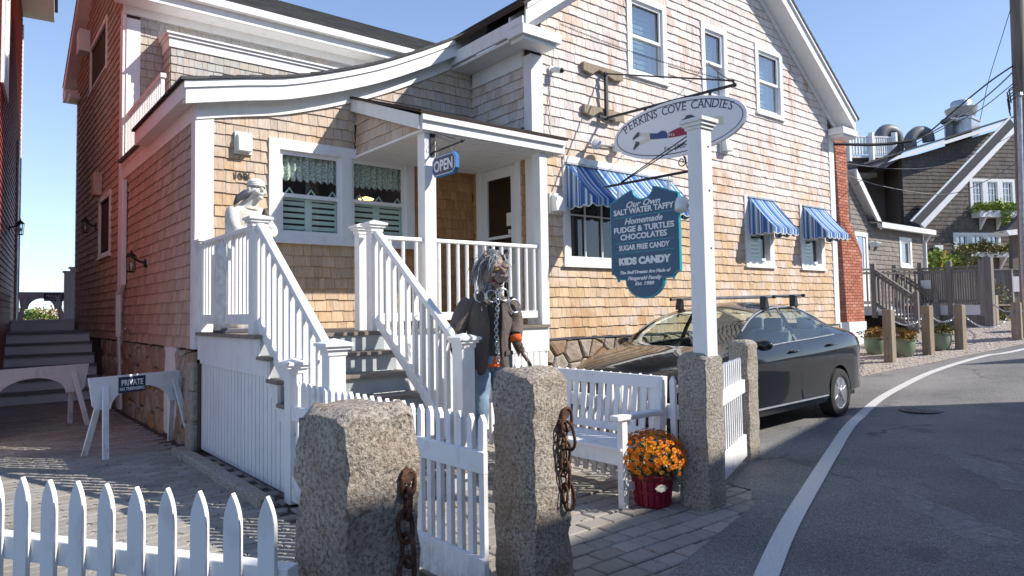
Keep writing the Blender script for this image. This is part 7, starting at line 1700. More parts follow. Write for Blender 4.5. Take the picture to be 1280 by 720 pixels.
# shrubs and rocks beyond the passage deck
for i, (px, py, yy, rr_, mt, lb) in enumerate(((32, 398, 24, (.7, .6, .42), 'lf_light', 'yellow green shrub beyond the deck beside the red building'), (63, 397, 25, (.9, .8, .40), 'lf_gold', 'golden autumn shrub beyond the deck under the arched board'), (50, 402, 27, (1.6, .9, .35), 'lf_mix', 'low mixed shrub in the middle distance beyond the deck'))):
    q = at_y(px, py, yy); bush('shrub', lb, 'shrub', (q.x, yy, q.z - .1), rr_, 1500, .05, mt)
for (px, py, yy) in ((35, 405, 22.5), (42, 407, 22.8)):
    q = at_y(px, py, yy); g = MB(); g.ball((q.x, yy, q.z - .1), .28, .25, .22, 7, 5); o = obj('boulder', g, M['stone'], None, smooth=True); tag(o, ('left' if px == 35 else 'right') + 'hand pale boulder between the shrubs beyond the passage deck', 'boulder')
g = MB(); g.add([(-6, 21.5, -.05), (8, 21.5, -.05), (8, 60, 1.25), (-6, 60, 1.25), (-6, 22.2, 1.15), (8, 22.2, 1.15)], [(0, 1, 5, 4), (4, 5, 2, 3)]); struct('bank', g, M['soil'])

# ================================================================ BRICK CHIMNEY at the far corner
chy = thing('brick_chimney', 'red brick chimney with stepped shoulder beyond the corner of the gable', 'chimney', (14.6, 7.6, .4)); YC = 7.45
pxs = lambda px, py: at_y(px, py, YC)
xl_ = XR + .04; e1 = pxs(1058, 200); e2 = pxs(1064, 280); e3 = pxs(1077, 318); zb0 = pxs(1070, 402).z; zt0 = pxs(1050, 145).z
def chx(z): return e1.x if z > e2.z else (e2.x + (e3.x - e2.x) * (e2.z - z) / (e2.z - e3.z) if z > e3.z else e3.x)
b = MB(); b.prism([(xl_, YC, zb0), (e3.x - .01, YC, zb0), (e3.x - .01, YC, e3.z), (e2.x - .01, YC, e2.z), (e1.x - .01, YC, zt0), (xl_, YC, zt0)], (0, .7, 0)); obj('core', b, M['mortar'], chy)
b = MB(); z = zb0; r_i = 0
while z < zt0 - .02:
    x = xl_ + (r_i % 2) * -.1; xe = chx(z + .03)
    while x < xe:
        a_, c_ = max(x, xl_), min(x + .2, xe)
        if c_ - a_ > .02: b.box(a_ + .004, c_ - .004, YC - .012, YC + .05, z + .004, z + .061)
        x += .208
    y = YC
    while y < YC + .7: b.box(xe - .04, xe + .003, y + .004, min(y + .1, YC + .7), z + .004, z + .061); y += .104
    z += .067; r_i += 1
obj('bricks', b, M['brick'], chy, stuff=True)
b = MB(); b.box(xl_ - .05, e1.x + .06, YC - .06, YC + .76, zt0, zt0 + .15); b.box(xl_ - .02, e1.x + .03, YC - .03, YC + .73, zt0 + .15, zt0 + .24); obj('chimney_cap', b, M['brick'], chy)
b = MB(); b.box(xl_, e3.x + .02, YC - .04, YC + .7, zg(14) - .05, zb0); obj('footing', b, M['offwhite'], chy)

# ================================================================ GREY SHINGLED COTTAGE (plane y = 8.9)
YB_ = 8.9; cot = thing('grey_cottage', 'low grey shingled cottage with a narrow window behind the wooden deck', 'house', (19, YB_, .8)); ck = lambda px, py: at_y(px, py, YB_)
xa, xb = ck(1058, 300).x, ck(1154, 300).x; ze = 3.72; zb_c = .6; gpk = ck(1060, 225)
door = (ck(1069, 300).x, ck(1081, 300).x, ck(1078, 384).z, ck(1078, 296).z); wn_ = (ck(1123, 300).x, ck(1138, 300).x, ck(1130, 334).z, ck(1130, 297).z)
fw_ = grp(cot, 'front_wall'); H_ = [(door[0] - xa, door[1] - xa, door[2], door[3]), (wn_[0] - xa + .05, wn_[1] - xa - .05, wn_[2] + .05, wn_[3] - .05)]
gx1 = ck(1089, 273).x
def ctop(uu): return ze + max(0, (gx1 - (uu + xa))) * (gpk.z - ze) / (gx1 - gpk.x)
backing(fw_, (xa, YB_, zb_c), X, -Y, xb - xa, zb_c, 6.2, H_, ctop); shingle_wall(fw_, M['sh_grey'], (xa, YB_, zb_c), X, -Y, xb - xa, zb_c, 6.2, H_, ctop)
b = MB(); b.prism([(gx1 + .1, YB_ - .25, ze - .10), (gx1 + .1, YB_ - .25, ze + .12), (gpk.x, YB_ - .25, gpk.z + .25), (gpk.x, YB_ - .25, gpk.z + .02)], (0, .06, 0)); b.prism([(gx1 + .1, YB_ - .25, ze + .10), (gx1 + .1, YB_ - .25, ze + .13), (gpk.x, YB_ - .25, gpk.z + .28), (gpk.x, YB_ - .25, gpk.z + .25)], (0, .9, 0)); obj('rake_board', b, M['white'], cot)
b = MB(); b.box(gx1, xb + .25, YB_ - .3, YB_ - .16, ze - .05, ze + .1); b.tube([(xb + .05, YB_ - .2, ze - .05), (xb - .02, YB_ - .06, ze - .3), (xb - .02, YB_ - .06, .9)], .045, 6); obj('gutter', b, M['offwhite'], cot)
b = MB(); b.box(xb - .1, xb, YB_ - .03, YB_, .7, ze); obj('corner_board', b, M['white'], cot)
roof_slab(cot, (gx1 - .1, YB_ - .3, ze + .10), (xb + .25, YB_ - .3, ze + .10), (xb + .25, YB_ + 3.2, ze + 1.1), (gx1 - 2.3, YB_ + 3.2, ze + 1.1), course=.2)
b = MB(); b.box(xb - .05, xb, YB_ + .01, 13, .7, ze); obj('side_wall', b, M['sh_grey'], cot)
window(cot, (wn_[0], YB_, wn_[2]), X, -Y, wn_[1] - wn_[0], wn_[3] - wn_[2], .12, kind='plain', glass='upglass', deep=.3)
b = MB(); b.box(door[0] - .1, door[0], YB_ - .04, YB_ + .05, door[2], door[3] + .12); b.box(door[1], door[1] + .1, YB_ - .04, YB_ + .05, door[2], door[3] + .12); b.box(door[0], door[1], YB_ - .043, YB_ + .05, door[3], door[3] + .12); obj('door_frame', b, M['white'], cot)
b = MB(); b.box(door[0], door[1], YB_ - .01, YB_ + .03, door[2], door[2] + 1.0); b.box(door[0], door[0] + .12, YB_ - .01, YB_ + .03, door[2] + 1, door[3]); b.box(door[1] - .12, door[1], YB_ - .01, YB_ + .03, door[2] + 1, door[3]); obj('door', b, M['offwhite'], cot)
b = MB(); b.box(door[0] + .12, door[1] - .12, YB_ + .0, YB_ + .012, door[2] + 1.0, door[3]); obj('pane', b, M['upglass'], cot)
q = ck(1087, 304)
for sg_ in (-1, 1): b = MB(); b.lathe([(.08, 0), (.10, .12)], (q.x + .17 + sg_ * .17, YB_ - .02, q.z), 10, axis=(.5 * sg_, -1, -.6)); obj('flood_lamp', b, M['offwhite'], cot)

# ================================================================ WOODEN DECK with stairs
dk = thing('wooden_deck', 'weathered grey wooden deck with balustrades and a side stair in front of the cottage', 'deck', (19, 7.6, .8)); ZD = 1.42
def post(x, y, z0, z1, w=.11, mt='board', par=dk, nm='post'): b = MB(); b.box(x - w / 2, x + w / 2, y - w / 2, y + w / 2, z0, z1); return obj(nm, b, M[mt], par, bevel=.006)
def drail(P, Q, n, zt=.98, zb=.10, w=.035, par=dk):
    P, Q = V(P), V(Q); b = MB(); b.beam(P + Z * zt, Q + Z * zt, .09, .045); b.beam(P + Z * (zt - .1), Q + Z * (zt - .1), .04, .06); obj('rail', b, M['board'], par); b = MB(); b.beam(P + Z * zb, Q + Z * zb, .05, .08); obj('rail', b, M['board'], par)
    for i in range(n): c_ = P.lerp(Q, (i + .5) / n); b = MB(); b.box(c_.x - w / 2, c_.x + w / 2, c_.y - w / 2, c_.y + w / 2, c_.z + zb, c_.z + zt - .05); obj('baluster', b, M['board'], par)
fL = at_z(1150, 379, ZD); 
DXL = door[0] - .35; DX1 = 20.2
a1 = V((DX1, at_x(1152, 380, DX1).y, ZD)); a2 = V((DX1, at_x(1229, 380, DX1).y, ZD)); am = a1.lerp(a2, .49)
b = MB(); b.prism([(DXL, YB_ - .05, ZD - .04), (DXL, YB_ - 1.0, ZD - .04), (DX1 - 1.0, YB_ - 1.0, ZD - .04), (DX1 - .02, a1.y, ZD - .04), (DX1, a2.y, ZD - .04), (DX1 + 4, a2.y + .2, ZD - .04), (DX1 + 4, YB_ - .05, ZD - .04)], (0, 0, .04)); obj('deck_boards', b, M['board'], dk)
b = MB(); b.box(DX1 - .03, DX1 - .005, a2.y - .02, a1.y + .05, ZD - .26, ZD - .01); b.box(DXL - .02, DXL + .03 + .9, YB_ - 1.04, YB_ - 1.01, ZD - .24, ZD - .01); b.box(DXL - .05, DXL - .02, YB_ - 1.04, YB_ - .05, ZD - .24, ZD - .01); obj('fascia', b, M['greypaint'], dk)
drail(a1, am, 14); drail(am, a2, 13)
for p_ in (a1, am, a2): post(p_.x, p_.y, ZD - .3, ZD + 1.15)
post(a2.x + .05, a2.y - .12, .8, ZD + 1.2, .2)
# boarded skirt
yy = a2.y
while yy < a1.y: b = MB(); b.box(DX1 + .02, DX1 + .05, yy, yy + .14, zg(DX1) - .05, ZD - .26); obj('skirt_board', b, M['board'], dk); yy += .15
xx = DXL
while xx < DXL + 1.7: b = MB(); b.box(xx, xx + .10, YB_ - .98, YB_ - .95, zg(xx), ZD - .24); obj('skirt_board', b, M['board'], dk); xx += .14
drail((DX1 - 1.6, a1.y + .9, ZD), (DX1 - .05, a1.y + .05, ZD), 11)
# side stair running down toward the lane
sxA, sxB = door[1] + .55, DX1 - 1.2; tops = at_y(1087, 345, YB_ - .7); bot = at_z(1145, 372, 1.7)
P = V((tops.x, YB_ - .8, ZD)); q_ = at_y(1145, 372, 7.1); Q = V((q_.x, 7.1, q_.z - .98)); 
dv = Q - P
post(P.x, P.y, ZD - .3, ZD + 1.12); post(Q.x, Q.y, zg(Q.x) - .1, Q.z + 1.12)
drail(P, Q, 12)
P2, Q2 = P + V((1.3, .0, 0)), Q + V((1.3, .0, 0)); post(P2.x, P2.y, ZD - .3, ZD + 1.12); post(Q2.x, Q2.y, zg(Q2.x) - .1, Q2.z + 1.12); drail(P2, Q2, 9)
ns_ = 5
for i in range(ns_):
    t = (i + .5) / ns_; c_ = P.lerp(Q, t); zz = ZD + (zg(Q.x) + .15 - ZD) * (i + 1) / (ns_ + .3); b = MB(); b.box(c_.x, c_.x + 1.3, c_.y - .2, c_.y + .14, zz - .04, zz); obj('tread', b, M['greypaint'], dk)
q = at_x(1157, 355, DX1 - .06); b = MB(); b.box(DX1 - .07, DX1 - .055, q.y - .12, q.y + .12, q.z - .13, q.z + .1); obj('notice', b, M['lettering'], dk)

# ================================================================ WOOD POSTS with slack chain, planters on the gravel
def gpt(px, py):
    z = 0
    for _ in range(40): p = at_z(px, py, z); z = .5 * z + .5 * zg(p.x)
    return V((p.x, p.y, zg(p.x)))
tops_ = []
for (px, py, pt, lb) in ((1113, 453, 387, 'weathered square wooden bollard nearest the parked car'), (1161, 444, 382, 'weathered wooden bollard right of the first green planter'), (1201.5, 437, 381, 'third weathered wooden bollard from the car, beside the rightmost green planter'), (1272, 425, 378, 'weathered wooden bollard near the right edge of view')):
    g_ = gpt(px, py); D_ = (g_ - EYE).dot(CF); h_ = (py - pt) * D_ / FPX; t = thing('bollard', lb, 'bollard', g_, 'wooden bollards along the gravel'); ang = rs.uniform(-.1, .1); b = MB(); w = .165
    b.box(-w / 2, w / 2, -w / 2, w / 2, -.1, h_ - .012); b.box(-w / 2 + .008, w / 2 - .008, -w / 2 + .008, w / 2 - .008, h_ - .012, h_); Rz = Matrix.Rotation(ang, 3, 'Z'); b.v = [tuple(Rz @ V(v) + g_) for v in b.v]; obj('post', b, M['wood'], t, bevel=.01)
    b = MB(); b.ball(g_ + V((-.085, 0, h_ * .45)), .01); b.ball(g_ + V((-.085, 0, h_ * .12)), .01); obj('bolt', b, M['iron'], t); tops_.append(g_ + Z * (h_ - .12))
gb = gpt(1242, 404); D_ = (gb - EYE).dot(CF); t = thing('bollard', 'wooden bollard set back by the fence and the wiry bush', 'bollard', gb, 'wooden bollards along the gravel'); b = MB(); b.box(gb.x - .1, gb.x + .1, gb.y - .1, gb.y + .1, gb.z - .1, gb.z + 38 * D_ / FPX); obj('post', b, M['wood'], t, bevel=.01); tb = gb + Z * (30 * D_ / FPX)
tops_2 = at_y(1092, 392, 6.6)
def rope(label, P, Q, sag, r_=.018):
    P, Q = V(P), V(Q); t = thing('slack_chain', label, 'chain', P.lerp(Q, .5) - Z * sag, 'pale chains slung between the bollards'); chain_run(t, P, Q, sag, 36, .016, .0065, 'links', 'galv')['kind'] = 'stuff'
for i, lb in enumerate(('slack pale chain slung between the two bollards nearest the car', 'slack pale chain over the green planter between the middle bollards', 'long slack pale chain between the two right hand bollards')): rope(lb, tops_[i], tops_[i + 1], (.22, .22, .38)[i])
rope('thin slack chain from the fence side bollard to the right hand bollard', tb, tops_[3], .15); rope('slack chain leaving the rightmost bollard out of view', tops_[3], tops_[3] + V((2.0, -.8, .2)), .3)
M['celadon'] = mat('celadon_glaze', (.20, .25, .17), .3)
for (px, py, lb, big) in ((1094, 443, 'green glazed planter of brown mums partly hidden by the car tail', 0), (1131, 446, 'green glazed planter with dry golden leaves beside the first bollard', 1), (1176, 438, 'green glazed planter with tall twigs between the bollards', 2), (1282, 414, 'green planter with golden leaves cut by the right edge', 3)):
    g_ = gpt(px, py); g_.z = zg(g_.x); t = thing('planter', lb, 'planter', g_, 'green glazed planters on the gravel'); b = MB(); s_ = 1.0
    b.lathe([(.13, 0), (.145, .01), (.185, .12), (.205, .22), (.20, .30), (.195, .325), (.225, .335), (.228, .355), (.20, .36), (.17, .33)], g_, 24); obj('pot', b, M['celadon'], t, smooth=True, sharp=40)
    b = MB(); b.lathe([(.001, .331), (.172, .33)], g_, 14); obj('soil', b, M['soil'], t); b = MB(); leaves(b, (g_.x, g_.y, g_.z + .42), .27, .27, .14, 420, .035, rs, shell=.1); leaves(b, (g_.x + .2, g_.y, g_.z + .46), .14, .14, .10, 140, .03, rs, shell=.1); obj('foliage', b, M['lf_gold' if big != 2 else 'lf_mix'], t, stuff=True)
    b = MB()
    for _ in range(14): a_ = rs.uniform(0, 6.28); l_ = rs.uniform(.15, .6 if big == 2 else .25); b.tube([g_ + Z * .33, g_ + V((math.cos(a_) * .1, math.sin(a_) * .1, .33 + l_ * .6)), g_ + V((math.cos(a_) * .2, math.sin(a_) * .2, .33 + l_))], [.005, .004, .002], 4)
    obj('twigs', b, M['pole'], t, stuff=True)

# ================================================================ BOARD FENCE and planting on the right
FN = V((-.62, -.78, 0)).normalized(); FP_ = gpt(1228, 400); FP_ = at_p(1228, 370, (22.5, 7.2, 0), FN); fdv = V((FN.y, -FN.x, 0)) * -1
fe = thing('board_fence', 'tall grey weathered board fence beyond the deck at the right', 'fence', (22, 7, .9)); p0 = at_p(1226, 380, FP_, FN); p1_ = at_p(1300, 380, FP_, FN); L_ = (p1_ - p0).xy.length; dv = V((p1_.x - p0.x, p1_.y - p0.y, 0)).normalized(); zt_ = at_p(1250, 338, FP_, FN).z; x = 0
while x < L_: b = MB(); b.obox(V((p0.x, p0.y, .8)) + dv * x, dv * .145, FN * -.02, Z * (zt_ - .8 + rs.uniform(-.01, .01))); obj('board', b, M['board'], fe); x += .152
b = MB(); b.obox(V((p0.x, p0.y, zt_)), dv * L_, FN * .06, Z * .04); obj('cap_rail', b, M['board'], fe)
for px in (1231, 1262): q = at_p(px, 340, FP_, FN); b = MB(); b.box(q.x - .07, q.x + .07, q.y - .07, q.y + .07, .8, zt_ + .02); obj('post', b, M['greyp' if px == 1231 else 'board'], fe)
q = at_p(1273, 355, FP_ + FN * .03, FN); b = MB(); b.obox(q - dv * .16 - Z * .22, dv * .32, FN * .01, Z * .44); obj('notice', b, M['lettering'], fe)
def bq(px, py, x): return at_x(px, py, x)
q = at_p(1239, 378, FP_ + FN * .7, FN); bush('wiry_shrub', 'wiry dry green shrub growing against the board fence', 'shrub', (q.x, q.y, q.z), (.55, .5, .75), 900, .035, 'lf_mix', 14)
q = at_p(1236, 396, FP_ + FN * .9, FN); bush('low_plant', 'small dark green plant at the foot of the fence', 'plant', (q.x, q.y, q.z), (.35, .3, .3), 400, .04, 'lf_green', 4)
q = at_p(1262, 402, FP_ + FN * 1.1, FN); bush('low_plant', 'low reddish green plant right of the fence side bollard', 'plant', (q.x, q.y, q.z - .05), (.7, .3, .25), 500, .04, 'lf_mix', 4)
# planting behind the deck
WCN = V((-.48, -.877, 0)); WCP = V((27.0, 8.4, 0)) 
WCP = ray(1240, 300) * 27 + EYE
def wc(px, py, off=0.): return at_p(px, py, WCP + WCN * off, WCN)
q = wc(1172, 331, 2.2); bush('shrub', 'yellowing broad leaved shrub behind the deck balustrade', 'shrub', (q.x, q.y, q.z), (1.15, .6, .45), 1100, .10, 'lf_light', 5)
q = wc(1205, 335, 2.0); bush('shrub', 'tall rose bush with mixed leaves right of the yellowing shrub', 'shrub', (q.x, q.y, q.z), (.85, .6, .75), 900, .08, 'lf_mix', 8)
pb = thing('planter_wall', 'long dark wooden planter box behind the deck', 'planter', wc(1175, 350, 2)); A_ = wc(1150, 353, 2.0); B_ = wc(1240, 353, 2.0); b = MB(); b.obox(V((A_.x, A_.y, 1.0)), B_ - A_ - Z * (B_ - A_).z, WCN * -.5, Z * (wc(1180, 337, 2.0).z - 1.0)); obj('box', b, M['board'], pb)
ys_ = thing('warning_stake', 'leaning yellow stake sticking out of the shrub', 'stake', wc(1175, 345, 3)); b = MB(); b.tube([wc(1174, 345, 3), wc(1182, 313, 3)], .045, 5); obj('stake', b, mat('yellow_paint', (.62, .42, .03), .5), ys_)

# ================================================================ BIG DARK SHINGLED HOUSE
big = thing('dark_house', 'large dark shingled house with steep white-edged gable and flower boxes at right', 'house', wc(1200, 380)); wdir = V((.877, -.48, 0)).normalized()
def wuz(px, py, off=0.): q = wc(px, py, off); o_ = wc(1092, 300, off); return ((q - o_).dot(wdir), q.z)
def wpoly(name, pts, off, th, mt, par, r=None): b = MB(); b.prism([wc(a_, c_, off) for a_, c_ in pts], WCN * -th); return obj(name, b, M[mt], par)
# rear mass: wall under the long sloping roof; built from shingle courses cut by the roof line
def swall(par, mt, pts_top, pxl, pxr, zbot, off, holes=()):
    O = wc(pxl, 300, off); W__ = (wc(pxr, 300, off) - O).dot(wdir); tp = sorted([((wc(a_, c_, off) - O).dot(wdir), wc(a_, c_, off).z) for a_, c_ in pts_top]); us = [p[0] for p in tp]; zs = [p[1] for p in tp]
    f_ = lambda u_: float(np.interp(u_, us, zs)); hh = [((wc(h[0], 300, off) - O).dot(wdir), (wc(h[1], 300, off) - O).dot(wdir), wc((h[0] + h[1]) / 2, h[3], off).z, wc((h[0] + h[1]) / 2, h[2], off).z) for h in holes]
    O = V((O.x, O.y, zbot)); backing(par, O, wdir, WCN, W__, zbot, max(zs), hh, f_, th=.2)
    global CRS; CRS = .16; shingle_wall(par, M[mt], O, wdir, WCN, W__, zbot, max(zs), hh, f_); CRS = .136
    return O, f_
g1 = grp(big, 'rear_wall'); swall(g1, 'sh_dark', [(1131, 198), (1262, 158), (1300, 150)], 1131, 1300, .5, -1.5)
g2 = grp(big, 'side_wall'); 
# return wall to the left of the rear wall, lighter shingles
A_ = wc(1131, 300, -1.5); B_ = at_p(1092, 300, A_, V((.55, -.83, 0)).normalized()); nrm = V((-(B_ - A_).y, (B_ - A_).x, 0)).normalized(); nrm = nrm if nrm.dot(CF) < 0 else -nrm; ud = V(((A_ - B_).x, (A_ - B_).y, 0)); W__ = ud.length; ud.normalize()
CRS = .16; zc = at_p(1110, 196, A_, nrm).z; backing(g2, V((B_.x, B_.y, .5)), ud, nrm, W__, .5, zc, []); shingle_wall(g2, M['sh_grey'], V((B_.x, B_.y, .5)), ud, nrm, W__, .5, zc); CRS = .136
wpoly('rake_board', [(1106, 204), (1262, 155), (1266, 149), (1124, 194)], -.9, .12, 'greypaint', big)
def slab_between(name, pts, off, back, mt='roof'): b = MB(); P = [wc(a_, c_, off) for a_, c_ in pts]; b.prism([P[0], P[1], P[1] - WCN * back, P[0] - WCN * back], Z * .08); return obj(name, b, M[mt], big)
slab_between('roof', [(1080, 206), (1268, 147)], -.9, 6)
wpoly('soffit', [(1078, 208), (1108, 198), (1128, 196), (1108, 209)], -1.0, .1, 'greyp', big)
# front gable: wall, roof edge band and white rake
g3 = grp(big, 'front_wall'); WH = [(1213, 1269, 224, 262), (1192, 1251, 291, 316)]
swall(g3, 'sh_dark', [(1140, 300), (1152, 281), (1271, 161), (1300, 190)], 1140, 1300, .5, .0, WH)
wpoly('rake_board', [(1151, 280), (1268, 158), (1272, 162), (1156, 285)], .35, .10, 'greypaint', big); wpoly('roof_edge', [(1139, 276), (1262, 147), (1269, 157), (1150, 281)], .32, .06, 'roof', big)
wpoly('flashing', [(1138, 276), (1262, 146), (1264, 147), (1140, 277)], .35, .04, 'offwhite', big)
for (x0_, x1_, y0_, y1_), (na, nb_) in zip(WH, ((3, 3), (3, 2))):
    O = wc(x0_, y1_, 0); O2 = wc(x1_, y1_, 0); zt_ = wc((x0_ + x1_) / 2, y0_, 0).z; O = V((O.x, O.y, (O.z + O2.z) / 2)); w_ = (O2 - O).xy.length; h_ = zt_ - O.z; third = w_ / 3
    for i in range(3): window(big, O + wdir * third * i, wdir, WCN, third, h_, .11, kind='plain', muntin=(3, 4) if y0_ < 250 else (2, 2), glass='upglass', sill=(False), deep=.3, back='pane_reflection' if y0_ < 250 else 'dark')
# flower boxes
for (x0_, x1_, yt, yb, lb, mt) in ((1214, 1274, 265, 273, 'upper', 'lf_light'), (1196, 1258, 316, 322, 'lower', 'lf_mix')):
    fbx = grp(big, 'flower_box'); A_, B_ = wc(x0_, yt, .05), wc(x1_, yt, .05); b = MB(); hh_ = (yb - yt) * 27 / FPX; b.obox(V((A_.x, A_.y, (A_.z + B_.z) / 2 - hh_)), V((B_.x - A_.x, B_.y - A_.y, 0)), WCN * .4, Z * hh_); obj('box', b, M['greypaint'], fbx)
    b = MB()
    for t in (.15, .5, .85): c_ = A_.lerp(B_, t); b.prism([c_ - Z * hh_, c_ - Z * (hh_ + .45), c_ - Z * hh_ + WCN * .3], wdir * .08)
    obj('brackets', b, M['greypaint'], fbx, stuff=True); b = MB()
    for i, t in enumerate((.06, .2, .42, .55, .72, .95)): c_ = A_.lerp(B_, t) + WCN * .25 + Z * .12; leaves(b, c_, .45, .3, .22 if i not in (2, 3) else .38, 230, .07, rs, shell=.1)
    if lb == 'upper': leaves(b, A_.lerp(B_, .55) + WCN * .4 - Z * .25, .3, .2, .5, 260, .07, rs, shell=.1)
    obj('flowers', b, M[mt], fbx, stuff=True)
q = wc(1167, 318, .05); b = MB(); b.obox(q, wdir * .35, WCN * .1, Z * .35); obj('meter', b, M['offwhite'], big)
# roof deck railing and ducts behind the ridge
rdk = thing('flat_roofed_block', 'grey flat roofed block with a white railed roof deck behind the chimney', 'house', wc(1080, 300, -3)); wpoly('wall', [(1050, 205), (1106, 215), (1106, 380), (1050, 380)], -4, 3, 'sh_grey', rdk); wpoly('roof_skirt', [(1048, 197), (1112, 197), (1106, 213), (1048, 213)], -3.6, 3, 'sh_grey', rdk); wpoly('cornice', [(1048, 216), (1096, 216), (1096, 221), (1048, 221)], -3.2, .5, 'offwhite', rdk); wpoly('deck_floor', [(1048, 194), (1122, 194), (1122, 197), (1048, 197)], -3.2, 3, 'greypaint', rdk)
for (pa, pb) in ((1050, 1090), (1090, 1120)):
    A_, B_ = wc(pa, 193, -3.2), wc(pb, 193, -3.2); zt_ = wc(1085, 171, -3.2).z; b = MB(); b.beam(V((A_.x, A_.y, zt_)), V((B_.x, B_.y, zt_)), .1, .06); obj('deck_rail', b, M['white'], rdk); b = MB(); b.beam(A_ + Z * .1, B_ + Z * .1, .06, .08); obj('deck_rail', b, M['white'], rdk)
    for i in range(11): c_ = A_.lerp(B_, (i + .5) / 11); b = MB(); b.box(c_.x - .035, c_.x + .035, c_.y - .035, c_.y + .035, c_.z, zt_); obj('baluster', b, M['white'], rdk)
for pa in (1061, 1090, 1119): c_ = wc(pa, 196, -3.15); b = MB(); b.box(c_.x - .09, c_.x + .09, c_.y - .09, c_.y + .09, c_.z - .2, wc(pa, 166, -3.15).z); obj('deck_post', b, M['white'], rdk)
M['duct'] = mat('duct_grey', (.13, .14, .15), .5)
def duct(label, pts, off, r_):
    t = thing('vent_duct', label, 'vent duct', wc(pts[0][0], pts[0][1], off)); P = [wc(a_, c_, off) for a_, c_ in pts]; b = MB(); P = smooth_path([tuple(p) for p in P], 4); b.tube(P, r_, 14); obj('duct', b, M['duct'], t, smooth=True, sharp=60)
duct('curved grey roof duct behind the white deck railing', [(1103, 186), (1100, 172), (1107, 163), (1118, 166), (1122, 178), (1121, 190)], -3.8, .27)
duct('second curved grey roof duct between the railing and the metal fan', [(1139, 186), (1138, 174), (1147, 165), (1158, 167), (1161, 177)], -3.0, .25)
fan = thing('exhaust_fan', 'shiny metal mushroom exhaust fan on a square curb on the dark roof', 'exhaust fan', wc(1203, 160, -2.5)); C_ = wc(1203, 168, -2.5); b = MB(); hw_ = .52; zt_ = wc(1203, 150, -2.5).z; b.box(C_.x - hw_, C_.x + hw_, C_.y - hw_, C_.y + hw_, C_.z - .5, zt_ - .12); b.box(C_.x - hw_ - .04, C_.x + hw_ + .04, C_.y - hw_ - .04, C_.y + hw_ + .04, zt_ - .12, zt_); obj('curb', b, M['galv'], fan)
b = MB(); u_ = 27 / FPX * 1.08; b.lathe([(7 * u_, 0), (15 * u_, 3 * u_), (16 * u_, 5 * u_), (19 * u_, 14 * u_), (17 * u_, 15 * u_), (12 * u_, 15.5 * u_), (12 * u_, 22 * u_), (11 * u_, 24 * u_), (5 * u_, 25 * u_)], (C_.x, C_.y, zt_), 22); obj('fan_hood', b, M['galv'], fan, smooth=True, sharp=35)
c2_ = wc(1187, 172, -2.3); b = MB(); b.lathe([(.14, -.2), (.14, .62), (.30, .64), (.33, .72), (.28, .8)], c2_, 12); obj('side_vent', b, M['duct'], fan)
# eave of the next building, right edge
nb = thing('brown_house', 'corner of a brown shingled house with a pale eave at the right edge', 'house', wc(1275, 330, 3.0)); wpoly('wall', [(1266, 293), (1330, 285), (1330, 337), (1266, 337)], 3.0, .15, 'sh_dark', nb); wpoly('eave', [(1258, 288), (1330, 280), (1330, 288), (1262, 294)], 3.4, .5, 'white', nb); wpoly('roof', [(1255, 290), (1284, 262), (1330, 230), (1330, 281)], 3.3, .2, 'roof', nb)

# ================================================================ UTILITY POLE and wires
up = thing('utility_pole', 'tall weathered utility pole with conduit at the right edge', 'utility pole', (19.5, 3.4, 0)); PD = 15.0
b_ = ray(1285, 400) * PD + EYE; t_ = ray(1268.5, -60) * PD + EYE; bt = V((t_.x, t_.y, t_.z)); b = MB(); b.tube([V((b_.x, b_.y, zg(b_.x) - .1)), bt], [.14, .125], 14); obj('pole', b, M['pole'], up, smooth=True, sharp=60)
b = MB(); c0 = ray(1274, 122) * (PD - .3) + EYE; c1 = ray(1279, 330) * (PD - .3) + EYE; b.tube([c0, c1, V((c1.x, c1.y, .5))], .05, 8); b.lathe([(.05, 0), (.07, .05), (.05, .1)], c0, 8); obj('conduit', b, M['galv'], up)
b = MB(); 
for i in range(5): c_ = ray(1269 + rs.uniform(-2, 2), 105 + i * 4) * (PD - .25) + EYE; b.tube([c_, c_ + V((-.15, .1, -.12)), c_ + V((-.05, .1, -.4))], .014, 5)
obj('cable_loops', b, M['black'], up)
M['wiregrey'] = mat('wire_grey', (.22, .22, .23), .7)
def wire(label, pts, r_, mt='black', n=8, grp_='cables and wires crossing to the pole'):
    P = smooth_path([tuple(EYE + ray(a_, c_) * d_) for a_, c_, d_ in pts], n); b = MB(); b.tube(P, r_, 5); o = obj('overhead_wire', b, M[mt], None); tag(o, label, 'wire', grp_)
wire('heaviest sagging black cable bundle leaving the brick chimney corner', [(1042, 180, 15.0), (1080, 181, 15), (1110, 180, 15.0), (1140, 176, 15)], .035)
wire('black cable curving up from the bundle to the top of the pole', [(1140, 176, 15), (1160, 166, 15), (1205, 128, 15), (1240, 100, 15), (1268, 81, 15)], .018)
wire('pale twisted cable rising to the pole below the black cable', [(1140, 177, 15), (1165, 165, 15), (1210, 138, 15), (1245, 110, 15), (1272, 84, 15)], .016, 'wiregrey')
wire('thin black cable drooping beside the pale twisted cable', [(1105, 205, 15), (1140, 182, 15), (1180, 160, 15), (1225, 137, 15), (1268, 103, 15)], .010)
wire('fine vertical guy wire dropping from the pole toward the roof', [(1263, 12, 15), (1250, 54, 16), (1236, 100, 17), (1225, 150, 18)], .008)
wire('thin pale wire sagging low across the dark gable', [(1042, 212, 15), (1100, 232, 15.5), (1180, 243, 16), (1235, 225, 15.5), (1274, 200, 15)], .008, 'wiregrey')
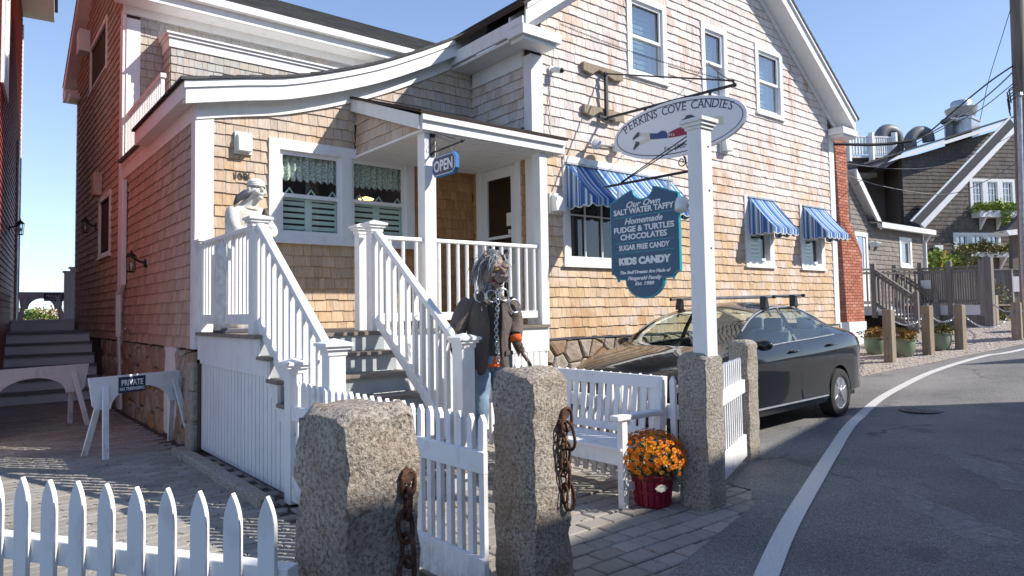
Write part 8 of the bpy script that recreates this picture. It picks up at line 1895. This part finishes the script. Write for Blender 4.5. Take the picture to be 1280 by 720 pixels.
wire('thin pale wire crossing the dark wall above the low one', [(1042, 202, 15), (1120, 211, 15.5), (1190, 204, 15.5), (1274, 165, 15)], .006, 'wiregrey')
wire('thin wire running down from the bundle to the cottage roof', [(1140, 177, 15), (1110, 200, 16), (1068, 232, 18)], .008)

# ================================================================ BUILDINGS ACROSS THE LANE (they throw the shade on the asphalt)
op = thing('building_across', 'clapboard shop across the lane whose shadow lies on the asphalt', 'house', (8, -5, 0))
Ls = 1 / math.tan(EL); 
def caster(gx_, gy_, H_): return V((gx_ + SUN.x * H_ * Ls, gy_ + SUN.y * H_ * Ls, 0))
H_ = 6.4; pts = [(-6, 2.80), (1.2, 2.86), (2.9, 3.08), (5.08, 3.49), (9.71, 4.57)]
P = [caster(a_, c_, H_) for a_, c_ in pts]; b = MB(); Q = [p + V((.9, -5, 0)) for p in P]
for i in range(4): b.prism([P[i], P[i + 1], Q[i + 1], Q[i]], Z * H_)
obj('walls', b, M['sh_grey'], op)
b = MB(); 
for i in range(4): b.prism([P[i] + Z * H_, P[i + 1] + Z * H_, Q[i + 1] + Z * (H_ + 1.2), Q[i] + Z * (H_ + 1.2)], Z * .1)
obj('roof', b, M['roof'], op)
for i, t in enumerate((.12, .3, .5, .7, .88)):
    p = P[0].lerp(P[1], t) if t < .6 else P[1].lerp(P[4], (t - .6) * 2.4); window(op, V((p.x, p.y + .02, 1.2)), X, Y, 1.0, 1.4, .1, kind='plain', muntin=(2, 2), deep=0, glass='upglass')
op2 = thing('building_across', 'second building up the lane with a pointed gable shading the far asphalt', 'house', (20, -3, 0))
w1, w2 = gpt(1193, 457), gpt(1285, 464); A_ = V((w1.x, w1.y, 0)); H2 = 7.5
k_ = (H2 - w1.z) * Ls; pk = V((w1.x + SUN.x * k_, w1.y + SUN.y * k_, 0)); b = MB(); b.prism([pk + V((0, 0, 0)), pk + V((0, 0, H2)), pk + V((3.4, -1.3, H2 - 1.6)), pk + V((3.4, -1.3, 0))], V((3, -5, 0))); obj('walls', b, M['sh_grey'], op2)
